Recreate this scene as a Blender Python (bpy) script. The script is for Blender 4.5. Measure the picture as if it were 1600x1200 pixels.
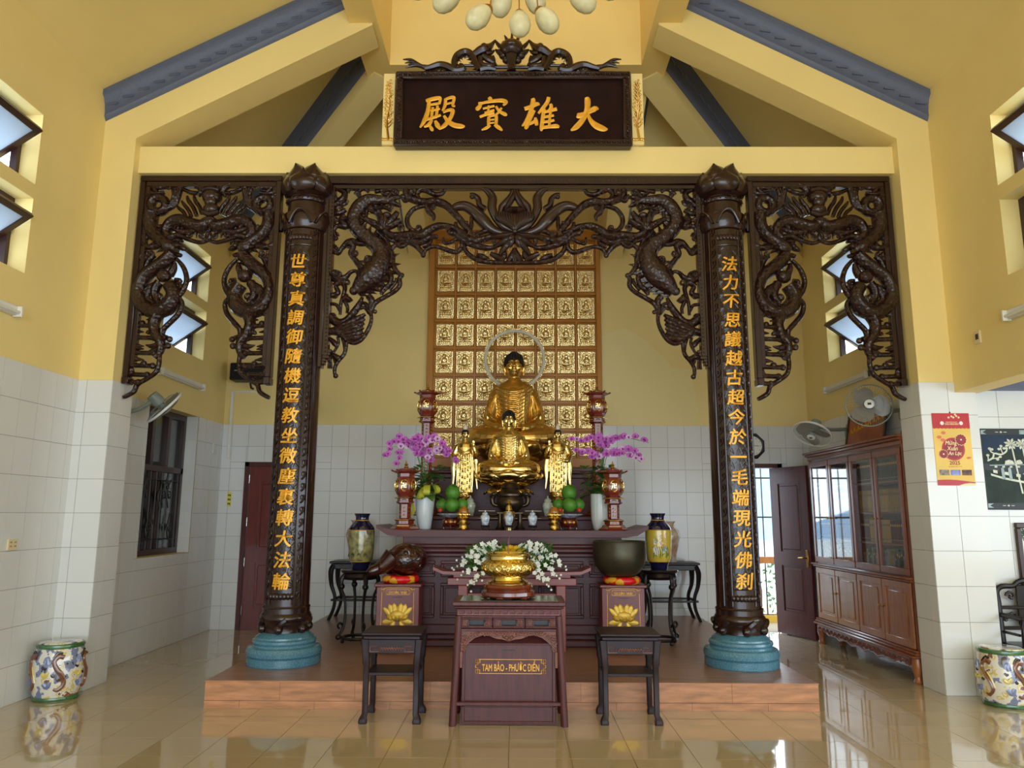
import bpy, bmesh, math, random
from mathutils import Vector, Matrix
random.seed(7)
for _o in list(bpy.data.objects): bpy.data.objects.remove(_o)
SC = bpy.context.scene
COL = SC.collection
# ------------------------------------------------------------------ camera
FPX = 1170.0
CAM = Vector((0.03, 0.0, 1.58)); YAW, PITCH, ROLL = .0071, math.radians(9.87), .0039
FW = Vector((-math.sin(YAW)*math.cos(PITCH), math.cos(YAW)*math.cos(PITCH), math.sin(PITCH)))
_r = Vector((math.cos(YAW), math.sin(YAW), 0)); _u = _r.cross(FW)
RT = _r*math.cos(ROLL)+_u*math.sin(ROLL); UP = -_r*math.sin(ROLL)+_u*math.cos(ROLL)
cd = bpy.data.cameras.new('camera'); co = bpy.data.objects.new('camera', cd); COL.objects.link(co)
cd.sensor_width = 36; cd.lens = FPX/1600*36; cd.clip_start = .05; cd.clip_end = 300
co.matrix_world = Matrix(((RT.x, UP.x, -FW.x, CAM.x), (RT.y, UP.y, -FW.y, CAM.y), (RT.z, UP.z, -FW.z, CAM.z), (0, 0, 0, 1)))
SC.camera = co
def P(px, py, Y=None, Z=None, X=None):
    """photo pixel -> point on the plane it is known to lie on"""
    d = FW+RT*((px-800)/FPX)-UP*((py-600)/FPX)
    if Y is not None: t = (Y-CAM.y)/d.y
    elif Z is not None: t = (Z-CAM.z)/d.z
    else: t = (X-CAM.x)/d.x
    return CAM+d*t
def mpp(Y, z=1.58):  # metres per photo pixel at a depth
    return (Y*math.cos(PITCH)+(z-CAM.z)*math.sin(PITCH))/FPX
# ------------------------------------------------------------------ world and daylight
w = bpy.data.worlds.new('overcast'); SC.world = w; w.use_nodes = True
bg = w.node_tree.nodes['Background']; bg.inputs[0].default_value = (.74, .87, 1.0, 1); bg.inputs[1].default_value = 4.0
def portal(name, loc, rot, sx, sy):
    l = bpy.data.lights.new(name, 'AREA'); l.shape = 'RECTANGLE'; l.size = sx; l.size_y = sy
    o = bpy.data.objects.new(name, l); COL.objects.link(o); o.location = loc; o.rotation_euler = rot
    l.cycles.is_portal = True
    return o
portal('daylight_entrance', (0, -7.1, 2.5), (math.pi/2, 0, 0), 8.0, 5.0)
portal('daylight_aisle', (7.0, 0.0, 1.75), (0, math.pi/2, 0), 1.5, 12.0)
portal('daylight_lantern', (0, 4.25, 8.25), (math.pi/2, 0, 0), 2.2, 1.1)
portal('daylight_back_door', (3.3, 10.85, 1.15), (-math.pi/2, 0, 0), .9, 2.2)
SC.view_settings.view_transform = 'Standard'; SC.view_settings.look = 'None'
SC.view_settings.gamma = 1.0; SC.view_settings.use_curve_mapping = False
SC.view_settings.exposure = 0.58
# ------------------------------------------------------------------ materials
def lin(h):
    h = h.lstrip('#'); c = [int(h[i:i+2], 16)/255 for i in (0, 2, 4)]
    return tuple((x/12.92 if x <= .04045 else ((x+.055)/1.055)**2.4) for x in c)
def mat(name, col, rough=.5, metal=0., var=.0, vscale=6., bump=0., bscale=40., btype='NOISE', spec=.5, coat=0., grain=None, rnd=0., emit=0., col2=None, trans=0.):
    m = bpy.data.materials.new(name); m.use_nodes = True; nt = m.node_tree; N = nt.nodes; L = nt.links
    b = N['Principled BSDF']; c = lin(col) if isinstance(col, str) else col
    b.inputs['Base Color'].default_value = (*c, 1); b.inputs['Roughness'].default_value = rough
    b.inputs['Metallic'].default_value = metal; b.inputs['Specular IOR Level'].default_value = spec
    if coat: b.inputs['Coat Weight'].default_value = coat; b.inputs['Coat Roughness'].default_value = .08
    if trans: b.inputs['Transmission Weight'].default_value = trans
    tc = N.new('ShaderNodeTexCoord'); cur = None
    if var or col2:
        n = N.new('ShaderNodeTexNoise'); n.inputs['Scale'].default_value = vscale; n.inputs['Detail'].default_value = 5
        mp = N.new('ShaderNodeMapping'); L.new(tc.outputs['Object'], mp.inputs[0])
        if grain: mp.inputs['Scale'].default_value = grain
        L.new(mp.outputs[0], n.inputs['Vector'])
        rp = N.new('ShaderNodeValToRGB'); rp.color_ramp.elements[0].position = .3; rp.color_ramp.elements[1].position = .7
        c2 = lin(col2) if isinstance(col2, str) else col2
        if c2: rp.color_ramp.elements[0].color = (*c, 1); rp.color_ramp.elements[1].color = (*c2, 1)
        else:
            rp.color_ramp.elements[0].color = (*[x*(1-var) for x in c], 1); rp.color_ramp.elements[1].color = (*[min(1, x*(1+var)) for x in c], 1)
        L.new(n.outputs[0], rp.inputs[0]); cur = rp.outputs[0]
    if rnd:
        oi = N.new('ShaderNodeObjectInfo'); hs = N.new('ShaderNodeHueSaturation'); mr = N.new('ShaderNodeMapRange')
        mr.inputs[3].default_value = 1-rnd; mr.inputs[4].default_value = 1+rnd
        L.new(oi.outputs['Random'], mr.inputs[0]); L.new(mr.outputs[0], hs.inputs['Value'])
        if cur: L.new(cur, hs.inputs['Color'])
        else: hs.inputs['Color'].default_value = (*c, 1)
        cur = hs.outputs[0]
    if cur: L.new(cur, b.inputs['Base Color'])
    if bump:
        if btype == 'VORONOI':
            t = N.new('ShaderNodeTexVoronoi'); t.inputs['Scale'].default_value = bscale; so = t.outputs['Distance']
        elif btype == 'WAVE':
            t = N.new('ShaderNodeTexWave'); t.inputs['Scale'].default_value = bscale; t.inputs['Distortion'].default_value = 6; so = t.outputs[1]
        else:
            t = N.new('ShaderNodeTexNoise'); t.inputs['Scale'].default_value = bscale; t.inputs['Detail'].default_value = 4; so = t.outputs[0]
        L.new(tc.outputs['Object'], t.inputs['Vector'])
        bp = N.new('ShaderNodeBump'); bp.inputs['Strength'].default_value = bump; bp.inputs['Distance'].default_value = .01
        L.new(so, bp.inputs['Height']); L.new(bp.outputs[0], b.inputs['Normal'])
    if emit: b.inputs['Emission Color'].default_value = (*c, 1); b.inputs['Emission Strength'].default_value = emit
    return m
M = {}
M['yellow'] = mat('yellow wall paint', '#F2DA93', .55, var=.05, vscale=.9, spec=.3)
M['orange'] = mat('orange yellow lantern paint', '#F4D482', .55, var=.04, vscale=.9, spec=.3)
M['tile'] = mat('cream glazed wall tile', '#DFE0DE', .16, rnd=.018, var=.02, vscale=2)
M['grout'] = mat('grey grout', '#8F8B82', .8)
M['ftile'] = mat('polished beige floor tile', '#C4B08C', .03, rnd=.03, var=.05, vscale=3, spec=.6, coat=.6)
M['fgrout'] = mat('brown floor grout', '#8E7C60', .7)
M['cornice'] = mat('slate blue moulded cornice', '#596178', .5, bump=.5, bscale=26, btype='NOISE')
M['lacquer'] = mat('dark brown lacquered carving', '#2B1611', .26, bump=1., bscale=30, btype='VORONOI', coat=.25, var=.35, vscale=14, spec=.4)
M['lacq_smooth'] = mat('dark brown lacquer', '#2B1611', .24, coat=.3, var=.25, vscale=9, spec=.4)
M['plaque'] = mat('plaque black brown board', '#220E08', .55, var=.3, vscale=8, spec=.12)
M['goldpaint'] = mat('gold lettering paint', '#E9A92B', .38, metal=.25, var=.12, vscale=20)
M['gold'] = mat('gilded metal', '#F0D48A', .2, metal=1., var=.12, vscale=12)
M['gold2'] = mat('satin gold robe', '#DDB25E', .27, metal=.95, var=.12, vscale=9)
M['goldrel'] = mat('bright gold relief', '#F5DDA0', .2, metal=1., bump=.45, bscale=75, btype='VORONOI')
M['ochre'] = mat('ochre lacquered panel', '#BC7C22', .35, var=.08, vscale=4)
M['hairblack'] = mat('black curled hair', '#15120F', .4, bump=.8, bscale=90, btype='VORONOI')
M['altar'] = mat('plum brown altar wood', '#572E30', .4, var=.22, vscale=5, grain=(1, 1, 8), spec=.35)
M['mahog'] = mat('red mahogany', '#6E2E26', .32, var=.2, vscale=6, grain=(6, 6, .8), coat=.25)
M['redwood'] = mat('reddish rosewood', '#8A4A44', .35, var=.15, vscale=6, grain=(1, 1, 7))
M['rosewood'] = mat('dark rosewood', '#552B2A', .36, var=.25, vscale=6, grain=(7, 7, .8), spec=.35)
M['carvewood'] = mat('carved rosewood', '#7A4A3E', .4, var=.25, vscale=14, bump=.5, bscale=70)
M['black'] = mat('ebony black wood', '#1C1313', .34, var=.25, vscale=8, spec=.35)
M['stoolwood'] = mat('dark ebony brown wood', '#2A1C20', .42, var=.25, vscale=7, spec=.3)
M['cab'] = mat('warm brown cabinet wood', '#9C6038', .33, var=.22, vscale=5, grain=(6, 6, .6), coat=.25)
M['cabdark'] = mat('cabinet frame wood', '#7E4326', .3, var=.2, vscale=5, grain=(5, 5, .7), coat=.3)
M['plank'] = mat('laminate riser plank', '#B98460', .35, var=.28, vscale=3.2, grain=(1.4, 9, 9), rnd=.08)
M['deck'] = mat('laminate deck', '#967059', .3, var=.25, vscale=3, grain=(1.2, 9, 9))
M['stone'] = mat('teal granite', '#3D7089', .22, col2='#5D90A6', vscale=90, coat=.3)
M['frame'] = mat('dark window frame', '#3B2420', .35)
M['white'] = mat('white plastic', '#E9E7DF', .4)
M['grey'] = mat('grey fan plastic', '#8E968F', .4)
M['fangrey'] = mat('fan blade smoke plastic', '#8B8478', .35)
M['iron'] = mat('black wrought iron', '#1B1917', .45)
M['brass'] = mat('brass hardware', '#B99554', .3, metal=1.)
M['chrome'] = mat('steel', '#C8C8C8', .2, metal=1.)
def glass_mat(name, tint=(1, 1, 1), alpha=.15, rough=.03):
    m = bpy.data.materials.new(name); m.use_nodes = True; nt = m.node_tree; N = nt.nodes; L = nt.links
    for n in list(N): N.remove(n)
    o = N.new('ShaderNodeOutputMaterial'); mx = N.new('ShaderNodeMixShader'); t = N.new('ShaderNodeBsdfTransparent'); g = N.new('ShaderNodeBsdfGlossy')
    t.inputs[0].default_value = (*tint, 1); g.inputs['Roughness'].default_value = rough; f = N.new('ShaderNodeLayerWeight'); f.inputs[0].default_value = .5
    p5 = N.new('ShaderNodeMath'); p5.operation = 'POWER'; p5.inputs[1].default_value = 4.0; L.new(f.outputs['Facing'], p5.inputs[0])
    a = N.new('ShaderNodeMath'); a.operation = 'ADD'; a.inputs[1].default_value = alpha
    L.new(p5.outputs[0], a.inputs[0]); L.new(a.outputs[0], mx.inputs[0]); L.new(t.outputs[0], mx.inputs[1]); L.new(g.outputs[0], mx.inputs[2]); L.new(mx.outputs[0], o.inputs[0])
    return m
M['glass'] = glass_mat('clear glass', (.93, .95, .95), .03)
def frost():
    m = bpy.data.materials.new('frosted glass'); m.use_nodes = True; nt = m.node_tree; N = nt.nodes; L = nt.links
    b = N['Principled BSDF']; b.inputs['Base Color'].default_value = (.4, .45, .5, 1); b.inputs['Roughness'].default_value = .25
    t = N.new('ShaderNodeBsdfTranslucent'); t.inputs[0].default_value = (.62, .68, .75, 1); mx = N.new('ShaderNodeMixShader'); mx.inputs[0].default_value = .6
    L.new(b.outputs[0], mx.inputs[1]); L.new(t.outputs[0], mx.inputs[2]); L.new(mx.outputs[0], N['Material Output'].inputs[0])
    return m
M['frost'] = frost()
# ------------------------------------------------------------------ mesh builder
def crom(pts, n=6):
    """Catmull-Rom through tuples of any length"""
    if len(pts) < 3: return [tuple(p) for p in pts]
    out = []
    for i in range(len(pts)-1):
        p0 = pts[max(i-1, 0)]; p1 = pts[i]; p2 = pts[i+1]; p3 = pts[min(i+2, len(pts)-1)]
        for k in range(n):
            t = k/n
            out.append(tuple(.5*((2*b)+(-a+c)*t+(2*a-5*b+4*c-d)*t*t+(-a+3*b-3*c+d)*t**3) for a, b, c, d in zip(p0, p1, p2, p3)))
    out.append(tuple(pts[-1])); return out
def nov(rs):
    """four frame members: rails keep their length, stiles are cut to fit between them"""
    a, c = rs[0], rs[1]; out = [a, c]
    for r in rs[2:]:
        r = list(r)
        if abs(r[2]-a[2]) < 1e-6 and r[0] >= a[0]-1e-6 and r[1] <= a[1]+1e-6: r[2] = a[3]
        if abs(r[3]-c[3]) < 1e-6 and r[0] >= c[0]-1e-6 and r[1] <= c[1]+1e-6: r[3] = c[2]
        out.append(tuple(r))
    return out
class MB:
    def __init__(s): s.v = []; s.f = []; s.m = Matrix.Identity(4)
    def add(s, vs, fs):
        o = len(s.v); s.v += [tuple(s.m @ Vector(v)) for v in vs]; s.f += [tuple(i+o for i in f) for f in fs]; return s
    def box(s, x0, x1, y0, y1, z0, z1):
        return s.hexa([(x0, y0, z0), (x1, y0, z0), (x1, y1, z0), (x0, y1, z0)], [(x0, y0, z1), (x1, y0, z1), (x1, y1, z1), (x0, y1, z1)])
    def hexa(s, b, t):
        return s.add(list(b)+list(t), [(3, 2, 1, 0), (4, 5, 6, 7), (0, 1, 5, 4), (1, 2, 6, 5), (2, 3, 7, 6), (3, 0, 4, 7)])
    def bbox(s, x0, x1, y0, y1, z0, z1, b=.006):
        """chamfered box"""
        b = min(b, (x1-x0)/2.2, (y1-y0)/2.2, (z1-z0)/2.2)
        def ring(z, i): return [(x0+i, y0+b, z), (x0+b, y0+i, z), (x1-b, y0+i, z), (x1-i, y0+b, z), (x1-i, y1-b, z), (x1-b, y1-i, z), (x0+b, y1-i, z), (x0+i, y1-b, z)]
        rs = [[(x0+b, y0+b, z0), (x0+b, y0+b, z0), (x1-b, y0+b, z0), (x1-b, y0+b, z0), (x1-b, y1-b, z0), (x1-b, y1-b, z0), (x0+b, y1-b, z0), (x0+b, y1-b, z0)],
              ring(z0+b, 0), ring(z1-b, 0),
              [(x0+b, y0+b, z1), (x0+b, y0+b, z1), (x1-b, y0+b, z1), (x1-b, y0+b, z1), (x1-b, y1-b, z1), (x1-b, y1-b, z1), (x0+b, y1-b, z1), (x0+b, y1-b, z1)]]
        return s.loft(rs)
    def loft(s, rings, caps=True, closed=True):
        n = len(rings[0]); vs = [p for r in rings for p in r]; fs = []
        for i in range(len(rings)-1):
            for k in range(n if closed else n-1):
                a = i*n+k; b = i*n+(k+1) % n; fs.append((a, b, b+n, a+n))
        if caps and closed: fs.append(tuple(range(n))[::-1]); fs.append(tuple((len(rings)-1)*n+k for k in range(n)))
        return s.add(vs, fs)
    def lathe(s, prof, c=(0, 0, 0), n=20, sx=1., sy=1., rot=0., fac=None):
        rings = []
        for r, z in prof:
            rings.append([(c[0]+sx*max(r, .0004)*(fac(2*math.pi*k/n) if fac else 1)*math.cos(2*math.pi*k/n+rot), c[1]+sy*max(r, .0004)*(fac(2*math.pi*k/n) if fac else 1)*math.sin(2*math.pi*k/n+rot), c[2]+z) for k in range(n)])
        return s.loft(rings)
    def tube(s, pts, r=None, n=8, sm=4, flat=1., up=None, tip=False):
        """tube through 3D points (x,y,z[,r]); flat scales the cross-section along 'up'"""
        pts = [tuple(p) if len(p) == 4 else (*p, r) for p in pts]
        q = crom(pts, sm) if sm > 1 else pts
        rings = []; prev = None
        for i, p in enumerate(q):
            a = Vector(q[max(i-1, 0)][:3]); b = Vector(q[min(i+1, len(q)-1)][:3]); t = b-a
            t = t.normalized() if t.length > 1e-9 else Vector((0, 0, 1))
            if up is not None:
                d = Vector(up); d = (d-t*d.dot(t)); d = d.normalized() if d.length > 1e-6 else t.orthogonal().normalized()
            else:
                d = (prev-t*prev.dot(t)) if prev is not None else t.orthogonal()
                d = d.normalized() if d.length > 1e-6 else t.orthogonal().normalized()
            prev = d; e = t.cross(d); c = Vector(p[:3]); rr = max(p[3], .0005)
            if tip and i == len(q)-1: rr = .0005
            rings.append([tuple(c+(d*math.cos(2*math.pi*k/n)*flat+e*math.sin(2*math.pi*k/n))*rr) for k in range(n)])
        return s.loft(rings)
    def prism(s, poly, y0, y1, ax='y'):
        """extrude a 2D polygon (x,z) from y0 to y1"""
        n = len(poly)
        if ax == 'y': A = [(p[0], y0, p[1]) for p in poly]; B = [(p[0], y1, p[1]) for p in poly]
        elif ax == 'x': A = [(y0, p[0], p[1]) for p in poly]; B = [(y1, p[0], p[1]) for p in poly]
        else: A = [(p[0], p[1], y0) for p in poly]; B = [(p[0], p[1], y1) for p in poly]
        return s.loft([A, B])
    def ball(s, c, rx, ry=None, rz=None, n=12, m=8):
        ry = ry or rx; rz = rz or rx; rings = []
        for j in range(m+1):
            a = -math.pi/2+math.pi*j/m; k = max(math.cos(a), .002)
            rings.append([(c[0]+rx*k*math.cos(2*math.pi*i/n), c[1]+ry*k*math.sin(2*math.pi*i/n), c[2]+rz*math.sin(a)) for i in range(n)])
        return s.loft(rings)
    def torus(s, c, R, r, n=32, m=8, ax='y', flat=1.):
        rings = []
        for i in range(n+1):
            a = 2*math.pi*i/n; ring = []
            for k in range(m):
                b = 2*math.pi*k/m; d = R+r*math.cos(b); e = r*flat*math.sin(b)
                if ax == 'y': ring.append((c[0]+d*math.cos(a), c[1]+e, c[2]+d*math.sin(a)))
                elif ax == 'x': ring.append((c[0]+e, c[1]+d*math.cos(a), c[2]+d*math.sin(a)))
                else: ring.append((c[0]+d*math.cos(a), c[1]+d*math.sin(a), c[2]+e))
            rings.append(ring)
        return s.loft(rings, caps=False)
    def merge(s, o): return s.add(o.v, o.f)
    def build(s, name, m, parent=None, smooth=True, base=None, angle=40):
        """link as ONE mesh object; vertices are world coordinates"""
        me = bpy.data.meshes.new(name)
        off = Vector((0, 0, 0))
        if parent is not None: off = ROOTLOC.get(parent.name, Vector((0, 0, 0)))
        elif base is not None: off = Vector(base)
        me.from_pydata([tuple(Vector(v)-off) for v in s.v], [], s.f); me.validate()
        bm = bmesh.new(); bm.from_mesh(me); bmesh.ops.recalc_face_normals(bm, faces=bm.faces)
        if smooth:
            for f in bm.faces: f.smooth = True
            ca = math.cos(math.radians(angle))
            for e in bm.edges:
                if len(e.link_faces) == 2 and e.link_faces[0].normal.dot(e.link_faces[1].normal) < ca: e.smooth = False
        bm.to_mesh(me); bm.free()
        mm = M[m] if isinstance(m, str) else m
        me.materials.append(mm)
        o = bpy.data.objects.new(name, me); COL.objects.link(o)
        if parent is not None: o.parent = parent; ROOTLOC[o.name] = off
        elif base is not None: o.location = off; ROOTLOC[o.name] = off
        return o
ROOTLOC = {}
def tag(o, label=None, cat=None, group=None, kind=None):
    if label: o['label'] = label
    if cat: o['category'] = cat
    if group: o['group'] = group
    if kind: o['kind'] = kind
    return o
def thing(name, label, cat, loc, group=None):
    o = bpy.data.objects.new(name, None); COL.objects.link(o); o.location = loc; o.empty_display_size = .1
    ROOTLOC[o.name] = Vector(loc)
    return tag(o, label, cat, group)
def struct(o, label=None): return tag(o, label, kind='structure')
def copy_tree(o, parent=None):
    c = o.copy(); COL.objects.link(c); c.parent = parent
    for ch in list(o.children): copy_tree(ch, c)
    return c
def dup(o, loc, label=None, group=None, rz=0., mirror=False):
    c = copy_tree(o); c.location = loc; c.rotation_euler.z = rz
    if mirror: c.scale.x = -1
    if label: c['label'] = label
    if group: c['group'] = group
    return c
def rot_about(c, ax, a): return Matrix.Translation(c) @ Matrix.Rotation(a, 4, ax) @ Matrix.Translation(-Vector(c))
_tc = {}
def text(body, size=1., extrude=.0, bold=0., shear=0.):
    """glyph outlines of the built-in font as (verts, faces), centred, lying in x/z"""
    key = (body, size, extrude, bold, shear)
    if key in _tc: return _tc[key]
    cu = bpy.data.curves.new('glyphs', 'FONT'); cu.body = body; cu.size = size; cu.extrude = extrude; cu.shear = shear; cu.resolution_u = 3
    ob = bpy.data.objects.new('glyphs', cu); COL.objects.link(ob)
    dg = bpy.context.evaluated_depsgraph_get(); me = bpy.data.meshes.new_from_object(ob.evaluated_get(dg))
    vs = [v.co.copy() for v in me.vertices]; fs = [tuple(p.vertices) for p in me.polygons]
    bpy.data.objects.remove(ob); bpy.data.meshes.remove(me); bpy.data.curves.remove(cu)
    if vs and bold:        # thicken by laying shifted copies on top of one another
        n0 = len(vs); v0 = list(vs); f0 = list(fs)
        for i_, (ax_, ay_) in enumerate(((1, 0), (-1, 0), (0, 1), (0, -1))):
            o_ = len(vs); vs += [Vector((v.x+ax_*bold, v.y+ay_*bold, v.z*(1+.06*(i_+1)))) for v in v0]; fs += [tuple(k_+o_ for k_ in f_) for f_ in f0]
    if vs:
        cx = (min(v.x for v in vs)+max(v.x for v in vs))/2; cy = (min(v.y for v in vs)+max(v.y for v in vs))/2
        vs = [(v.x-cx, -v.z, v.y-cy) for v in vs]
    _tc[key] = (vs, fs); return _tc[key]
# ================================================================== the setting
XW, YB, ZT, ZE, SL = 4.2, 10.7, 2.84, 5.84, .53    # side walls, back wall, tile top, eave, roof slope
XC, YC, ZC = 1.44, 7.82, 6.65                      # lantern (cupola) half width, back face, soffit
YP0, YP1, XP = 7.08, 7.46, 3.87                    # piers
def grid_cells(u0, u1, v0, v1, holes):
    us = sorted({u0, u1, *[min(max(h[k], u0), u1) for h in holes for k in (0, 1)]}); vs = sorted({v0, v1, *[min(max(h[k], v0), v1) for h in holes for k in (2, 3)]})
    for a, b in zip(us, us[1:]):
        for c, d in zip(vs, vs[1:]):
            if any(h[0] <= (a+b)/2 <= h[1] and h[2] <= (c+d)/2 <= h[3] for h in holes): continue
            yield a, b, c, d
_tilecache = {}
def tile_obj(parent, plane, pos, s, u0, u1, v0, v1, m, name='tile', th=.006):
    """one tile; plane 'x+','x-' faces along x, 'y-' faces the camera"""
    w_, h_ = round(u1-u0, 4), round(v1-v0, 4); key = (plane, w_, h_, m, th)
    if key not in _tilecache:
        b = MB(); e = .002
        if plane[0] == 'x': b.box(0, th*(1 if plane[1] == '+' else -1), e, w_-e, e, h_-e)
        elif plane == 'y-': b.box(e, w_-e, -th, 0, e, h_-e)
        else: b.box(e, w_-e, e, h_-e, -th, 0)
        o = b.build(name, m, None, smooth=False); _tilecache[key] = o.data
    else:
        o = bpy.data.objects.new(name, _tilecache[key]); COL.objects.link(o)
    o.location = (pos, u0, v0) if plane[0] == 'x' else ((u0, pos, v0) if plane == 'y-' else (u0, v0, pos))
    o.parent = parent; return o
ROWS = [ZT*i/9 for i in range(10)]
def tile_wall(parent, plane, pos, u0, u1, holes=(), step=.24, rows=ROWS, org=None):
    org = u0 if org is None else org
    k0 = math.floor((u0-org)/step+1e-6); us = [u0]+[org+step*k for k in range(k0+1, k0+200) if u0+.02 < org+step*k < u1-.02]+[u1]
    for a, b in zip(us, us[1:]):
        for c, d in zip(rows, rows[1:]):
            segs = [(a, b, c, d)]
            for h in holes:
                if h[0] < b-1e-4 and h[1] > a+1e-4 and h[2] < d-1e-4 and h[3] > c+1e-4:
                    segs = list(grid_cells(a, b, c, d, holes)); break
            for q in segs:
                if q[1]-q[0] > .02 and q[3]-q[2] > .02: tile_obj(parent, plane, pos, 1, *q, 'tile')
# floor ------------------------------------------------------------
fl = struct(MB().box(-8, 8, -7.2, 14, -.12, -.004).build('floor', 'fgrout', smooth=False), 'polished beige tiled floor')
FT = .41; nx = range(-11, 12)
rest = MB()
for i in range(-11, 11):
    for j in range(-28, 27):
        x0 = i*FT-.02; x1 = x0+FT; y0 = 6.5-FT*5+FT*j-FT*0; y1 = y0+FT
        x0c, x1c = max(x0, -XW), min(x1, XW+.25); y1c = min(y1, YB)
        if x1c-x0c < .02 or y1c-y0 < .02: continue
        under = (x0c > -2.5 and x1c < 2.5 and y0 > 6.6)
        if under: continue
        if y0 >= 4.0: tile_obj(fl, 'z', 0, 1, x0c, x1c, y0, y1c, 'ftile', th=.004)
        else: rest.box(x0c+.0015, x1c-.0015, y0+.0015, y1c-.0015, -.004, 0)
for i in range(11, 18):
    for j in range(-28, 2):
        x0 = i*FT-.02; y0 = 6.5-FT*5+FT*j
        rest.box(max(x0, XW+.25)+.0015, x0+FT-.0015, y0+.0015, y0+FT-.0015, -.004, 0)
for i in range(10, 13):
    for j in range(2, 7):
        x0 = i*FT-.02; y0 = 6.5-FT*5+FT*j
        if x0+FT > XW+.25: tile_obj(fl, 'z', 0, 1, max(x0, XW+.25), x0+FT, y0, min(y0+FT, 7.25), 'ftile', th=.004)
tag(rest.build('tile_field', 'ftile', fl, smooth=False), kind='stuff')
# side walls ---------------------------------------------------------
HI = [(4.95, 6.14, 4.41, 5.07), (4.95, 6.14, 3.6, 4.28), (8.66, 9.85, 4.41, 5.07), (8.66, 9.85, 3.6, 4.28), (1.2, 2.4, 4.41, 5.07), (1.2, 2.4, 3.6, 4.28)]
BIGW = (8.5, 9.85, 1.08, 2.84)
def wall_side(name, sgn, holes, z0, y0, y1, zt):
    b = MB()
    for a, c, d, e in grid_cells(y0, y1, z0, zt, holes): b.box(*sorted((sgn*XW, sgn*(XW+.24))), a, c, d, e)
    return b
wl = struct(wall_side('wall_left', -1, HI+[BIGW], 0, -7, YB+.2, ZE+.1).build('wall_left', 'yellow', smooth=False), 'yellow wall with cream tiles below, left of the altar')
b = wall_side('wall_right', 1, HI, ZT-.1, -7, YP0, ZE+.1).merge(wall_side('', 1, HI, ZT-.1, YP0, YP1, ZE+.1)).merge(wall_side('', 1, HI, 0, YP1, YB+.2, ZE+.1))
wr = struct(b.build('wall_right', 'yellow', smooth=False), 'yellow wall with cream tiles below, right of the altar')
# grout backing behind the tiles, and the tiles
MB().box(-XW-.001, -XW+.002, 3.2, YP0, 0, ZT).build('grout_bed', 'grout', wl, smooth=False)
b = MB()
for a, c, d, e in grid_cells(YP1, YB, 0, ZT, [BIGW]): b.box(-XW-.001, -XW+.002, a, c, d, e)
b.build('grout_bed', 'grout', wl, smooth=False)
MB().box(XW-.002, XW+.001, YP1, YB, 0, ZT).build('grout_bed', 'grout', wr, smooth=False)
MB().box(-XW-.001, -XW+.007, -7, 3.2, 0, ZT).build('tile_field', 'tile', wl, smooth=False)
tile_wall(wl, 'x+', -XW+.002, 3.2, YP0, org=.02)
tile_wall(wl, 'x+', -XW+.002, YP1, YB, [BIGW], org=.02)
tile_wall(wr, 'x-', XW-.002, YP1, YB, org=.02)
jr = [BIGW[2]]+ROWS[4:]      # tiled jambs of the big window
for z0, z1 in zip(jr, jr[1:]): tile_obj(wl, 'y-', BIGW[1]-.001, 1, -XW-.2, -XW, z0, z1, 'tile')
# back wall -----------------------------------------------------------
DL = (-3.84, -2.84, 0, 2.3); DR = (2.84, 3.78, 0, 2.3)
b = MB()
for a, c, d, e in grid_cells(-XW-.2, XW+.2, 0, ZE+.1, [DR, DL]): b.box(a, c, YB, YB+.2, d, e)
wb = struct(b.build('wall_back', 'yellow', smooth=False), 'yellow back wall with cream tiles below')
b = MB()
for a, c, d, e in grid_cells(-XW, XW, 0, ZT, [DR, DL]): b.box(a, c, YB-.002, YB+.001, d, e)
b.build('grout_bed', 'grout', wb, smooth=False)
tile_wall(wb, 'y-', YB-.002, -XW, -1.15, [DL, DR], org=.02); tile_wall(wb, 'y-', YB-.002, 1.15, XW, [DL, DR], org=.02)
M['patch'] = mat('fresh lighter yellow paint', '#F0DE9E', .55, spec=.3)
for pp in (((940, 525), (975, 512), (1003, 528), (1042, 562), (1050, 575), (1078, 578), (1092, 640), (1090, 664), (935, 663)), ((356, 600), (362, 598), (362, 655), (357, 658))):
    MB().prism([(P(*q, Y=YB).x, P(*q, Y=YB).z) for q in pp], YB-.0006, YB-.0001).build('repainted_patch', 'patch', wb, smooth=False)
# piers ---------------------------------------------------------------
for sg, nm in ((-1, 'wall_left_pier'), (1, 'wall_right_pier')):
    xo = XW if sg < 0 else XW+.2
    b = MB().box(*sorted((sg*XP, sg*xo)), YP0, YP1, 0, ZT).box(*sorted((sg*XP, sg*XW)), YP0, YP1, ZT, 5.2)
    o = struct(b.build(nm, 'yellow', smooth=False), 'yellow pier tiled in cream below, %s of the carved screens' % ('left' if sg < 0 else 'right'))
    MB().box(*sorted((sg*(XP-.002), sg*xo)), YP0-.002, YP1+.002, 0, ZT).build('grout_bed', 'grout', o, smooth=False)
    if sg > 0: MB().box(xo-.001, xo+.004, YP0, YP1, 0, ZT+.26).build('return_tiles', 'tile', o, smooth=False)
    u0, u1 = sorted((sg*XP, sg*xo)); n = 2; mid = (u0+u1)/2
    if sg > 0: tile_wall(o, 'y-', YP0-.002, u0-.008, u1, step=.27)
    else: tile_wall(o, 'y-', YP0-.002, u0, u1+.008, step=.24, org=u0-.15)
    tile_wall(o, 'x+' if sg < 0 else 'x-', sg*(XP-.002), YP0-.002, YP1, step=.25, org=YP0-.12)
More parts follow.
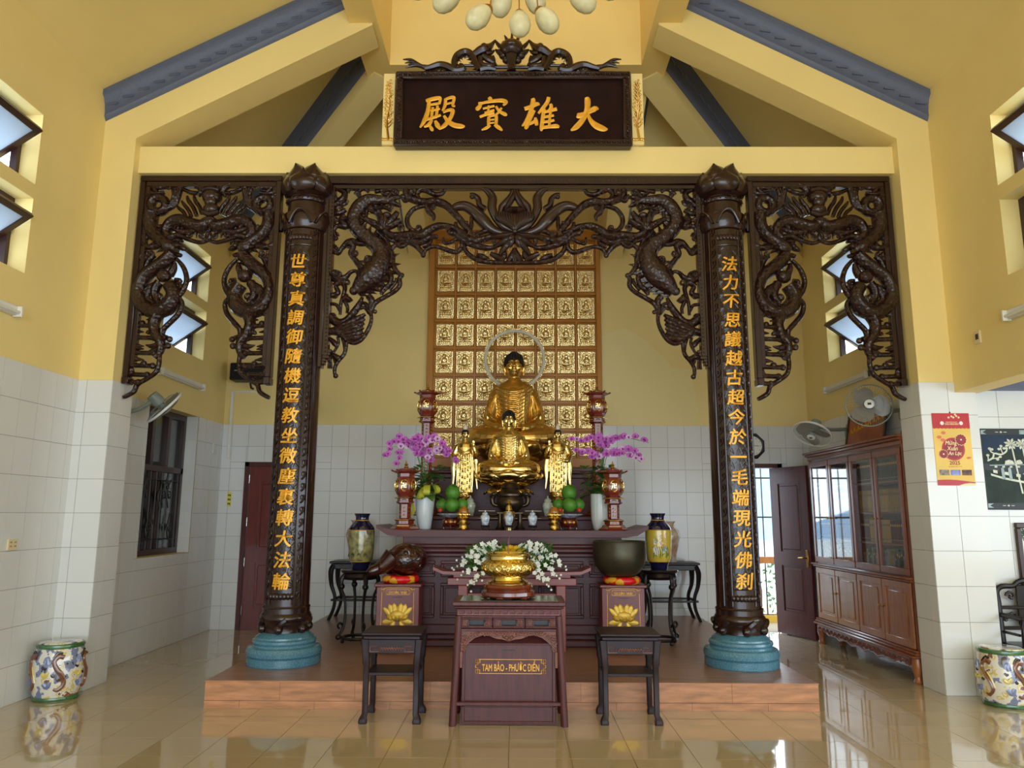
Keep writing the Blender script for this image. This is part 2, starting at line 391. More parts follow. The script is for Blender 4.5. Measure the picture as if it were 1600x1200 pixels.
# aisle beyond the right wall
b = MB().box(XW+.2, 7.0, 7.22, 7.4, 0, 3.1)
wa = struct(b.build('wall_aisle', 'tile', smooth=False), 'tiled end wall of the side aisle, at the right edge')
MB().box(XW+.2, 7.0, 7.218, 7.221, 0, 3.1).build('grout_bed', 'grout', wa, smooth=False)
tile_wall(wa, 'y-', 7.218, XW+.2, 5.6, rows=ROWS+[3.1], step=.36, org=XW+.12)
b = MB().box(XW+.24, 7.1, -7, 7.4, 2.9, 3.0)
struct(b.build('ceiling_aisle', 'yellow', smooth=False), 'low ceiling of the side aisle')
b = MB()
for a, c, d, e in grid_cells(-7, 7.4, 0, 3.0, [(-6, 6, 1.0, 2.5)]): b.box(7.0, 7.1, a, c, d, e)
struct(b.build('wall_aisle_blocker', 'yellow', smooth=False), 'added unseen wall cutting the daylight into the side aisle')  # unseen wall added to cut the daylight on the aisle end wall
b = MB().box(XW+.24, 7.0, 7.08, 7.22, 2.78, 2.9)
struct(b.build('trim_1', 'cornice', smooth=False), 'slate blue cornice strip in the side aisle')
# rear wall behind the viewer with the wide entrance
b = MB()
for a, c, d, e in grid_cells(-XW-.2, XW+.2, 0, 8.0, [(-4.0, 4.0, 0, 5.0)]): b.box(a, c, -7.2, -7.0, d, e)
struct(b.build('wall_front', 'yellow', smooth=False), 'entrance wall behind the viewer')
# roof ------------------------------------------------------------------
def zr(d): return ZE+SL*d     # roof height at distance d from the eave
ZR = zr(XW-XC); YH = YB-(XW-XC)  # YH: where the back slope reaches the lantern
cl = MB()
def slab(pts, t=.1): n = len(pts); cl.loft([[tuple(p) for p in pts], [(p[0], p[1], p[2]+t) for p in pts]])
for sg in (-1, 1):
    slab([(sg*(XW+.2), -7.2, ZE-SL*.2), (sg*(XW+.2), YB+.2, ZE-SL*.2), (sg*(XC+.1), YH-.1+.2, ZR-.053), (sg*(XC+.1), -7.2, ZR-.053)])
slab([(-XW-.2, YB+.2, ZE-SL*.2), (XW+.2, YB+.2, ZE-SL*.2), (XC+.1, YH+.1, ZR-.053), (-XC-.1, YH+.1, ZR-.053)])
slab([(-XC-.1, -7.2, ZR), (XC+.1, -7.2, ZR), (XC+.1, 4.45, ZR), (-XC-.1, 4.45, ZR)])
struct(cl.build('ceiling', 'yellow', smooth=False), 'sloping yellow ceiling')
b = MB()   # lantern box
b.box(-XC-.3, XC+.3, YC, YC+.34, ZC, 9.0)
for a, c, d, e in grid_cells(4.6, YC, ZC, 9.0, []): b.box(-XC-.3, -XC, a, c, d, e).box(XC, XC+.3, a, c, d, e)
for a, c, d, e in grid_cells(-XC-.3, XC+.3, ZC, 9.0, [(-1.15, 1.15, 7.75, 8.75)]): b.box(a, c, 4.3, 4.6, d, e)
b.box(-XC-.3, XC+.3, 4.3, YC+.3, 9.0, 9.1)
struct(b.build('ceiling_lantern', 'orange', smooth=False), 'raised yellow ceiling lantern over the plaque')
def beam_line(a, c, wdt, dep, name, m='yellow', lab=None):
    """sloping beam between two roof points, hanging below the roof"""
    a = Vector(a); c = Vector(c); t = (c-a); h = Vector((t.x, t.y, 0)).normalized(); n = Vector((-h.y, h.x, 0))*wdt/2; dz = Vector((0, 0, dep))
    return struct(MB().hexa([a-n-dz, a+n-dz, c+n-dz, c-n-dz], [a-n, a+n, c+n, c-n]).build(name, m, smooth=False), lab)
def corn(a, c, n, name, lab, dep=.30, m='cornice'):
    """moulded cornice along a slope; n = outward normal (horizontal)"""
    a = Vector(a); c = Vector(c); n = Vector(n); pr = [(0, 0), (.10, 0), (.10, -.05), (.07, -.08), (.045, -.14), (.03, -.22), (.035, -.25), (.02, -.28), (0, -.30)]
    b = MB(); k = dep/.30
    b.loft([[tuple(p+n*q[0]+Vector((0, 0, q[1]*k))) for q in pr] for p in (a, c)])
    # running leaf ornament: small bosses
    nb = max(3, int((c-a).length/.17)); t = (c-a)/nb
    for i in range(nb):
        q = a+t*(i+.5)+n*.045+Vector((0, 0, -.165*k))
        d = t.normalized()*.06; b.tube([q-d+Vector((0, 0, .02)), q, q+d-Vector((0, 0, .02))], .012, n=5, sm=2)
    return struct(b.build(name, m, angle=30), lab)
k = 0
for sg, sd in ((-1, 'left'), (1, 'right')):
    # gable rafter in the plane of the piers
    b = MB(); xa, za, xb, zb = XP, 5.35, XC, 6.66
    pl = [(sg*XW, 5.2), (sg*xa, 5.2), (sg*xa, za), (sg*(xb+.06), zb-.03), (sg*(xb+.06), ZR-.03), (sg*XW, ZE)]
    struct(b.prism(pl, YP0, YP1).build('trim_2' if sg < 0 else 'trim_3', 'yellow', smooth=False), 'yellow gable rafter rising from the %s pier' % sd)
    corn((sg*XW, YP0, ZE-.005), (sg*XC, YP0, ZR-.005), (0, -1, 0), 'trim_4' if sg < 0 else 'trim_5', 'slate blue moulded cornice above the %s gable rafter' % sd)
    # hip rib to the back corner with its cornice, and straight rib to the back wall
    beam_line((sg*(XC+.1), YH+.12, ZR-.053), (sg*XW, YB, ZE), .3, .62, 'trim_6' if sg < 0 else 'trim_7', lab='yellow hip rib over the %s back corner' % sd)
    h = Vector((sg, 1, 0)).normalized(); nn = Vector((sg, -1, 0)).normalized()
    q = nn*.15
    corn(Vector((sg*XC, YH+.02, ZR-.02))+q, Vector((sg*XW, YB, ZE-.02))+q, nn, 'trim_8' if sg < 0 else 'trim_9', 'blue cornice along the %s hip rib' % sd, dep=.42)
    beam_line((sg*XC, YH+.3, zr(XW-XC-.3)), (sg*XC, YB, ZE), .3, .5, 'trim_10' if sg < 0 else 'trim_11', lab='yellow straight rib %s of the back slope' % sd)
    corn((sg*(XC+.15), YH+.3, zr(XW-XC-.3)-.02), (sg*(XC+.15), YB, ZE-.02), (sg, 0, 0), 'trim_12' if sg < 0 else 'trim_13', 'blue cornice on the %s straight rib' % sd, dep=.42)
struct(MB().box(-XP, XP, 7.18, 7.42, 5.02, 5.31).build('trim_14', 'yellow', smooth=False), 'yellow cross beam above the carved screens')
# platform --------------------------------------------------------------
PL, PR, PF, PZ = -2.54, 2.51, 6.5, .215
pf = struct(MB().box(PL+.012, PR-.012, PF+.012, YB-.01, 0, PZ).build('floor_platform', 'deck', smooth=False), 'raised brown laminate platform under the altar')
for r, (z0, z1, off) in enumerate(((.062, PZ-.004, 0), (0, .06, .33))):
    xs = [PL]+[PL-off+.62*i for i in range(1, 10) if PL+.1 < PL-off+.62*i < PR-.1]+[PR]
    for x0, x1 in zip(xs, xs[1:]): MB().box(x0+.001, x1-.001, PF, PF+.014, z0+.001, z1).build('plank', 'plank', pf, smooth=False)
    for sgx in (PL, PR-.014):
        ys = [PF+.014+.62*i for i in range(7)]
        for y0, y1 in zip(ys, ys[1:]): MB().box(sgx, sgx+.014, y0+.001, min(y1, YB)-.001, z0+.001, z1).build('plank', 'plank', pf, smooth=False)
MB().box(PL-.004, PR+.004, PF-.006, PF+.02, PZ-.004, PZ+.004).build('nosing', 'plank', pf, smooth=False)
b = MB()
ys = PF+.02
i = 0
while ys < YB-.02:                       # deck planks, long and narrow
    y1 = min(ys+.13, YB-.012); x = PL-((i*.37) % .9)
    while x < PR:
        b.box(max(x, PL)+.001, min(x+1.1, PR)-.001, ys+.001, y1-.001, PZ, PZ+.003) if min(x+1.1, PR)-max(x, PL) > .02 else None
        x += 1.1
    ys = y1+.0; i += 1
    if y1 >= YB-.02: break
tag(b.build('deck_planks', 'deck', pf, smooth=False), kind='stuff')
PZ += .003
# ================================================================== carved timber screens
YS = 7.27
class Fret:
    """strokes traced in photo pixels, carried onto the screen's plane, with real depth"""
    def __init__(s, ox, oy, sc, Y=YS, mir=None): s.o = (ox, oy, sc); s.Y = Y; s.mb = MB(); s.mir = mir; s.fat = 1.0
    def pt(s, u, v):
        return P(s.o[0]+u/s.o[2], s.o[1]+v/s.o[2], Y=s.Y)
    def st(s, pts, r=None, dep=1.2, sm=4, n=8, tip=True, dy=0., mb=None, spikes=0, side=1):
        mb = mb or s.mb; k = mpp(s.Y, 4.3)/s.o[2]; q = []
        for p in pts:
            w = s.pt(p[0], p[1]); q.append((w.x, s.Y+dy, w.z, (p[2] if len(p) > 2 else r)*k*s.fat))
        def put(q):
            mb.tube(q, n=n, sm=sm, flat=dep, up=(0, 1, 0))
        put(q)
        if s.mir is not None: mb0 = mb; mb = getattr(mb, 'tw', mb); put([(2*s.mir-a, b, c, d) for a, b, c, d in q]); mb = mb0
        if spikes:
            qq = crom(q, 4); L = 0
            for i in range(1, len(qq)-1):
                a = Vector(qq[i-1][:3]); c = Vector(qq[i][:3]); L += (c-a).length
                if L > spikes:
                    L = 0; t = (c-a).normalized(); nrm = Vector((t.z, 0, -t.x))*side; rr = qq[i][3]
                    tipv = c+nrm*rr*1.75-t*rr*.4; bb = c+nrm*rr*.75
                    for mx in ((None, s.mir) if s.mir is not None else (None,)):
                        mq = mb if mx is None else getattr(mb, 'tw', mb)
                        f = (lambda v: v) if mx is None else (lambda v: Vector((2*mx-v.x, v.y, v.z)))
                        mq.tube([(*f(bb), rr*.35), (*f(tipv), .001)], n=5, sm=1)
        return s
    def ball(s, u, v, r, ry=None, mb=None, dy=0.):
        mb = mb or s.mb; k = mpp(s.Y, 4.3)/s.o[2]; w = s.pt(u, v); ry = ry or r
        mb.ball((w.x, s.Y+dy, w.z), r*k, max(r, ry)*k*.9, ry*k, n=10, m=6)
        if s.mir is not None: getattr(mb, 'tw', mb).ball((2*s.mir-w.x, s.Y+dy, w.z), r*k, max(r, ry)*k*.9, ry*k, n=10, m=6)
        return s
    def curl(s, u, v, r, t=10, turns=1.25, a0=0., hand=1, mb=None, dy=0.):
        pts = []
        for i in range(14):
            f = i/13; a = a0+hand*turns*2*math.pi*f; rr = r*(1-.8*f); pts.append((u+rr*math.cos(a), v+rr*math.sin(a), t*(1-.35*f)))
        return s.st(pts, dep=1.3, sm=1, n=6, mb=mb, dy=dy)
def scr(mb_list, root):
    for nm, b, m in mb_list:
        b.build(nm, m, root, angle=50)
        if hasattr(b, 'tw'): b.tw.build(nm, m, root, angle=50)
# ---- centre screen -------------------------------------------------------------
XCS = 0.0; zt_s = 5.015
cs = thing('carved_screen', 'wide dark brown openwork screen with lotus and two dragons, between the two columns', 'carved screen', (0, YS, 3.0), 'carved timber screens')
fr = MB(); fr.bbox(-1.97, 1.97, YS-.05, YS+.05, 4.925, 5.01).bbox(-1.95, 1.95, YS-.035, YS+.035, 4.875, 4.92)
for i in range(97): fr.ball((-1.92+i*.04, YS-.05, 4.965), .009, n=6, m=4)
for sg in (-1, 1):
    a = sorted((sg*1.945, sg*1.845)); fr.bbox(a[0], a[1], YS-.045, YS+.045, 3.12, 4.9); a = sorted((sg*1.945, sg*1.90)); fr.bbox(a[0], a[1], YS-.06, YS+.06, 3.0, 4.9)
    for i in range(44): fr.ball((sg*1.87, YS-.05, 3.16+i*.039), .009, n=6, m=4)
    for i in range(5): a = sorted((sg*1.945, sg*(1.845-.02*(i > 1)-.012*i+.03))); fr.bbox(a[0], a[1], YS-.04, YS+.04, 3.03+.03*i, 3.065+.03*i)
fr.build('frame', 'lacq_smooth', cs)
A = Fret(490, 260, 4.706, mir=0.0); A.fat = 1.14
dr = MB(); tn = MB(); lo = MB(); dr.tw = MB()
# dragon body, back to head
A.st([(560, 250, 26), (480, 250, 38), (400, 252, 46), (335, 300, 52), (296, 380, 50), (320, 460, 48), (400, 530, 52), (470, 585, 56), (500, 650, 64), (480, 730, 80), (430, 800, 88), (370, 860, 72), (310, 925, 42)], dep=1.0, mb=dr, spikes=.05, side=-1)
A.st([(560, 250, 24), (600, 230, 20), (650, 225, 8)], mb=dr).st([(560, 255, 22), (610, 280, 18), (645, 295, 7)], mb=dr).st([(540, 240, 18), (580, 190, 16), (600, 150, 9)], mb=dr)
A.ball(400, 840, 34, mb=dr, dy=-.045).ball(340, 890, 26, mb=dr, dy=-.04).ball(300, 920, 34, mb=dr, dy=-.03).ball(540, 700, 26, mb=dr, dy=-.04).curl(400, 840, 40, 9, mb=dr, dy=-.06).curl(360, 740, 34, 10, mb=dr, dy=-.05, hand=-1)
for a in range(9): A.st([(430+10*a, 720+6*a, 14), (470+8*a, 770-2*a, 12), (500+5*a, 830-14*a, 6)], mb=dr, dy=-.055, sm=3)
A.st([(500, 560, 20), (540, 600, 24), (575, 650, 22), (570, 720, 26)], mb=dr).st([(390, 330, 14), (385, 380, 12)], mb=dr).ball(410, 690, 44, 36, mb=dr).curl(410, 690, 34, 10, mb=dr, dy=-.05)
# clouds and twigs beside the stile
A.st([(130, 300, 14), (170, 280, 20), (210, 250, 26), (230, 200, 20), (180, 170, 14), (140, 165, 10)], mb=tn).curl(210, 250, 40, 12, mb=tn).curl(190, 320, 30, 10, mb=tn, hand=-1)
A.st([(250, 190, 16), (270, 160, 16), (330, 175, 14)], mb=tn).st([(320, 200, 12), (360, 165, 14), (400, 180, 12), (390, 190, 8)], mb=tn).st([(450, 190, 12), (500, 180, 14), (560, 170, 16), (620, 160, 16)], mb=tn).st([(490, 150, 12), (510, 200, 12), (560, 210, 12)], mb=tn)
A.st([(240, 370, 30), (200, 400, 22), (240, 440, 26), (170, 440, 16), (150, 490, 12), (170, 530, 12), (140, 540, 10)], mb=tn).curl(225, 385, 38, 11, mb=tn).curl(155, 510, 28, 10, mb=tn, hand=-1)
A.st([(130, 600, 22), (180, 640, 16), (210, 600, 16), (260, 560, 26), (290, 590, 22), (270, 640, 16), (300, 680, 18), (340, 730, 22)], mb=tn).curl(155, 600, 34, 12, mb=tn).curl(262, 575, 36, 12, mb=tn, hand=-1)
A.st([(240, 560, 18), (290, 550, 22), (340, 570, 18), (400, 570, 14)], mb=tn).curl(355, 765, 36, 12, mb=tn)
A.st([(130, 790, 30), (180, 830, 30), (235, 815, 20), (270, 780, 14), (310, 770, 12), (330, 800, 12)], mb=tn).ball(170, 795, 42, 32, mb=tn).curl(170, 795, 34, 12, mb=tn, dy=-.04)
A.st([(150, 880, 18), (200, 850, 22), (230, 890, 16), (215, 960, 14), (200, 1010, 12), (195, 1090, 10)], mb=tn).st([(130, 950, 16), (180, 930, 18), (160, 880, 14)], mb=tn).st([(230, 990, 14), (250, 1040, 12), (245, 1080, 10)], mb=tn)
A.st([(205, 985, 16), (240, 970, 22), (275, 990, 16), (240, 960, 14), (250, 940, 10)], mb=tn).st([(130, 1010, 12), (170, 1020, 12), (190, 1060, 10)], mb=tn).curl(150, 945, 24, 9, mb=tn)
# leafy lotus between body and bracket
for (x, y) in ((380, 390), (440, 430), (560, 400), (620, 340), (640, 400), (480, 330), (530, 360)):
    A.st([(515, 470, 18), ((515+x)/2+8, (470+y)/2, 26), (x, y, 16)], mb=tn, dy=-.02)
A.st([(420, 330, 14), (470, 350, 18), (500, 420, 22), (515, 470, 24)], mb=tn).ball(540, 365, 36, 26, mb=tn, dy=-.02).st([(515, 470, 20), (560, 500, 18), (610, 520, 16)], mb=tn)
A.st([(470, 480, 16), (540, 560, 18), (560, 640, 16)], mb=tn).st([(520, 480, 14), (545, 530, 14), (600, 555, 12)], mb=tn)
# scrollwork of the arch
A.st([(690, 150, 18), (680, 200, 24), (720, 240, 26), (820, 265, 28), (900, 260, 30), (980, 290, 28), (1050, 360, 24), (1100, 420, 24), (1150, 480, 22)], mb=tn)
A.st([(650, 215, 14), (670, 255, 14), (700, 235, 14), (640, 220, 16)], mb=tn).st([(975, 160, 10), (945, 200, 15), (890, 207, 18), (840, 182, 20), (790, 172, 20), (760, 205, 18), (775, 240, 16)], mb=tn)
A.st([(830, 285, 18), (850, 330, 22), (882, 365, 16), (880, 400, 8)], mb=tn).st([(850, 280, 18), (900, 270, 14)], mb=tn)
A.st([(815, 292, 12), (740, 312, 16), (692, 370, 17), (692, 430, 17), (730, 472, 17), (780, 465, 18), (772, 438, 14)], mb=tn).ball(770, 448, 20, mb=tn)
A.st([(520, 470, 26), (580, 510, 26), (700, 505, 30), (790, 512, 34), (850, 470, 30), (920, 440, 26), (1000, 442, 20), (1050, 462, 20), (1120, 500, 22)], mb=tn)
A.st([(610, 530, 22), (700, 545, 20), (780, 560, 24), (850, 525, 20), (905, 515, 16)], mb=tn).ball(900, 517, 20, mb=tn).st([(630, 470, 14), (640, 420, 12), (625, 390, 10)], mb=tn).st([(850, 520, 14), (860, 560, 14), (800, 590, 16)], mb=tn)
A.st([(640, 800, 14), (605, 760, 14), (580, 700, 14), (568, 640, 15), (580, 600, 15), (620, 570, 15), (680, 555, 17), (740, 575, 19), (780, 612, 17), (805, 650, 12)], mb=tn).ball(648, 800, 20, mb=tn).ball(806, 652, 20, mb=tn)
A.st([(806, 650, 12), (830, 610, 14), (880, 590, 14), (940, 600, 15), (1000, 622, 17), (1050, 630, 17), (1085, 600, 17), (1090, 550, 17), (1055, 535, 14), (1000, 562, 12), (960, 562, 12), (955, 522, 8)], mb=tn)
A.st([(680, 530, 16), (760, 590, 18), (800, 630, 14)], mb=tn)
for q in (1000, 1025, 1050): A.curl(q, 480+(q-1000)*.3, 26, 9, mb=tn)
A.st([(1045, 410, 10), (1050, 450, 18), (1090, 500, 26), (1160, 545, 32), (1230, 540, 26), (1320, 515, 20), (1400, 515, 18), (1475, 495, 10)], mb=tn).st([(1000, 490, 18), (1050, 500, 20), (1100, 545, 22), (1180, 580, 22), (1270, 600, 20), (1340, 595, 14)], mb=tn)
A.st([(1210, 500, 14), (1250, 480, 18), (1285, 475, 14)], mb=tn).st([(1110, 585, 14), (1118, 620, 16), (1160, 662, 17), (1220, 694, 17), (1300, 705, 16), (1400, 708, 15), (1480, 709, 15)], mb=tn)
A.st([(1160, 370, 11), (1160, 430, 15), (1150, 475, 14)], mb=tn).curl(1245, 665, 24, 10, mb=tn).st([(1200, 650, 12), (1245, 665, 20), (1290, 690, 12)], mb=tn)
# fillers: leaf tips and curls along the scrolls
for (x, y, r_, h_) in ((600, 190, 26, 1), (720, 200, 22, -1), (560, 300, 24, 1), (640, 455, 26, -1), (720, 520, 24, 1), (880, 300, 20, -1), (980, 460, 22, 1), (1130, 440, 24, -1), (1180, 500, 24, 1), (1240, 560, 24, -1), (1330, 555, 22, 1), (150, 230, 26, -1), (330, 215, 24, 1), (170, 400, 24, 1), (310, 640, 24, -1), (250, 860, 26, 1), (450, 620, 26, 1)): A.curl(x, y, r_, 10, 1.1, x*.01, h_, mb=tn, dy=-.02)
A.st([(430, 300, 10), (470, 310, 14), (520, 300, 16), (570, 330, 10)], mb=tn).st([(585, 540, 14), (640, 590, 16), (700, 560, 12)], mb=tn).st([(140, 350, 14), (190, 345, 18), (240, 320, 14)], mb=tn).st([(560, 690, 18), (590, 740, 18), (620, 790, 12)], mb=tn)
# great lotus
A.st([(1470, 482, 10), (1400, 492, 22), (1310, 462, 36), (1240, 392, 46), (1180, 330, 40), (1110, 292, 36), (1040, 302, 28), (992, 340, 8)], mb=lo, dep=.9)
A.st([(1470, 482, 10), (1400, 450, 26), (1345, 390, 26), (1312, 310, 30), (1315, 235, 30), (1272, 182, 20), (1215, 165, 7)], mb=lo, dep=.9, dy=-.02)
A.st([(1375, 345, 16), (1385, 295, 22), (1438, 242, 24), (1462, 200, 20), (1468, 158, 14)], mb=lo, dep=.9)
A.st([(1475, 158, 14), (1490, 215, 20), (1520, 270, 22), (1545, 320, 14)], mb=lo)
for i in range(8): x = 1352+17*i; A.st([(1474, 484, 5), (1440+i*4.5, 450, 14), (x+6, 400, 18), (x, 352, 12)], mb=lo, dy=-.05)
A.ball(1475, 340, 92, 34, mb=lo, dy=-.01).ball(1475, 490, 16, mb=lo, dy=-.05)
A.st([(1150, 215, 18), (1180, 215, 18), (1210, 240, 20), (1222, 285, 20), (1262, 315, 22)], mb=lo).ball(1165, 222, 20, mb=lo)
for p in ((1300, 525), (1330, 600), (1365, 655), (1440, 600), (1420, 560)): A.st([(1474, 498, 6), ((1474+p[0])/2, (498+p[1])/2+6, 24), (p[0], p[1], 10)], mb=lo, dy=-.02)
A.st([(1430, 700, 16), (1455, 660, 22), (1474, 610, 12)], mb=lo).st([(1474, 705, 14), (1474, 650, 20), (1474, 600, 8)], mb=lo).st([(1370, 690, 16), (1400, 660, 22), (1410, 620, 10)], mb=lo).st([(1300, 640, 14), (1350, 665, 22), (1400, 690, 14)], mb=lo)
# lower bracket
B = Fret(480, 400, 5.455, mir=0.0); B.fat = 1.12
B.st([(800, 165, 16), (785, 200, 20), (788, 250, 19), (745, 300, 19), (660, 350, 19), (592, 390, 20), (562, 430, 18), (552, 470, 14)], mb=tn).ball(805, 162, 20, mb=tn).st([(552, 470, 14), (575, 474, 14)], mb=tn).ball(578, 474, 19, mb=tn)
B.st([(545, 475, 14), (544, 560, 15), (512, 640, 17), (462, 712, 17), (400, 742, 17), (335, 725, 14)], mb=tn).st([(335, 740, 14), (328, 790, 16), (312, 840, 16), (268, 892, 15), (236, 950, 15), (234, 1010, 14)], mb=tn).ball(243, 1022, 22, mb=tn)
B.st([(690, 140, 18), (715, 180, 22), (700, 240, 20), (650, 290, 22), (630, 330, 14)], mb=tn).curl(700, 165, 28, 10, mb=tn).st([(760, 190, 12), (750, 230, 14), (700, 290, 14)], mb=tn).curl(650, 280, 26, 10, mb=tn, hand=-1)
B.st([(520, 340, 26), (550, 380, 26), (540, 440, 22), (545, 480, 16)], mb=tn).st([(470, 400, 12), (500, 410, 16), (530, 470, 16), (545, 520, 12)], mb=tn).st([(450, 450, 12), (490, 440, 14), (530, 490, 14)], mb=tn)
B.st([(200, 520, 34), (260, 570, 36), (330, 555, 32), (390, 490, 30), (440, 420, 26), (470, 350, 12)], mb=dr).ball(215, 515, 34, mb=dr)
for i in range(6): B.st([(185+20*i, 655-4*i, 12), (280+10*i, 610+18*i, 26), (390+8*i, 560+26*i, 30), (500-6*i, 500+36*i, 12)], mb=dr, dy=-.02+.006*i)
B.st([(180, 650, 26), (240, 640, 34), (300, 670, 30), (330, 720, 18)], mb=tn).st([(190, 700, 14), (230, 740, 22), (250, 770, 14)], mb=tn).st([(260, 690, 12), (265, 750, 12), (220, 830, 10)], mb=tn).st([(300, 700, 14), (320, 760, 16), (320, 830, 12)], mb=tn)
B.st([(190, 870, 16), (225, 850, 22), (260, 870, 22), (280, 850, 10)], mb=tn).st([(200, 870, 10), (205, 960, 10)], mb=tn).st([(180, 760, 12), (185, 900, 10), (180, 960, 10)], mb=tn).st([(225, 860, 12), (240, 910, 12)], mb=tn)
scr((('dragon_relief', dr, 'lacquer'), ('scrollwork', tn, 'lacquer'), ('lotus_relief', lo, 'lacq_smooth')), cs)
# ---- side screens -----------------------------------------------------------------
XS0, XS1 = -3.86, -2.40; XM = (XS0+XS1)/2
ss = thing('carved_screen', 'narrow dark brown openwork screen with dragons and a mask, left of the left column', 'carved screen', (XM, YS, 3.0), 'carved timber screens')
fr = MB(); fr.bbox(XS0, XS1, YS-.05, YS+.05, 4.955, 5.01).bbox(XS0+.056, XS1-.056, YS-.035, YS+.035, 4.90, 4.954)
for sg, x in ((1, XS0), (-1, XS1)):
    a = sorted((x, x+sg*.055)); fr.bbox(a[0], a[1], YS-.048, YS+.048, 2.90, 4.954); a = sorted((x+sg*.05, x+sg*.1)); fr.bbox(a[0], a[1], YS-.031, YS+.031, 3.02, 4.899); a = sorted((x, x+sg*.065)); fr.bbox(a[0], a[1], YS-.06, YS+.06, 2.83, 2.90)
fr.build('frame', 'lacq_smooth', ss)
A = Fret(180, 250, 4.706, mir=XM); A.fat = 1.15; dr = MB(); tn = MB(); fa = MB(); dr.tw = MB()
A0 = Fret(180, 250, 4.706)
cxu = 706   # middle of the panel in the traced crop (leans with the view)
A.st([(690, 170, 10), (700, 225, 14)], mb=tn).st([(640, 165, 10), (650, 205, 18), (665, 250, 18)], mb=tn).st([(600, 180, 16), (640, 220, 20), (610, 265, 14)], mb=tn)
A0.ball(714, 275, 78, 60, mb=fa).ball(716, 320, 52, 44, mb=fa, dy=-.04).ball(716, 372, 64, 48, mb=fa, dy=-.02).ball(690, 300, 16, mb=fa, dy=-.07).ball(742, 300, 16, mb=fa, dy=-.07)
A0.st([(655, 395, 18), (715, 412, 22), (775, 395, 18)], mb=fa, dy=-.05).st([(655, 240, 16), (715, 225, 18), (780, 240, 16)], mb=fa, dy=-.05).ball(705, 460, 52, 44, mb=fa, dy=-.02).st([(660, 455, 10), (705, 440, 12), (750, 455, 10)], mb=fa, dy=-.06)
A.st([(520, 175, 12), (570, 180, 18), (620, 200, 22), (640, 240, 20)], mb=tn).st([(500, 215, 12), (560, 240, 16), (610, 245, 14)], mb=tn).st([(240, 185, 18), (310, 205, 16), (380, 200, 14)], mb=tn)
A.st([(640, 395, 15), (620, 345, 14), (590, 300, 14), (580, 262, 8)], mb=tn).st([(600, 410, 14), (575, 350, 14), (540, 300, 14), (530, 265, 7)], mb=tn).st([(560, 415, 14), (540, 370, 13), (505, 325, 12), (490, 300, 6)], mb=tn).st([(520, 415, 12), (500, 380, 13), (470, 355, 12), (455, 335, 7)], mb=tn)
A.st([(690, 450, 36), (640, 490, 46), (560, 475, 46), (480, 445, 44), (410, 465, 38), (372, 525, 32), (400, 575, 30)], mb=dr, spikes=.05, side=-1).st([(420, 500, 14), (500, 530, 22), (580, 520, 24), (620, 500, 14)], mb=dr)
A.st([(400, 575, 26), (470, 555, 20), (540, 585, 15), (620, 606, 14), (680, 590, 13), (700, 560, 14), (690, 530, 12)], mb=tn).st([(640, 540, 14), (610, 520, 14), (560, 540, 10)], mb=tn)
# tail loop, fan of plumes
ring = [(320+55*math.cos(t*math.pi/6), 332+52*math.sin(t*math.pi/6), 30) for t in range(13)]
A.st(ring, mb=dr, sm=2).st([(270, 390, 46), (262, 480, 46), (295, 550, 44), (350, 600, 46), (405, 640, 48), (450, 660, 36)], mb=dr, spikes=.05, side=1)
for i in range(4): A.st([(330+12*i, 395-8*i, 20), (400+14*i, 345-6*i, 16), (432+14*i, 270-8*i, 15), (425+20*i, 210, 13), (405+28*i, 165, 7)], mb=dr)
A.st([(235, 260, 22), (270, 280, 18), (300, 280, 14)], mb=tn).st([(230, 170, 14), (240, 230, 14), (235, 300, 14), (225, 380, 14), (210, 480, 16), (205, 560, 14)], mb=tn).st([(220, 320, 14), (260, 350, 14)], mb=tn).ball(250, 215, 24, mb=tn).st([(270, 170, 12), (290, 220, 16), (330, 260, 16)], mb=tn)
A.st([(330, 480, 14), (350, 540, 14), (330, 570, 12)], mb=tn).st([(190, 610, 22), (240, 640, 20), (300, 635, 22), (350, 620, 16)], mb=tn).ball(215, 620, 26, mb=tn).st([(170, 670, 18), (200, 690, 14), (195, 760, 12)], mb=tn).st([(235, 670, 12), (240, 760, 14)], mb=tn)
A.ball(400, 645, 54, 46, mb=dr, dy=-.03).st([(450, 620, 20), (500, 650, 18), (530, 660, 6)], mb=dr).st([(430, 690, 16), (475, 700, 16), (490, 690, 6)], mb=dr).ball(470, 640, 20, mb=dr, dy=-.05)
A.st([(425, 690, 42), (370, 745, 46), (300, 795, 44), (225, 850, 44), (182, 930, 42), (180, 1020, 46), (230, 1092, 48), (320, 1112, 50), (400, 1068, 54), (432, 990, 48), (400, 915, 46)], mb=dr)
A.ball(370, 860, 56, 48, mb=dr, dy=-.03).st([(400, 850, 26), (430, 800, 22), (440, 755, 12)], mb=dr).st([(340, 840, 20), (350, 790, 18), (380, 780, 10)], mb=dr).st([(440, 880, 14), (480, 890, 14), (440, 940, 8)], mb=dr).ball(390, 845, 18, mb=dr, dy=-.07)
for i in range(6): A.st([(330, 905, 14), (280-8*i, 920+16*i, 15), (225+6*i, 960+16*i, 13), (205+22*i, 1000+12*i, 5)], mb=dr, dy=-.01)
A.st([(455, 730, 12), (505, 795, 16), (526, 880, 17), (500, 960, 17), (455, 1015, 14)], mb=tn).st([(470, 1010, 12), (493, 1055, 15), (470, 1125, 17), (410, 1190, 17), (360, 1240, 17), (345, 1290, 15)], mb=tn)
A.st([(230, 1110, 20), (190, 1130, 18)], mb=tn)
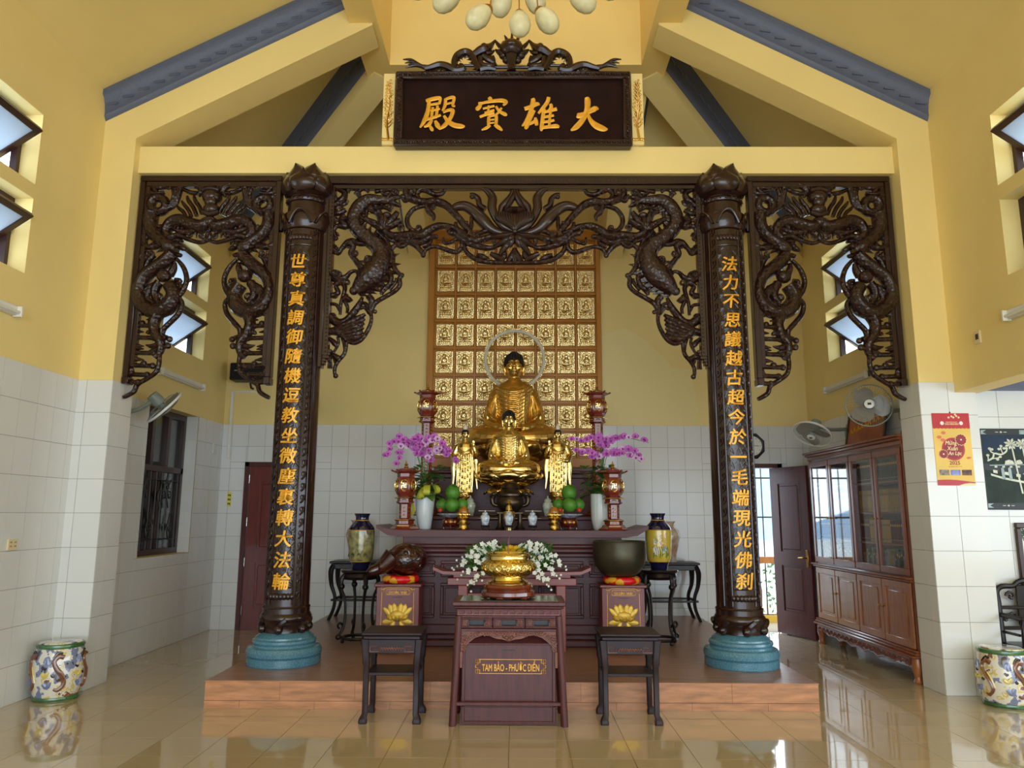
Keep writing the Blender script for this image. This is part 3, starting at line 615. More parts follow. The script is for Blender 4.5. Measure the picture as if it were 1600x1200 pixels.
for (x, y, r_, h_) in ((235, 215, 26, 1), (400, 200, 22, -1), (480, 190, 24, 1), (215, 430, 24, 1), (330, 500, 24, -1), (450, 505, 22, 1), (560, 555, 22, -1), (640, 560, 22, 1), (225, 570, 26, 1), (215, 720, 28, 1), (270, 690, 26, -1), (180, 800, 26, 1), (250, 940, 28, -1), (330, 1010, 28, 1), (300, 1050, 24, -1), (470, 930, 22, 1), (170, 1110, 26, -1)): A.curl(x, y, r_, 10, 1.1, x*.01, h_, mb=tn, dy=-.015)
A.st([(200, 640, 16), (200, 720, 14), (190, 800, 14), (165, 880, 12)], mb=tn).st([(290, 700, 16), (250, 740, 18), (220, 800, 14)], mb=tn).st([(430, 600, 18), (470, 590, 14), (500, 600, 8)], mb=tn)
A.st([(330, 900, 30), (300, 940, 30), (290, 1000, 26), (320, 1050, 20)], mb=dr).st([(230, 230, 16), (300, 250, 18), (360, 240, 14)], mb=tn)
C = Fret(180, 420, 4.706, mir=XM); C.fat = 1.15
C.st([(320, 330, 40), (285, 400, 36), (300, 480, 34), (335, 540, 30), (330, 610, 22), (290, 650, 18)], mb=dr).st([(350, 440, 20), (345, 490, 18), (380, 510, 18)], mb=tn).ball(400, 518, 23, mb=tn).ball(388, 566, 24, mb=tn).st([(300, 470, 20), (250, 465, 16), (235, 480, 10)], mb=tn)
C.st([(385, 562, 16), (340, 590, 15), (326, 640, 15), (322, 700, 15), (298, 762, 15), (230, 810, 15), (165, 850, 15), (138, 902, 15), (85, 935, 14), (60, 945, 12)], mb=tn)
for (y, x1, k) in ((410, 255, 200), (500, 285, 150), (612, 285, 0), (706, 275, 210), (772, 235, 120), (826, 170, 0)):
    C.st([(105-(y-410)*.06, y, 18), ((100+x1)/2, y+6, 15), (x1, y+8, 16)], mb=tn)
    if k: C.ball(k, y-8, 24, mb=tn)
    C.ball(x1, y+8, 24, mb=tn)
for y in (455, 560, 580, 660): C.st([(110, y, 18), (160, y+4, 15), (212, y+10, 3)], mb=tn)
C.st([(335, 545, 16), (280, 570, 18), (225, 560, 4)], mb=tn).st([(330, 590, 16), (285, 600, 16), (240, 610, 4)], mb=tn).st([(270, 370, 14), (230, 375, 4)], mb=tn).ball(150, 515, 24, mb=tn).ball(118, 745, 22, mb=tn).ball(130, 410, 26, mb=tn)
A.merge = None
scr((('dragon_relief', dr, 'lacquer'), ('scrollwork', tn, 'lacquer'), ('mask', fa, 'lacq_smooth')), ss)
dup(ss, (-XM-.02, YS, 3.0), 'narrow dark brown openwork screen with dragons and a mask, right of the right column', mirror=True)
# ================================================================== columns
CHL = '世尊真調御隨機逗教坐微塵裏轉大法輪'; CHR = '法力不思議越古超今於一毛端現光佛刹'
YCOL = 7.27
def column(xc, txt, y0, y1, side):
    r = thing('column', 'dark lacquered column with gold characters on a teal stone base, %s of the altar' % side, 'column', (xc, YCOL, PZ), 'columns flanking the altar')
    z = PZ
    MB().lathe([(.33, 0), (.335, .01), (.335, .07), (.325, .075), (.34, .09), (.342, .12), (.325, .155), (.285, .165), (.28, .18), (.29, .2), (.285, .22), (.265, .23), (.262, .245), (.24, .262), (.215, .28), (.2, .285)], (xc, YCOL, z), 40).build('stone_base', 'stone', r, angle=25)
    zb = z+.285; b = MB()
    b.lathe([(.205, 0), (.2, .06), (.215, .085), (.235, .11), (.235, .14), (.22, .165), (.215, .17), (.215, .215), (.22, .22), (.21, .235)], (xc, YCOL, zb), 32)
    for k in range(6):
        a = math.pi/6+k*math.pi/3; c = (xc+.215*math.cos(a), YCOL+.215*math.sin(a), zb+.035); b.ball(c, .042, .042, .045, 8, 6)
        b.tube([(c[0], c[1], c[2]+.02), (xc+.235*math.cos(a+.12), YCOL+.235*math.sin(a+.12), zb+.09), (xc+.24*math.cos(a+.3), YCOL+.24*math.sin(a+.3), zb+.12)], .025, 6)
    b.build('foot', 'lacq_smooth', r)
    z0 = zb+.235; zt = 4.38; R = .205
    sh = MB().lathe([(R, z0), (R, zt)], (xc, YCOL, 0), 40).build('shaft', 'lacq_smooth', r)
    fm = MB()           # inscription frame and diaper relief wrapped round the shaft
    def wrap(a, z, d): return (xc+(R+d)*math.sin(a), YCOL-(R+d)*math.cos(a), z)
    aw = .53
    for a in (-aw, aw, -aw*1.75, aw*1.75):
        fm.tube([wrap(a, z0+.02, .004), wrap(a, zt-.02, .004)], .009, 6, 1)
    for zz in (z0+.17, zt-.17):
        fm.tube([wrap(-aw+aw*2*i/8, zz, .004) for i in range(9)], .008, 6, 1)
    cell = .068; nz = int((zt-z0-.34)/cell)
    for i in range(nz):
        zz = z0+.18+i*cell
        for j in range(-3, 3):
            a0 = j*aw/3; a1 = (j+1)*aw/3; up = (i+j) % 2 == 0
            for q in (.15, .5, .85):
                p0 = (a0+(a1-a0)*max(0, q-.45), zz+cell*(min(1, q+.1) if up else 1-min(1, q+.1))); p1 = (a0+(a1-a0)*min(1, q+.45), zz+cell*(max(0, q-.75) if up else 1-max(0, q-.75)))
                fm.tube([wrap(p0[0], p0[1], .001), wrap(p1[0], p1[1], .001)], .0055, 4, 1)
    for sg in (-1, 1):     # side border scrolls
        for i in range(int((zt-z0)/.11)):
            zz = z0+.06+i*.11; a = sg*aw*1.38
            fm.tube([wrap(a-.08, zz, .003), wrap(a+.07, zz+.03, .006), wrap(a+.06, zz+.07, .006), wrap(a-.06, zz+.06, .004), wrap(a-.02, zz+.03, .003)], .009, 5, 2)
    for zz in (z0+.09, zt-.09):
        for i in range(-3, 4): fm.ball(wrap(i*.16, zz, .002), .026, .02, .032, 8, 5)
    fm.build('relief', 'lacq_smooth', r)
    cp = MB()
    cp.lathe([(R, zt), (.225, zt+.01), (.225, zt+.03), (.235, zt+.05), (.245, zt+.12), (.235, zt+.18), (.2, zt+.2), (.195, zt+.3), (.21, zt+.31), (.215, zt+.33), (.205, zt+.345), (.195, zt+.36), (.195, zt+.37), (.235, zt+.4)], (xc, YCOL, 0), 32)
    for k in range(24):
        a = k*math.pi/12; cp.ball((xc+.212*math.cos(a), YCOL+.212*math.sin(a), zt+.33), .013, n=6, m=4)
    for k in range(6):
        a = k*math.pi/3+math.pi/6
        d = Vector((math.cos(a), math.sin(a), 0)); t = Vector((-d.y, d.x, 0)); c = Vector((xc, YCOL, 0))
        cp.tube([c+d*.235+t*.11+Vector((0, 0, zt+.05)), c+d*.25+t*.06+Vector((0, 0, zt+.15)), c+d*.262+Vector((0, 0, zt+.19)), c+d*.25-t*.06+Vector((0, 0, zt+.15)), c+d*.235-t*.11+Vector((0, 0, zt+.05))], .012, 6, 3)
    cp.build('collar', 'lacq_smooth', r)
    for k in range(6):      # big lotus bud of six inner and six outer petals
        for lay in (0, 1):
            a = k*math.pi/3-math.pi/2+(math.pi/6 if lay else 0)
            d = Vector((math.cos(a), math.sin(a), 0)); t = Vector((-d.y, d.x, 0)); rows = []
            zz0 = zt+.38; hh = .255+.075*lay
            for i in range(9):
                f = i/8; wd = .165*math.sin(math.pi*min(1, (f*.86+.13)))**.75*(1 if lay == 0 else .95); bul = (.195+.085*math.sin(math.pi*(f*.85+.12)))-(.03 if lay else 0)+(.03*max(0, f-.85)/.15)
                row = []
                for j in range(-3, 4):
                    s_ = j/3; p = Vector((xc, YCOL, zz0+hh*f))+d*(bul*math.cos(s_*.55)-.02*abs(s_)**2)+t*(wd*s_)
                    row.append(tuple(p))
                rows.append(row)
            b = MB().loft(rows, closed=False)
            o = b.build('capital_petal', 'lacq_smooth', r); sol = o.modifiers.new('thick', 'SOLIDIFY'); sol.thickness = .014
    MB().lathe([(.17, zt+.36), (.2, zt+.45), (.2, zt+.58), (.1, zt+.63)], (xc, YCOL, 0), 20).build('capital_core', 'lacq_smooth', r)
    n = len(txt); b = MB(); zA = P(xc*0+(465 if xc < 0 else 1137), y0, Y=YCOL-R).z; zB = P(437 if xc < 0 else 1160, y1, Y=YCOL-R).z
    for i, ch in enumerate(txt):
        zc = zA+(zB-zA)*i/(n-1); vs, fs = text(ch, .158, .004, .0034, .12)
        b.add([wrap(v[0]*.96/R, zc+v[2], .016-v[1]) for v in vs], fs)
    b.build('gold_inscription', 'goldpaint', r, smooth=False)
    return r
column(-2.13, CHL, 408, 908, 'left'); column(2.11, CHR, 413, 908, 'right')
# ================================================================== name plaque
YQ = 7.12
pq = thing('name_plaque', 'dark lacquered plaque with four large gold characters under a dragon crest', 'plaque', (-.02, YQ, 5.26))
def pz(px, py, Y=YQ): p = P(px, py, Y=Y); return p
tlt = Matrix.Translation((0, 0, 0))
x0, x1, z0, z1 = -1.235, 1.19, 5.262, 6.10
assert True
MB().bbox(x0+.06, x1-.06, YQ-.01, YQ+.05, z0+.05, z1-.05, .004).build('board', 'plaque', pq)
b = MB(); fw = .085
for q in nov(((x0, x1, z0, z0+fw), (x0, x1, z1-fw, z1), (x0, x0+fw, z0, z1), (x1-fw, x1, z0, z1))): b.bbox(q[0], q[1], YQ-.05, YQ+.05, q[2], q[3], .012)
b.build('frame', 'lacq_smooth', pq)
b = MB()
for i in range(46):
    xx = x0+.04+(x1-x0-.08)*i/45
    for zz in (z0+.043, z1-.043): b.tube([(xx-.022, YQ-.05, zz-.012), (xx-.006, YQ-.058, zz+.014), (xx+.01, YQ-.054, zz-.006), (xx+.024, YQ-.05, zz+.012)], .009, 5, 2)
for i in range(15):
    zz = z0+.1+(z1-z0-.2)*i/14
    for xx in (x0+.043, x1-.043): b.tube([(xx-.012, YQ-.05, zz-.022), (xx+.014, YQ-.058, zz-.006), (xx-.006, YQ-.054, zz+.01), (xx+.012, YQ-.05, zz+.024)], .009, 5, 2)
b.build('frame_ornament', 'lacquer', pq)
# brush characters traced stroke by stroke (crop origin 600,40 at 4x)
G = Fret(600, 40, 4.0, Y=YQ-.015)
def brush(name, sts):
    b = MB()
    for k, s_ in enumerate(sts): G.st(s_, mb=b, dep=.22, n=8, sm=5, dy=-.0006*k)
    b.build(name, 'goldpaint', pq)
brush('gold_character', [  # 大
    [(1205, 560, 16), (1225, 562, 20), (1270, 545, 14), (1318, 520, 20), (1330, 530, 14)],
    [(1265, 448, 12), (1272, 470, 20), (1268, 530, 17), (1240, 590, 18), (1200, 635, 18), (1168, 655, 6)],
    [(1270, 540, 8), (1290, 590, 14), (1325, 625, 22), (1370, 645, 20), (1398, 648, 6)]])
brush('gold_character', [  # 雄
    [(878, 520, 14), (905, 512, 14), (955, 490, 15), (965, 500, 9)], [(928, 455, 12), (932, 475, 16), (915, 540, 14), (890, 600, 14), (862, 628, 5)],
    [(940, 530, 10), (915, 580, 12), (900, 612, 12), (925, 608, 11), (950, 590, 10)], [(945, 575, 8), (950, 600, 14), (955, 625, 10)],
    [(1030, 448, 12), (1020, 480, 13), (990, 520, 12), (965, 550, 8)], [(1000, 520, 12), (992, 580, 13), (985, 640, 13), (982, 660, 5)],
    [(1040, 490, 10), (1045, 510, 12), (1028, 535, 7)], [(990, 545, 9), (1030, 535, 11), (1080, 522, 13)], [(992, 575, 9), (1030, 568, 10), (1062, 562, 9)], [(990, 605, 9), (1030, 600, 10), (1064, 592, 9)],
    [(985, 640, 11), (1030, 634, 12), (1075, 630, 15), (1096, 636, 8)], [(1042, 530, 9), (1036, 580, 9), (1032, 632, 9)], [(905, 605, 12), (890, 635, 14), (885, 650, 6)]])
brush('gold_character', [  # 寳
    [(655, 448, 10), (664, 458, 14), (668, 475, 9)], [(598, 478, 10), (600, 500, 13), (585, 520, 15), (578, 530, 6)], [(600, 488, 9), (660, 475, 11), (730, 468, 14), (762, 478, 14), (745, 500, 7)],
    [(618, 520, 7), (650, 512, 8), (690, 502, 8)], [(628, 545, 7), (655, 538, 8), (690, 528, 8)], [(598, 572, 9), (640, 556, 10), (690, 545, 8)], [(655, 500, 7), (652, 530, 8), (645, 556, 7)],
    [(700, 505, 8), (720, 535, 10), (755, 555, 13), (770, 562, 5)], [(735, 515, 8), (715, 545, 8), (690, 565, 6)],
    [(655, 570, 10), (654, 600, 11), (652, 632, 8)], [(655, 570, 9), (690, 562, 9), (702, 572, 11), (700, 630, 10)], [(660, 592, 6), (690, 588, 6)], [(660, 612, 6), (690, 608, 6)],
    [(665, 625, 8), (640, 642, 11), (610, 655, 5)], [(690, 622, 8), (715, 638, 14), (740, 658, 6)]])
brush('gold_character', [  # 殿
    [(262, 470, 10), (290, 462, 14), (340, 452, 14), (352, 460, 10), (345, 490, 9)], [(285, 495, 8), (320, 490, 9), (345, 486, 8)], [(282, 470, 12), (275, 530, 14), (255, 590, 15), (225, 638, 6)],
    [(305, 510, 9), (300, 550, 10), (296, 580, 8)], [(335, 500, 9), (330, 545, 10), (322, 580, 8)], [(290, 532, 7), (320, 528, 8), (350, 520, 7)], [(265, 590, 9), (310, 575, 11), (355, 560, 8)],
    [(300, 590, 9), (280, 620, 13), (250, 635, 6)], [(320, 595, 8), (335, 625, 16), (350, 650, 5)], [(285, 625, 8), (300, 650, 12), (310, 655, 6)],
    [(385, 458, 10), (382, 500, 11), (365, 535, 7)], [(385, 462, 9), (425, 450, 12), (438, 458, 11), (430, 500, 9), (445, 505, 7)], [(390, 492, 7), (425, 484, 7)],
    [(370, 545, 8), (405, 530, 11), (430, 535, 14), (415, 580, 13), (380, 625, 15), (345, 650, 6)], [(375, 565, 8), (400, 600, 14), (440, 625, 18), (485, 632, 16), (506, 632, 5)]])
# crest
H = Fret(600, 40, 4.0, Y=YQ, mir=P(800, 110, Y=YQ).x); cr = MB(); pe = MB(); cr.tw = MB()
H.st([(255, 272, 16), (300, 262, 22), (350, 250, 26), (400, 262, 28), (450, 285, 24), (500, 275, 22)], mb=cr, spikes=.05, side=1)
H.st([(440, 285, 20), (440, 230, 24), (460, 190, 26), (510, 168, 26), (550, 190, 26), (575, 240, 24), (600, 280, 24)], mb=cr, spikes=.05, side=1).st([(600, 280, 22), (650, 270, 22), (700, 278, 16)], mb=cr)
for p in (((118, 212), (170, 215)), ((130, 235), (180, 228)), ((135, 265), (190, 250)), ((150, 245), (190, 240))): H.st([(280, 265, 18), (235, 255, 13), (*p[1], 10), (*p[0], 3)], mb=cr)
H.st([(560, 190, 24), (600, 165, 34), (640, 150, 34), (670, 125, 18), (692, 95, 7)], mb=cr).st([(640, 175, 20), (670, 170, 14), (690, 155, 6)], mb=cr).ball(625, 128, 24, 20, mb=cr).st([(610, 150, 18), (580, 160, 12), (556, 158, 4)], mb=cr).st([(620, 190, 22), (650, 215, 18), (690, 235, 10)], mb=cr)
for i in range(4): H.st([(640+14*i, 190, 8), (655+12*i, 215, 8), (665+10*i, 240, 3)], mb=cr)
H.st([(600, 200, 20), (610, 240, 18), (660, 260, 22), (700, 240, 14)], mb=cr).st([(480, 290, 16), (480, 250, 18), (510, 275, 12)], mb=cr).st([(690, 262, 9), (740, 262, 9), (790, 262, 9)], mb=cr).st([(500, 250, 9), (560, 250, 9)], mb=cr)
H.st([(250, 292, 9), (420, 294, 10), (600, 294, 10), (800, 294, 10)], mb=cr)
H0 = Fret(600, 40, 4.0, Y=YQ)
H0.ball(797, 145, 56, 54, mb=pe, dy=-.02).ball(797, 150, 86, 66, mb=pe).st([(797, 200, 50), (797, 240, 34), (797, 270, 28), (797, 296, 40)], mb=pe)
H0.st([(797, 120, 16), (800, 85, 12), (797, 45, 3)], mb=pe)
H.st([(770, 110, 14), (765, 85, 12), (752, 60, 3)], mb=pe).st([(735, 140, 16), (710, 115, 12), (694, 88, 3)], mb=pe).st([(740, 180, 22), (715, 165, 16), (695, 150, 5)], mb=pe).ball(745, 185, 30, mb=pe).ball(765, 215, 28, mb=pe)
cr.build('dragon_crest', 'lacq_smooth', pq); cr.tw.build('dragon_crest', 'lacq_smooth', pq); pe.build('flaming_pearl', 'lacq_smooth', pq)
# upright panels either side of the plaque (painted board with gold tree)
for (xa, xb, nm) in ((601, 621, 'left'), (986, 1002, 'right')):
    a = P(xa, 116, Y=7.16); c = P(xb, 228, Y=7.16)
    x0, x1 = (-1.37, -1.25) if nm == 'left' else (1.205, 1.325) ; t = thing('gold_tree_panel', 'narrow cream panel with a gold relief tree, %s of the plaque' % nm, 'wall panel', ((x0+x1)/2, 7.16, 5.31), 'tree panels beside the plaque')
    MB().bbox(x0, x1, 7.14, 7.18, 5.312, 6.11, .004).build('board', 'yellow', t); b = MB(); mx = (x0+x1)/2; wv = (x1-x0)*.42
    b.tube([(mx+.01, 7.137, 5.36, .014), (mx-.01, 7.137, 5.55, .011), (mx+.012, 7.137, 5.75, .008), (mx, 7.137, 6.0, .004)], n=6)
    rr = random.Random(3)
    for i in range(26):
        zz = 5.48+i*.02; sg = 1 if i % 2 else -1; L = wv*(.5+.5*rr.random())*(1-.5*(i/26))
        b.tube([(mx, 7.137, zz, .006), (mx+sg*L*.6, 7.135, zz+.02, .006), (mx+sg*L, 7.137, zz+.05, .004)], n=5, sm=2); b.ball((mx+sg*L, 7.135, zz+.05), .013, .006, .011, 6, 4)
    for i in range(7): b.ball((mx-wv+wv*2*i/6, 7.136, 5.36+.012*rr.random()), .018, .008, .016, 6, 4)
    b.build('tree_relief', 'gold2', t)
# ================================================================== windows, doors, fixtures on the walls
def awning(n, sg, y0, y1, z0, z1, open_, lab):
    """pivoting sash in a high opening; frame sits at the outer face of the wall"""
    xf = sg*(XW+.19); b = MB(); t = .045
    for q in nov(((y0, y1, z0, z0+t), (y0, y1, z1-t, z1), (y0, y0+t, z0, z1), (y1-t, y1, z0, z1))): b.box(*sorted((xf-.03, xf+.03)), *q)
    r = struct(b.build('window_%d' % n, 'frame', smooth=False, base=(xf, (y0+y1)/2, z0)), lab)
    a = math.radians(54 if open_ else 4); hz = (z1-z0)/2-.05; zc = (z0+z1)/2; ya, yb_ = y0+.05, y1-.05
    m4 = Matrix.Translation((xf, 0, zc)) @ Matrix.Rotation(-sg*a, 4, 'Y')
    s = MB(); s.m = m4; w_ = .055
    for q in nov(((ya, yb_, -hz, -hz+w_), (ya, yb_, hz-w_, hz), (ya, ya+w_, -hz, hz), (yb_-w_, yb_, -hz, hz))): s.box(-.02, .02, *q)
    so = s.build('sash', 'frame', r, smooth=False)
    g = MB(); g.m = m4; g.box(-.004, .004, ya+.04, yb_-.04, -hz+.04, hz-.04); g.build('pane', 'frost', so, smooth=False)
k = 1
for sg, sd in ((-1, 'left'), (1, 'right')):
    for i, h in enumerate(HI):
        nm = ('upper' if i % 2 == 0 else 'lower')+' frosted pivot window high in the %s wall, %s' % (sd, ('before the carved screens', 'before the carved screens', 'behind the carved screens', 'behind the carved screens', 'behind the viewer', 'behind the viewer')[i])
        awning(k, sg, *h, not (sg > 0 and i == 1), nm); k += 1
# big window in the left wall -------------------------------------------------
y0, y1, z0, z1 = BIGW; xf = -XW-.2; b = MB(); t = .07
for q in nov(((y0, y1, z0, z0+t), (y0, y1, z1-t, z1), (y0, y0+t, z0, z1), (y1-t, y1, z0, z1), (y0, y1, 2.08, 2.15))): b.box(xf-.03, xf+.05, *q)
for yy in (y0+.48, y0+.88): b.box(xf-.025, xf+.045, yy-.035, yy+.035, 2.15, z1)
bw = struct(b.build('window_13', 'frame', smooth=False, base=(xf, (y0+y1)/2, z0)), 'tall dark framed window with an iron grille in the left wall')
for q in ((y0+t, y0+.445, 2.15, z1-t), (y0+.515, y0+.845, 2.15, z1-t), (y0+.915, y1-t, 2.15, z1-t), (y0+t, y1-t, z0+t, 2.08)): MB().box(xf-.004, xf+.004, *q).build('pane', 'glass', bw, smooth=False)
b = MB(); rr = random.Random(5)
for i in range(9): yy = y0+.1+i*(y1-y0-.2)/8; b.tube([(xf+.03, yy, z0+.06), (xf+.03, yy, 2.08)], .007, 5, 1)
for zz in (z0+.18, 1.98): b.tube([(xf+.03, y0+.05, zz), (xf+.03, y1-.05, zz)], .008, 5, 1)
for i in range(10):
    yc = y0+.15+rr.random()*(y1-y0-.3); zc = z0+.25+rr.random()*.6; R_ = .05+.06*rr.random(); h = rr.choice((-1, 1))
    b.tube([(xf+.035, yc+h*R_*(1-.8*f/13)*math.cos(f*.6), zc+R_*(1-.8*f/13)*math.sin(f*.6)) for f in range(14)], .008, 5, 1)
    b.tube([(xf+.035, yc, zc-.15), (xf+.035, yc+.06*h, zc), (xf+.035, yc-.02*h, zc+.2)], .008, 5, 3)
b.build('grille', 'iron', bw)
# corridor room behind that window
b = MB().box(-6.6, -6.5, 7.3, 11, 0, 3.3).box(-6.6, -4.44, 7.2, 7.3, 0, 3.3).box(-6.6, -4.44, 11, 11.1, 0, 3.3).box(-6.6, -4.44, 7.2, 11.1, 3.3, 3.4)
wc = struct(b.build('wall_corridor', mat('corridor colour darkened as unlit', '#3A3420', .7), smooth=False), 'dim corridor seen through the left window')  # the unlit dimness of the corridor is put into its wall colour
# doors -----------------------------------------------------------------------------
def door_leaf(b_leaf, w_, h_, t=.045):
    """leaf from (0..w, 0..t, 0..h): boards plus raised panels"""
    s = .14; pz = [(.28, .92), (1.06, h_-.2)]
    for q in ((s, w_-s, 0, .28), (s, w_-s, .92, 1.06), (s, w_-s, h_-.2, h_), (0, s, 0, h_), (w_-s, w_, 0, h_)): b_leaf.box(q[0], q[1], 0, t, q[2], q[3])
    return [(s, w_-s, a, c) for a, c in pz]
def panel(mb, x0, x1, z0, z1, t=.045):
    mb.box(x0, x1, .012, t-.012, z0, z1)
    for sd in (0, 1):
        y = .004 if sd == 0 else t-.004
        for q in nov(((x0, x1, z0, z0+.022), (x0, x1, z1-.022, z1), (x0, x0+.022, z0, z1), (x1-.022, x1, z0, z1))): mb.box(q[0], q[1], *sorted((y-.006, y+.006)), q[2], q[3])
    mb.bbox(x0+.05, x1-.05, .002, t-.002, z0+.05, z1-.05, .012)
def frame_door(n, D, lab):
    b = MB(); t = .06
    for q in nov(((D[0], D[0]+t, 0, D[3]), (D[1]-t, D[1], 0, D[3]), (D[0], D[1], D[3]-t, D[3]))): b.box(q[0], q[1], YB-.03, YB+.2, q[2], q[3])
    return struct(b.build('door_%d' % n, 'rosewood', smooth=False, base=((D[0]+D[1])/2, YB, 0)), lab)
d1 = frame_door(1, DL, 'closed red brown panelled door in the back wall, behind the left column')
def leaf(parent, m4, w_, h_, m, mp):
    b = MB(); b.m = m4; ps = door_leaf(b, w_, h_); lo_ = b.build('leaf', m, parent, smooth=False)
    for q in ps: c = MB(); c.m = m4; panel(c, *q); c.build('panel', mp, lo_, smooth=False)
    return lo_
lf = leaf(d1, Matrix.Translation((DL[0]+.058, YB+.01, .002)), .884, 2.24, 'mahog', 'mahog')
MB().box(DL[0], DL[1], YB+.12, YB+.16, 0, DL[3]).build('backing', 'rosewood', d1, smooth=False)  # unseen board added to block outside light leaking round the leaf
for zz in (.2, .85, 1.4, 2.0): MB().tube([(DL[0]+.066, YB-.005, zz), (DL[0]+.066, YB-.005, zz+.12)], .009, 8, 1).build('hinge', 'chrome', d1)
d2 = frame_door(2, DR, 'open dark red door in the back wall, beside the glazed cabinet')
hp = P(1213, 985, Z=0)
ang = math.atan2(10.1-YB, 3.9-3.62)
# leaf hinged at the right jamb and swung into the room
hx, hy = DR[1]-.04, YB-.02; ex, ey = 3.83, 10.02
hx, hy = 3.60, YB-.02
m4 = Matrix.Translation((hx, hy, .012)) @ Matrix.Rotation(math.atan2(ey-hy, ex-hx), 4, 'Z')
lf = leaf(d2, m4, .74, 2.22, 'rosewood', 'rosewood')
c = MB(); c.m = m4
c.bbox(.66, .70, .045, .056, .9, 1.12, .004).tube([(.68, .056, 1.02), (.68, .10, 1.02), (.64, .105, 1.02), (.57, .10, 1.015)], .01, 8, 3).bbox(.66, .70, -.012, 0, .9, 1.12, .004).tube([(.68, 0, 1.02), (.68, -.055, 1.02), (.64, -.06, 1.02), (.57, -.055, 1.015)], .01, 8, 3)
c.build('handle', 'brass', lf)
# outside the back door: balcony with grille, hedge, far hills
og = struct(MB().box(-30, 30, YB+.2, 60, -.2, -.02).build('floor_terrace', mat('terrace concrete', '#A9ABA8', .7), smooth=False), 'grey terrace outside the back door')
gz = thing('balcony_grille', 'iron balcony grille with vertical bars outside the open door', 'grille', (3.4, 11.75, 0))
b = MB()
for i in range(26): x = 1.9+i*.16; b.box(x-.008, x+.008, 11.74, 11.756, .1, 2.7)
for zz in (.1, 1.55, 2.15, 2.7): b.box(1.85, 6.0, 11.735, 11.76, zz-.012, zz+.012)
b.build('bars', 'iron', gz, smooth=False)
MB().bbox(1.85, 6.0, 11.68, 11.82, .86, .96).build('handrail', 'cab', gz)
MB().box(1.85, 6.0, 11.7, 11.8, -.02, .1).build('plinth', mat('yellow plinth', '#C9A23C', .6), gz, smooth=False)
rr = random.Random(11); hd = MB()
for i in range(900):
    c = Vector((2.2+4.4*rr.random(), 12.1+.5*rr.random(), .02+.8*rr.random())); d = Vector((rr.uniform(-1, 1), rr.uniform(-1, .3), rr.uniform(-.3, 1))).normalized(); s_ = d.orthogonal().normalized()*.03; L = .09
    hd.add([c, c+d*L*.5+s_, c+d*L, c+d*L*.5-s_], [(0, 1, 2, 3)])
M['leaf'] = mat('green leaf', '#3F6B2A', .45, var=.35, vscale=9)
ho = thing('hedge', 'leafy green hedge behind the balcony grille', 'hedge', (4.4, 12.35, -.02)); tag(hd.build('foliage', 'leaf', ho, smooth=False), kind='stuff')
b = MB()
for i in range(9): b.tube([(2.4+.5*i, 12.35, -.02), (2.42+.5*i, 12.33, .4), (2.36+.5*i, 12.37, .75)], .02, 6, 2)
tag(b.build('stems', 'cab', ho), kind='stuff')
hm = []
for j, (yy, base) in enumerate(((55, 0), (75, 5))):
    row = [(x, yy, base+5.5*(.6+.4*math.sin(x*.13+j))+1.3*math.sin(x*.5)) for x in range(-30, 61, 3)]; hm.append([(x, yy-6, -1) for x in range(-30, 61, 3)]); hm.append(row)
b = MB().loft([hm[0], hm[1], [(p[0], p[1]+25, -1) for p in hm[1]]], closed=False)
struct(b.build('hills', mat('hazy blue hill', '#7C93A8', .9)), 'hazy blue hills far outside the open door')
# strip lamps ---------------------------------------------------------------------------
M['tube'] = mat('unlit white tube', '#E8E6DC', .3)
def strip(sg, ya, yb_, z, lab):
    x = sg*XW; r = thing('strip_lamp', lab, 'lamp', (x, (ya+yb_)/2, z), 'unlit strip lamps on the walls')
    MB().bbox(*sorted((x-sg*.006, x-sg*.05)), ya, yb_, z-.03, z+.05, .006).build('housing', 'white', r)
    for yy in (ya+.012, yb_-.012): MB().bbox(*sorted((x-sg*.01, x-sg*.085)), yy-.012, yy+.012, z-.04, z+.05, .004).build('end_cap', 'white', r)
    MB().tube([(x-sg*.066, ya+.02, z-.005), (x-sg*.066, yb_-.02, z-.005)], .014, 10, 1).build('lamp_tube', 'tube', r)
strip(-1, 8.6, 9.8, 3.22, 'white strip lamp on the left wall behind the carved screen')
strip(-1, 4.9, 6.06, 3.23, 'white strip lamp on the left wall at the left edge')
strip(1, 8.69, 9.91, 3.22, 'white strip lamp on the right wall above the glazed cabinet')
strip(1, 4.96, 6.16, 3.24, 'white strip lamp on the right wall at the right edge')
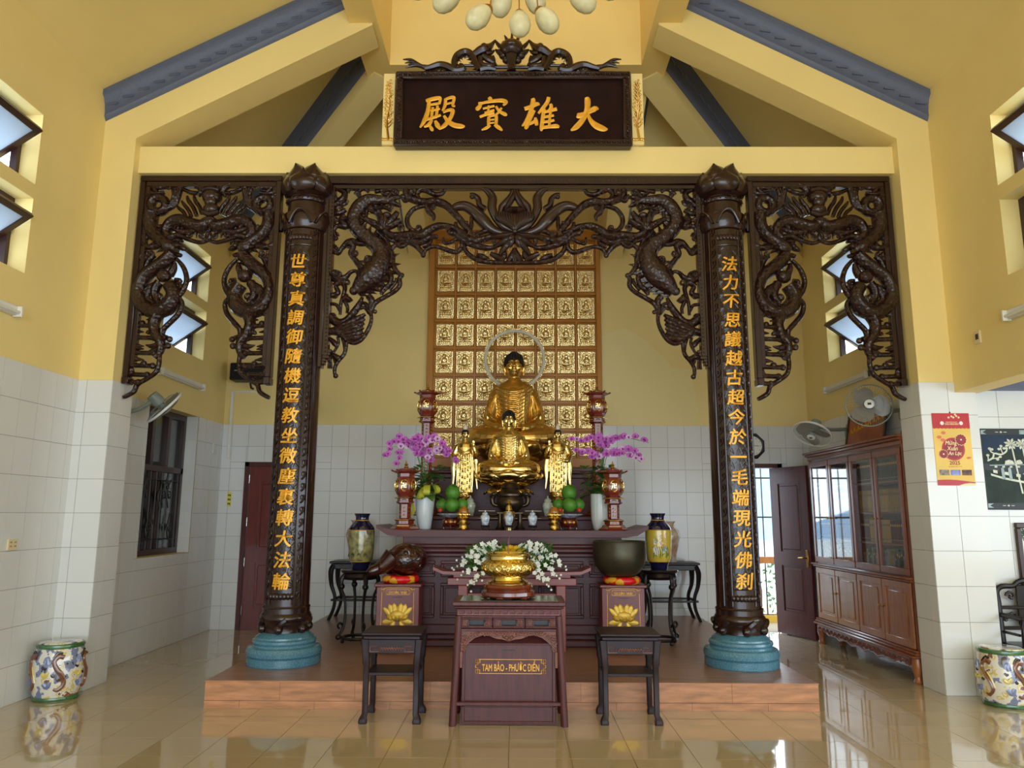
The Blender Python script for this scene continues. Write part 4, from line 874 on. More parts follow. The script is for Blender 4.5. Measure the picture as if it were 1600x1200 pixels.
# fans -----------------------------------------------------------------------------------
def fan(name, label, mount, centre, axis, hubm='white'):
    """wall fan: arm from mount to motor behind the cage; axis points out of the front of the cage"""
    mount = Vector(mount); c = Vector(centre); ax = Vector(axis).normalized()
    r = thing('wall_fan', label, 'fan', mount, 'wall fans')
    q = ax.to_track_quat('Z', 'Y').to_matrix().to_4x4(); m4 = Matrix.Translation(c) @ q; R_ = .225
    b = MB(); b.m = m4; b.lathe([(.03, -.19), (.062, -.185), (.07, -.1), (.06, -.05), (.03, -.045)], n=16); mo = b.build('motor', 'grey', r)
    g = MB(); g.m = m4
    g.torus((0, 0, 0), R_, .006, 36, 6, 'z').torus((0, 0, .012), R_, .004, 36, 6, 'z').torus((0, 0, .055), .07, .003, 24, 5, 'z').torus((0, 0, .045), .14, .002, 30, 5, 'z')
    for i in range(48):
        a = i*2*math.pi/48; u = Vector((math.cos(a), math.sin(a), 0))
        g.tube([u*.05+Vector((0, 0, .058)), u*.14+Vector((0, 0, .045)), u*R_+Vector((0, 0, .004))], .0011, 3, 2); g.tube([u*.04+Vector((0, 0, -.055)), u*.14+Vector((0, 0, -.05)), u*R_], .0011, 3, 2)
    g.build('cage', 'grey', r)
    rim = MB(); rim.m = m4; rim.torus((0, 0, .004), R_+.002, .006 if hubm == 'grey' else .0085, 36, 6, 'z', 1.6); rim.build('rim', hubm, r)
    h = MB(); h.m = m4; h.lathe([(.048, .05), (.048, .06), (.03, .066), (.001, .067)], n=20); hb = h.build('badge', 'white', r)
    t = MB(); t.m = m4; t.box(-.018, .018, -.012, .012, .0665, .069); t.build('badge_mark', 'iron', hb, smooth=False)
    for i in range(3):
        bl = MB(); bl.m = m4 @ Matrix.Rotation(i*2*math.pi/3, 4, 'Z'); rows = []
        for j in range(7):
            f = j/6; rad = .03+.165*f; wd = .045+.075*math.sin(math.pi*min(1, f*.8+.1)); rows.append([(rad, (s-.5)*2*wd*.9-.02*f, (s-.5)*.05-.002) for s in (0, .25, .5, .75, 1)]+[(rad, (s-.5)*2*wd*.9-.02*f, (s-.5)*.05+.002) for s in (1, .75, .5, .25, 0)])
        bl.loft(rows); bl.build('blade', 'fangrey', r)
    h2 = MB(); h2.m = m4; h2.lathe([(.035, -.05), (.035, .02), (.02, .04)], n=14); h2.build('hub', 'grey', r)
    back = c-ax*.13; a = MB(); n_ = (mount-back); a.tube([back, back+n_*.45+Vector((0, 0, -.02)), mount+Vector((0, 0, .03))], .022, 8, 3)
    sx = 1 if mount.x < 0 else -1
    a.bbox(*sorted((mount.x, mount.x+sx*.03)), mount.y-.05, mount.y+.05, mount.z-.13, mount.z+.09, .008).bbox(*sorted((mount.x, mount.x+sx*.06)), mount.y-.035, mount.y+.035, mount.z-.08, mount.z+.02, .01); a.build('bracket', 'grey', r)
    cdv = MB(); cdv.tube([mount+Vector((sx*.03, 0, -.1)), mount+Vector((sx*.06, .02, -.3)), mount+Vector((sx*.02, .03, -.25)), mount+Vector((sx*.02, .04, -.6))], .004, 5, 4); cdv.build('pull_cord', 'iron', r)
fan('wall_fan', 'grey wall fan on the left wall above the tall window, seen from behind', (-XW+.008, 7.95, 2.60), (-3.86, 8.15, 2.73), (.55, .45, -.62))
fan('wall_fan', 'grey wall fan tilted down over the glazed cabinet end by the open door', (XW-.008, 9.35, 2.62), (3.62, 9.1, 2.56), (-.45, -.35, -.8))
fan('wall_fan', 'grey wall fan facing the viewer in front of the red framed picture', (XW-.008, 8.0, 2.68), (3.72, 7.80, 2.72), (-.35, -.9, .12), 'grey')
# small fixtures -----------------------------------------------------------------------------
def socket(name, lab, cat, x0, x1, y0, y1, z0, z1, m, holes=()):
    r = thing(name, lab, cat, ((x0+x1)/2, (y0+y1)/2, z0)); MB().bbox(x0, x1, y0, y1, z0, z1, .004).build('plate', m, r); h = MB()
    for q in holes: h.box(*q)
    if holes: tag(h.build('slots', 'iron', r, smooth=False), kind='stuff')
M['ivory'] = mat('ivory plastic', '#E6D2A4', .4)
p = P(18, 851, X=-XW+.01); socket('wall_socket', 'ivory double wall socket on the tiles at the left edge', 'socket', -XW+.008, -XW+.022, p.y-.06, p.y+.06, p.z-.045, p.z+.045, 'ivory', [(-XW+.0215, -XW+.0225, p.y+dy, p.y+dy+.006, p.z+dz, p.z+dz+.014) for dy in (-.035, -.02, .02, .035) for dz in (-.02, .012)])
p = P(1528, 527, X=XW-.01); socket('wall_socket', 'small brown socket high on the yellow wall at the right edge', 'socket', XW-.02, XW-.0005, p.y-.04, p.y+.04, p.z-.06, p.z+.06, 'ivory', [(XW-.0215, XW-.0195, p.y-.02, p.y+.02, p.z-.02, p.z+.03)])
p = P(333, 701, X=-XW+.01); socket('switch_plate', 'slim white switch plate on the tiles right of the tall window', 'switch', -XW+.008, -XW+.02, p.y-.03, p.y+.03, p.z-.07, p.z+.07, 'white')
p = P(358, 780, Y=YB-.01); st = thing('paper_notice', 'narrow yellow paper notice with three characters left of the closed door', 'notice', (p.x, YB-.01, p.z-.1))
MB().box(p.x-.032, p.x+.032, YB-.011, YB-.0085, p.z-.1, p.z+.1).build('paper', mat('yellow paper', '#E3DC62', .6), st, smooth=False); b = MB()
for i in range(3):      # the printed marks cannot be read in the photograph
    b = MB(); z_ = p.z+.055-.06*i
    b.box(p.x-.018, p.x-.006, YB-.0118, YB-.0112, z_-.014, z_+.014).box(p.x+.004, p.x+.018, YB-.0118, YB-.0112, z_-.014, z_+.012).box(p.x-.018, p.x+.018, YB-.0118, YB-.0112, z_+.004, z_+.012); b.build('printed_mark', 'iron', st, smooth=False)
sp = thing('loudspeaker', 'black box loudspeaker mounted in the back left corner', 'speaker', (-3.80, 10.52, 3.44)); MB().bbox(-4.05, -3.55, 10.4, 10.64, 3.44, 3.69, .015).build('cabinet', 'iron', sp)
MB().box(-4.03, -3.57, 10.39, 10.4, 3.455, 3.675).build('grille', mat('black speaker cloth', '#141416', .9, bump=.4, bscale=200), sp, smooth=False)
MB().tube([(-3.8, 10.55, 3.44), (-3.8, 10.6, 3.36), (-3.8, 10.69, 3.36)], .015, 6, 2).build('bracket', 'iron', sp); MB().bbox(-3.98, -3.88, 10.386, 10.391, 3.565, 3.58, .002).build('badge', 'grey', sp)
tag(MB().bbox(-4.11, -4.07, YB-.03, YB-.0005, 2.35, 3.325, .004).build('cable_trunking', 'white', base=(-4.09, YB-.015, 2.35)), 'thin white cable trunking in the back left corner', 'trunking')
tag(MB().box(-4.068, -3.70, YB-.02, YB-.0005, 3.30, 3.325).build('cable_trunking', 'white', base=(-3.9, YB-.01, 3.30), smooth=False), 'short level white cable trunking below the loudspeaker', 'trunking')
p = P(489, 632, Y=10.55); mk = MB(); mk.ball((p.x, 10.6, p.z), .06, .08, .17, 14, 10).tube([(p.x-.03, 10.54, p.z+.1), (p.x, 10.51, p.z+.02), (p.x+.01, 10.52, p.z-.08)], .02, 6)
tag(mk.build('wooden_mask', 'lacquer', base=(p.x, YB, p.z-.17)), 'small dark carved wooden mask hung right of the left column', 'mask')
# clock
cl_ = thing('wall_clock', 'black octagonal wall clock half hidden by the right column', 'clock', (3.37, YB-.006, 2.38))
cm = Matrix.Translation((3.37, YB-.008, 2.55)) @ Matrix.Rotation(math.pi/2, 4, 'X')
b = MB(); b.m = cm; b.lathe([(.19, 0), (.195, .02), (.17, .04), (.15, .03)], n=8, rot=math.pi/8); b.build('case', 'iron', cl_)
b = MB(); b.m = cm; b.lathe([(.14, .03), (.14, .036)], n=32); b.build('dial', 'white', cl_)
b = MB(); b.m = cm; b.box(-.004, .004, -.01, .07, .037, .039).box(-.01, .1, -.003, .003, .037, .039)
for i in range(12): a = i*math.pi/6; b.ball((.12*math.cos(a), .12*math.sin(a), .037), .006, n=6, m=4)
tag(b.build('hands_and_marks', 'iron', cl_, smooth=False), kind='stuff')
# ================================================================== gold wall of small Buddhas
gp = thing('gold_buddha_wall', 'tall ochre panel of gilded relief tiles on the back wall behind the statues', 'wall panel', (-.02, 10.66, 2.23))
X0, X1 = -1.28, 1.25; Z0, Z1 = 2.23, 5.76
MB().box(X0, X1, 10.66, 10.69, Z0, Z1).build('backing', 'ochre', gp, smooth=False)
cw = .2945; cx0 = -1.175; rt = [P(690, y, Y=10.62).z for y in (376, 417.6, 460, 502, 544.5, 587, 630, 673, 716)]
b = MB(); t = .028
b.bbox(X0, cx0-.012, 10.60, 10.66, Z0, Z1, .01).bbox(cx0+8*cw-.012+.01, X1, 10.60, 10.66, Z0, Z1, .01).bbox(cx0-.013, cx0+8*cw, 10.603, 10.66, rt[0]+.012, Z1, .01).bbox(cx0-.013, cx0+8*cw, 10.603, 10.66, Z0, rt[8]+.01, .01)
for i in range(1, 8): b.bbox(cx0+i*cw-t/2, cx0+i*cw+t/2, 10.615, 10.66, rt[8], rt[0]+.02, .006)
for j in range(1, 8): b.bbox(cx0, cx0+8*cw, 10.617, 10.66, rt[j]-t/2+.005, rt[j]+t/2+.005, .006)
b.build('lattice', 'ochre', gp)
tw, th = cw-t-.008, .325
rel = MB(); rel.bbox(-tw/2, tw/2, .015, .03, 0, th, .006)
for k in range(19):   # mandorla of beads
    a = math.pi*(-.12+1.24*k/18); rel.ball((.092*math.cos(a), .012, .165+.125*math.sin(a)), .017, .014, .02, 6, 4)
for k in range(13): a = math.pi*k/12; rel.ball((.062*math.cos(a), .012, .19+.085*math.sin(a)), .011, .01, .013, 5, 4)
rel.ball((0, -.006, .245), .026, .026, .032, 10, 6).ball((0, -.004, .18), .046, .03, .052, 10, 6).ball((0, -.008, .125), .076, .034, .026, 10, 5).ball((0, .010, .275), .01, .01, .02, 6, 4)
for k in range(7): rel.ball((-.078+.026*k, .01, .078), .016, .016, .026, 6, 4)
for k in range(5): rel.ball((-.06+.03*k, .012, .045), .017, .012, .018, 6, 4)
for sx in (-1, 1):
    for zz in (.03, .29, .26): rel.ball((sx*.09, .015, zz), .018, .012, .02, 6, 4)
r0 = None
for j in range(8):
    for i in range(8):
        xx = cx0+(i+.5)*cw; zz = rt[j+1]+.5*((rt[j]-rt[j+1])-th)+.005
        if r0 is None:
            rel.m = Matrix.Identity(4); q = MB(); q.m = Matrix.Translation((xx, 10.63, zz)); q.add(rel.v, rel.f); r0 = q.build('relief_tile', 'goldrel', gp); r0.data.transform(Matrix.Translation(-(Vector((xx, 10.63, zz))-Vector((-.02, 10.66, 2.23))))); r0.location = Vector((xx, 10.63, zz))-Vector((-.02, 10.66, 2.23))
        else:
            o = r0.copy(); COL.objects.link(o); o.parent = gp; o.location = Vector((xx, 10.63, zz))-Vector((-.02, 10.66, 2.23))
# ================================================================== main altar
AY = 8.21; XA = -.02
al = thing('altar_table', 'long plum brown altar table with upturned ends, carrying vases and lanterns', 'altar', (XA, AY+.4, PZ))
ZA = 1.41
b = MB(); n = 24; prof = []
for i in range(n+1):
    f = -1+2*i/n; x = XA+1.45*f; up = max(0, abs(f)-.86)/.14; prof.append((x, ZA+.055*up**1.6))
poly = prof+[(x, z-.07+(.035*max(0, abs((x-XA)/1.45)-.9)/.1)) for x, z in reversed(prof)]
rows_a = [(p[0], AY-.10, p[1]) for p in poly]; rows_b = [(p[0], AY+.78, p[1]) for p in poly]
top = MB()
for i in range(n): top.hexa([(poly[i][0], AY-.1, poly[2*n+1-i][1]), (poly[i+1][0], AY-.1, poly[2*n-i][1]), (poly[i+1][0], AY+.78, poly[2*n-i][1]), (poly[i][0], AY+.78, poly[2*n+1-i][1])],
                            [(poly[i][0], AY-.1, poly[i][1]), (poly[i+1][0], AY-.1, poly[i+1][1]), (poly[i+1][0], AY+.78, poly[i+1][1]), (poly[i][0], AY+.78, poly[i][1])])
top.build('table_top', 'altar', al, smooth=False)
MB().bbox(XA-1.17, XA+1.17, AY-.03, AY+.75, 1.26, 1.345, .008).bbox(XA-1.2, XA+1.2, AY-.06, AY+.76, 1.225, 1.262, .012).bbox(XA-1.28, XA+1.28, AY-.085, AY+.78, 1.175, 1.225, .016).bbox(XA-1.22, XA+1.22, AY-.06, AY+.76, 1.13, 1.175, .012).build('cornice_moulding', 'altar', al)
MB().bbox(XA-1.12, XA+1.12, AY, AY+.74, PZ+.1, 1.13, .004).build('body', 'altar', al)
MB().bbox(XA-1.2, XA+1.2, AY-.07, AY+.76, PZ, PZ+.07, .012).bbox(XA-1.16, XA+1.16, AY-.04, AY+.75, PZ+.07, PZ+.12, .01).bbox(XA-1.14, XA+1.14, AY-.025, AY+.75, PZ+.12, PZ+.22, .01).build('plinth', 'altar', al)
for (xa, xb) in ((-1.08, -.82), (-.76, -.28), (-.24, .24), (.28, .76), (.82, 1.08)):
    for (za, zb) in ((.5, .86), (.92, 1.09)):
        d = MB()
        for q in nov(((xa, xb, za, za+.035), (xa, xb, zb-.035, zb), (xa, xa+.035, za, zb), (xb-.035, xb, za, zb))): d.bbox(XA+q[0], XA+q[1], AY-.022, AY, q[2], q[3], .008)
        d.bbox(XA+xa+.05, XA+xb-.05, AY-.012, AY, za+.05, zb-.05, .01); d.build('panel', 'altar', al)
st2 = thing('altar_step', 'low plum brown step standing on the altar table', 'altar', (XA, 9.7, ZA)); MB().bbox(XA-.98, XA+.98, 9.02, 10.55, PZ, ZA+.10, .004).bbox(XA-1.0, XA+1.0, 9.0, 10.55, ZA+.10, ZA+.15, .012).build('riser', 'altar', st2)
ZU = P(800, 735, Y=9.54).z
up = thing('altar_tier', 'tall plum brown upper tier of the altar under the large statue', 'altar', (XA, 10.0, ZA+.15))
MB().bbox(XA-1.02, XA+1.02, 9.58, 10.58, ZA+.15, ZU-.1, .004).build('body', 'altar', up); MB().bbox(XA-1.1, XA+1.1, 9.54, 10.595, ZU-.04, ZU, .012).bbox(XA-1.06, XA+1.06, 9.56, 10.59, ZU-.1, ZU-.04, .012).build('top_moulding', 'altar', up)
# ------------------------------------------------------------------ small red altar in front
LY = 7.86
la = thing('low_altar', 'small reddish altar table with upturned ends in front of the main altar', 'altar', (XA, LY+.15, PZ))
zl = P(800, 893, Y=LY).z
b = MB(); n = 16; hw = .80
for i in range(n):
    fa, fb = -1+2*i/n, -1+2*(i+1)/n; u = lambda f: .045*(max(0, abs(f)-.85)/.15)**1.5
    b.hexa([(XA+hw*fa, LY-.05, zl-.03+u(fa)), (XA+hw*fb, LY-.05, zl-.03+u(fb)), (XA+hw*fb, LY+.27, zl-.03+u(fb)), (XA+hw*fa, LY+.27, zl-.03+u(fa))], [(XA+hw*fa, LY-.05, zl+u(fa)), (XA+hw*fb, LY-.05, zl+u(fb)), (XA+hw*fb, LY+.27, zl+u(fb)), (XA+hw*fa, LY+.27, zl+u(fa))])
b.build('table_top', 'redwood', la, smooth=False)
MB().bbox(XA-.66, XA+.66, LY, LY+.22, zl-.14, zl-.065, .008).build('beam', 'redwood', la)
MB().bbox(XA-.6, XA+.6, LY+.02, LY+.2, zl-.065, zl-.03, .004).build('neck', 'redwood', la)
for sg in (-1, 1):
    MB().bbox(XA+sg*.5-.05, XA+sg*.5+.05, LY, LY+.2, PZ, zl-.14, .008).build('leg', 'redwood', la)
for zz in (zl-.25, zl-.32): MB().bbox(XA-.45, XA+.45, LY+.02, LY+.06, zz, zz+.03, .004).build('rail', 'redwood', la)
# ================================================================== front offering table
TY = 5.99
ft = thing('offering_table', 'rosewood offering table with splayed legs and gold lettering, in front of the platform', 'table', (-.03, TY+.22, 0))
TX = -.03; zt_ = .915
MB().bbox(TX-.44, TX+.44, TY-.015, TY+.47, zt_-.035, zt_, .008).bbox(TX-.425, TX+.425, TY, TY+.46, zt_-.055, zt_-.035, .008).build('table_top', 'rosewood', ft)
MB().box(TX-.38, TX+.38, TY+.03, TY+.43, zt_, zt_+.002).build('marble_inlay', mat('green grey marble', '#59665A', .12, var=.4, vscale=7), ft, smooth=False)
MB().bbox(TX-.405, TX+.405, TY+.012, TY+.45, zt_-.11, zt_-.055, .006).build('frieze', 'rosewood', ft)
def meander(mb, x0, x1, z0, z1, y, n, r=.0035):
    w_ = (x1-x0)/n
    for i in range(n):
        x = x0+i*w_; P_ = [(0, 0), (0, 1), (.8, 1), (.8, .35), (.3, .35)]
        mb.tube([(x+w_*p[0], y, z0+(z1-z0)*p[1]) for p in P_], r, 4, 1); mb.tube([(x, y, z0), (x+w_, y, z0)], r, 4, 1)
b = MB(); meander(b, TX-.39, TX+.39, zt_-.1, zt_-.068, TY+.010, 14); b.build('fret_ornament', 'redwood', ft)
for sg in (-1, 1):
    for yy in (0, .39):
        xt, xb = TX+sg*.385, TX+sg*.425
        rings = []
        for f in (0, .05, .5, 1): x = xb+(xt-xb)*f; z = f*(zt_-.11); h = .03; rings.append([(x+h*math.cos(a)*.95, TY+.035+yy+h*math.sin(a), z) for a in [k*math.pi/5 for k in range(10)]])
        MB().loft(rings).build('leg', 'rosewood', ft)
MB().bbox(TX-.375, TX+.375, TY+.02, TY+.05, zt_-.125, zt_-.108, .004).bbox(TX-.378, TX+.378, TY+.02, TY+.05, zt_-.225, zt_-.205, .004).build('rail', 'rosewood', ft)
for i in range(3):       # pierced drawer fronts
    xa = TX-.372+i*.25; xb = xa+.245; d = MB(); za, zb = zt_-.2, zt_-.125; xm = (xa+xb)/2
    for q in nov(((xa, xb, za, za+.012), (xa, xb, zb-.012, zb), (xa, xa+.012, za, zb), (xb-.012, xb, za, zb))): d.bbox(q[0], q[1], TY+.018, TY+.045, q[2], q[3], .004)
    zc = (za+zb)/2; d.bbox(xa+.01, xm-.06, TY+.028, TY+.045, za, zb, .002).bbox(xm+.06, xb-.01, TY+.028, TY+.045, za, zb, .002)
    ov = [(xm+.062*max(-1, min(1, 1.5*math.cos(a))), TY+.03, zc+.028*max(-1, min(1, 1.3*math.sin(a)))) for a in [k*math.pi/12 for k in range(25)]]; d.tube(ov, .007, 5, 1)
    dd = d.build('drawer_front', 'rosewood', ft); e = MB()
    for sg in (-1, 1):
        e = MB()
        for k in range(3): e.tube([(xm+sg*(.07+.012*k), TY+.026, zc-.02), (xm+sg*(.085+.008*k), TY+.022, zc+.005*k-.005), (xm+sg*(.07+.012*k), TY+.026, zc+.022)], .005, 5, 2)
        e.build('carving', 'carvewood', dd)
    MB().box(xa, xb, TY+.06, TY+.07, za, zb).build('drawer_back', 'black', dd, smooth=False)
b = MB()     # carved apron: leafy scrolls
za = zt_-.225
ap = [(-.37, 0), (.37, 0), (.37, -.16), (.345, -.15), (.33, -.11), (.30, -.08), (.26, -.05), (.2, -.03), (.15, -.035), (.1, -.055), (.05, -.06), (0, -.075), (-.05, -.06), (-.1, -.055), (-.15, -.035), (-.2, -.03), (-.26, -.05), (-.30, -.08), (-.33, -.11), (-.345, -.15), (-.37, -.16)]
for i in range(len(ap)//2):
    pass
b.prism([(TX+p[0], za+p[1]) for p in ap], TY+.03, TY+.045); rr = random.Random(4)
for i in range(34):
    x = -.36+.72*i/33; h = .02+.012*math.sin(i*1.7); zz = za-.02-(.07*max(0, abs(x)-.26)/.1)
    b.tube([(TX+x-.014, TY+.026, zz+.012), (TX+x, TY+.02, zz-h*.4), (TX+x+.014, TY+.024, zz+.006), (TX+x+.006, TY+.022, zz+.016)], .006, 5, 3)
for sg in (-1, 1):
    for k in range(6): b.tube([(TX+sg*.36, TY+.026, za-.03-.022*k), (TX+sg*.345, TY+.02, za-.036-.022*k), (TX+sg*.33, TY+.024, za-.03-.018*k)], .006, 5, 2)
    b.bbox(TX+sg*.365-.012, TX+sg*.365+.012, TY+.02, TY+.045, za-.27, za-.15, .004)
for k in range(5): b.ball((TX-.04+.02*k, TY+.022, za-.035-.012*(2-abs(k-2))), .014, .01, .012, 8, 5)
b.build('carved_apron', 'carvewood', ft)
zb0 = .02
bx = thing('collection_box', 'rosewood collection box with a slot and gold lettering inside the offering table', 'box', (TX, TY+.2, 0))
bx2 = MB(); bx2.hexa([(TX-.37, TY+.06, .005), (TX+.37, TY+.06, .005), (TX+.37, TY+.40, .005), (TX-.37, TY+.40, .005)], [(TX-.345, TY+.06, .60), (TX+.345, TY+.06, .60), (TX+.345, TY+.40, .60), (TX-.345, TY+.40, .60)]); bx2.build('body', 'rosewood', bx, smooth=False)
MB().hexa([(TX-.345, TY+.06, .60), (TX+.345, TY+.06, .60), (TX+.345, TY+.40, .60), (TX-.345, TY+.40, .60)], [(TX-.31, TY+.12, .65), (TX+.31, TY+.12, .65), (TX+.31, TY+.36, .65), (TX-.31, TY+.36, .65)]).build('lid', 'rosewood', bx, smooth=False)
b = MB()
for q in nov(((-.36, .36, .13, .155), (-.36, .36, .585, .60), (-.36, -.335, .02, .6), (.335, .36, .02, .6), (-.36, .36, .015, .03))): b.bbox(TX+q[0], TX+q[1], TY+.048, TY+.06, q[2], q[3], .004)
b.build('frame_bead', 'rosewood', bx)
MB().bbox(TX-.4, TX+.4, TY+.02, TY+.05, .145, .175, .006).build('stretcher', 'rosewood', ft)
MB().box(TX-.05, TX+.05, TY+.056, TY+.0605, .542, .548).build('slot', 'iron', bx, smooth=False)
def gold_text(root, s_, x, y, z, w_, h_, name='gold_lettering'):
    vs, fs = text(s_, .1, .002, .0011); W = max(v[0] for v in vs)-min(v[0] for v in vs); H = max(v[2] for v in vs)-min(v[2] for v in vs)
    b = MB(); b.add([(x+v[0]*w_/W, y+v[1], z+v[2]*h_/H) for v in vs], fs); return b.build(name, 'goldpaint', root, smooth=False)
def key_border(root, x0, x1, z0, z1, y, k=.02, r=.0028, name='gold_border'):
    b = MB()
    b.tube([(x0+k, y, z1), (x1-k, y, z1)], r, 4, 1).tube([(x0+k, y, z0), (x1-k, y, z0)], r, 4, 1)
    for x, sx in ((x0, 1), (x1, -1)):
        for z, sz in ((z0, 1), (z1, -1)):
            b.tube([(x+sx*k*1.3, y, z), (x+sx*k*1.3, y, z+sz*k), (x, y, z+sz*k), (x, y, z), (x+sx*k*.7, y, z), (x+sx*k*.7, y, z+sz*k*1.5), (x, y, z+sz*k*1.6)], r, 4, 1)
        b.tube([(x, y, z0+k*1.6), (x, y, z1-k*1.6)], r, 4, 1)
    return b.build(name, 'goldpaint', root, smooth=False)
gold_text(bx, 'TAM BẢO - PHƯỚC ĐIỀN', TX+.015, TY+.058, .432, .44, .082); key_border(bx, TX-.255, TX+.285, .375, .478, TY+.056, .026)
# brass burner on the table --------------------------------------------------------
BXc, BYc = P(794, 938, Y=6.2).x, 6.22
sd = thing('burner_stand', 'round glossy red brown stand under the brass urn', 'stand', (BXc, BYc, zt_+.002)); M['gloss'] = mat('glossy red brown wood', '#6A2A14', .12, var=.3, vscale=8, coat=.8)
zs = zt_+.002
MB().lathe([(.205, .018), (.215, .03), (.212, .055), (.195, .062), (.19, .07), (.2, .078), (.205, .095), (.198, .11), (.18, .118)], (BXc, BYc, zs), 36).build('turned_ring', 'gloss', sd)
for k in range(6): a = k*math.pi/3+.2; MB().ball((BXc+.185*math.cos(a), BYc+.185*math.sin(a), zs+.014), .035, .035, .014, 10, 6).build('foot', 'gloss', sd)
zu = zs+.118
M['brass2'] = mat('polished brass relief', '#E2C878', .2, metal=1., bump=.55, bscale=55, btype='VORONOI'); M['brassp'] = mat('polished brass', '#E5CE82', .14, metal=1.)
ur = thing('incense_urn', 'polished brass incense urn with embossed belly on the offering table', 'urn', (BXc, BYc, zu))
MB().lathe([(.16, 0), (.165, .013), (.13, .025), (.125, .038), (.14, .046)], (BXc, BYc, zu), 40).build('foot', 'brassp', ur)
MB().lathe([(.14, .046), (.185, .07), (.213, .11), (.216, .14), (.198, .172), (.17, .187)], (BXc, BYc, zu), 40).build('belly', 'brass2', ur); uz = zu+.222
b = MB()
for k in range(20):
    a = k*math.pi/10; c = Vector((BXc+.212*math.cos(a), BYc+.212*math.sin(a), zu+.125)); t_ = Vector((-math.sin(a), math.cos(a), 0)); b.tube([c+t_*.028, c+Vector((0, 0, .024)), c-t_*.026, c-Vector((0, 0, .022)), c+t_*.012], .007, 5, 3)
b.build('embossed_scrolls', 'brassp', ur)
MB().lathe([(.17, .187), (.165, .198), (.168, .215), (.18, .221), (.183, .232), (.175, .24), (.16, .24), (.15, .22), (.02, .215)], (BXc, BYc, zu), 40).build('rim', 'brassp', ur)
for i in range(3): tag(MB().tube([(BXc-.006+.006*i, BYc, zu+.214), (BXc-.006+.006*i, BYc+.002, zu+.33+.02*i)], .0015, 5, 1).build('incense_stick', 'mahog', base=(BXc-.006+.006*i, BYc, zu+.214)), ('left', 'middle', 'right')[i]+' of three thin incense sticks in the brass urn', 'incense stick', 'incense sticks in the urn')
# flowers behind the urn ------------------------------------------------------------
M['petalw'] = mat('white petal', '#EEF1E8', .5); M['petaly'] = mat('yellow petal', '#F0C81E', .5); M['pinkp'] = mat('magenta orchid petal', '#C567C4', .45, var=.25, vscale=30); M['stem'] = mat('green stem', '#4E7A33', .5); M['orchw'] = mat('pale pink orchid', '#DDB2DC', .45)
def petal_disc(mb, c, nrm, r, n=5, wd=.5, cup=.25):
    """flower of n petals facing nrm, five-vertex folded petals"""
    nrm = Vector(nrm).normalized(); a = nrm.orthogonal().normalized(); bq = nrm.cross(a); c = Vector(c)
    for k in range(n):
        t = 2*math.pi*k/n; d = a*math.cos(t)+bq*math.sin(t); e = nrm.cross(d)
        mb.add([c, c+d*r*.5+e*r*wd+nrm*r*cup*.4, c+d*r+nrm*r*cup, c+d*r*.5-e*r*wd+nrm*r*cup*.4, c+d*r*.5+nrm*r*.02], [(0, 1, 4), (1, 2, 4), (2, 3, 4), (3, 0, 4)])
rr = random.Random(21)
fx, fy, fz = BXc, LY+.1, zl
fw = thing('flower_arrangement', 'low arrangement of yellow chrysanthemums and white orchids behind the brass urn', 'flowers', (fx, fy, fz))
MB().lathe([(.09, 0), (.13, .03), (.13, .09), (.11, .12)], (fx, fy, fz), 16).build('bowl', 'black', fw)
lv = MB(); stm = MB(); wh = MB()
for i in range(700):
    sg = rr.choice((-1, 1)); c = Vector((fx+sg*(.03+.36*rr.random()), fy-.16+.16*rr.random(), fz+.03+.2*rr.random())); d = Vector((sg*rr.uniform(.1, 1), rr.uniform(-.6, .3), rr.uniform(-.3, 1))).normalized(); s_ = d.orthogonal().normalized()*.012; L = rr.uniform(.06, .13)
    lv.add([c, c+d*L*.5+s_, c+d*L, c+d*L*.5-s_], [(0, 1, 2, 3)])
for sg in (-1, 1):
    for k in range(7):
        a = Vector((fx+sg*.05, fy, fz+.1)); e = Vector((fx+sg*(.24, .40, .52, .58, .50, .42, .34)[k], fy-.1-.02*k, fz+(.25, .2, .1, .03, -.06, -.16, -.1)[k])); m_ = (a+e)/2+Vector((0, -.06, .1)); pts = crom([tuple(a), tuple(m_), tuple(e)], 8); stm.tube([(*p_, .003) for p_ in pts], n=5, sm=1)
        for j in range(5, len(pts)):
            q = Vector(pts[j])+Vector((rr.uniform(-.035, .035), -.02, rr.uniform(-.03, .03))); petal_disc(wh, q, (sg*.3+rr.uniform(-.4, .4), -1, rr.uniform(-.3, .4)), .03 if j < len(pts)-3 else .014, 5, .42)
lv.build('foliage', 'leaf', fw, smooth=False)['kind'] = 'stuff'; stm.build('stems', 'stem', fw)['kind'] = 'stuff'; wh.build('white_orchids', 'petalw', fw, smooth=False)['kind'] = 'stuff'
for (dx, dz) in ((-.11, .2), (-.055, .215), (.0, .225), (.06, .22), (.12, .205), (.25, .15), (-.02, .2), (.04, .2), (-.08, .18), (.09, .185)):
    q = MB(); c = Vector((fx+dx, fy-.11, fz+dz))
    for lay in range(3): petal_disc(q, c+Vector((0, -.006*lay, .004*lay)), (0, -.7, .8), .052-.012*lay, 12-2*lay, .22, .2+.3*lay)
    q.build('chrysanthemum', 'petaly', fw, smooth=False)
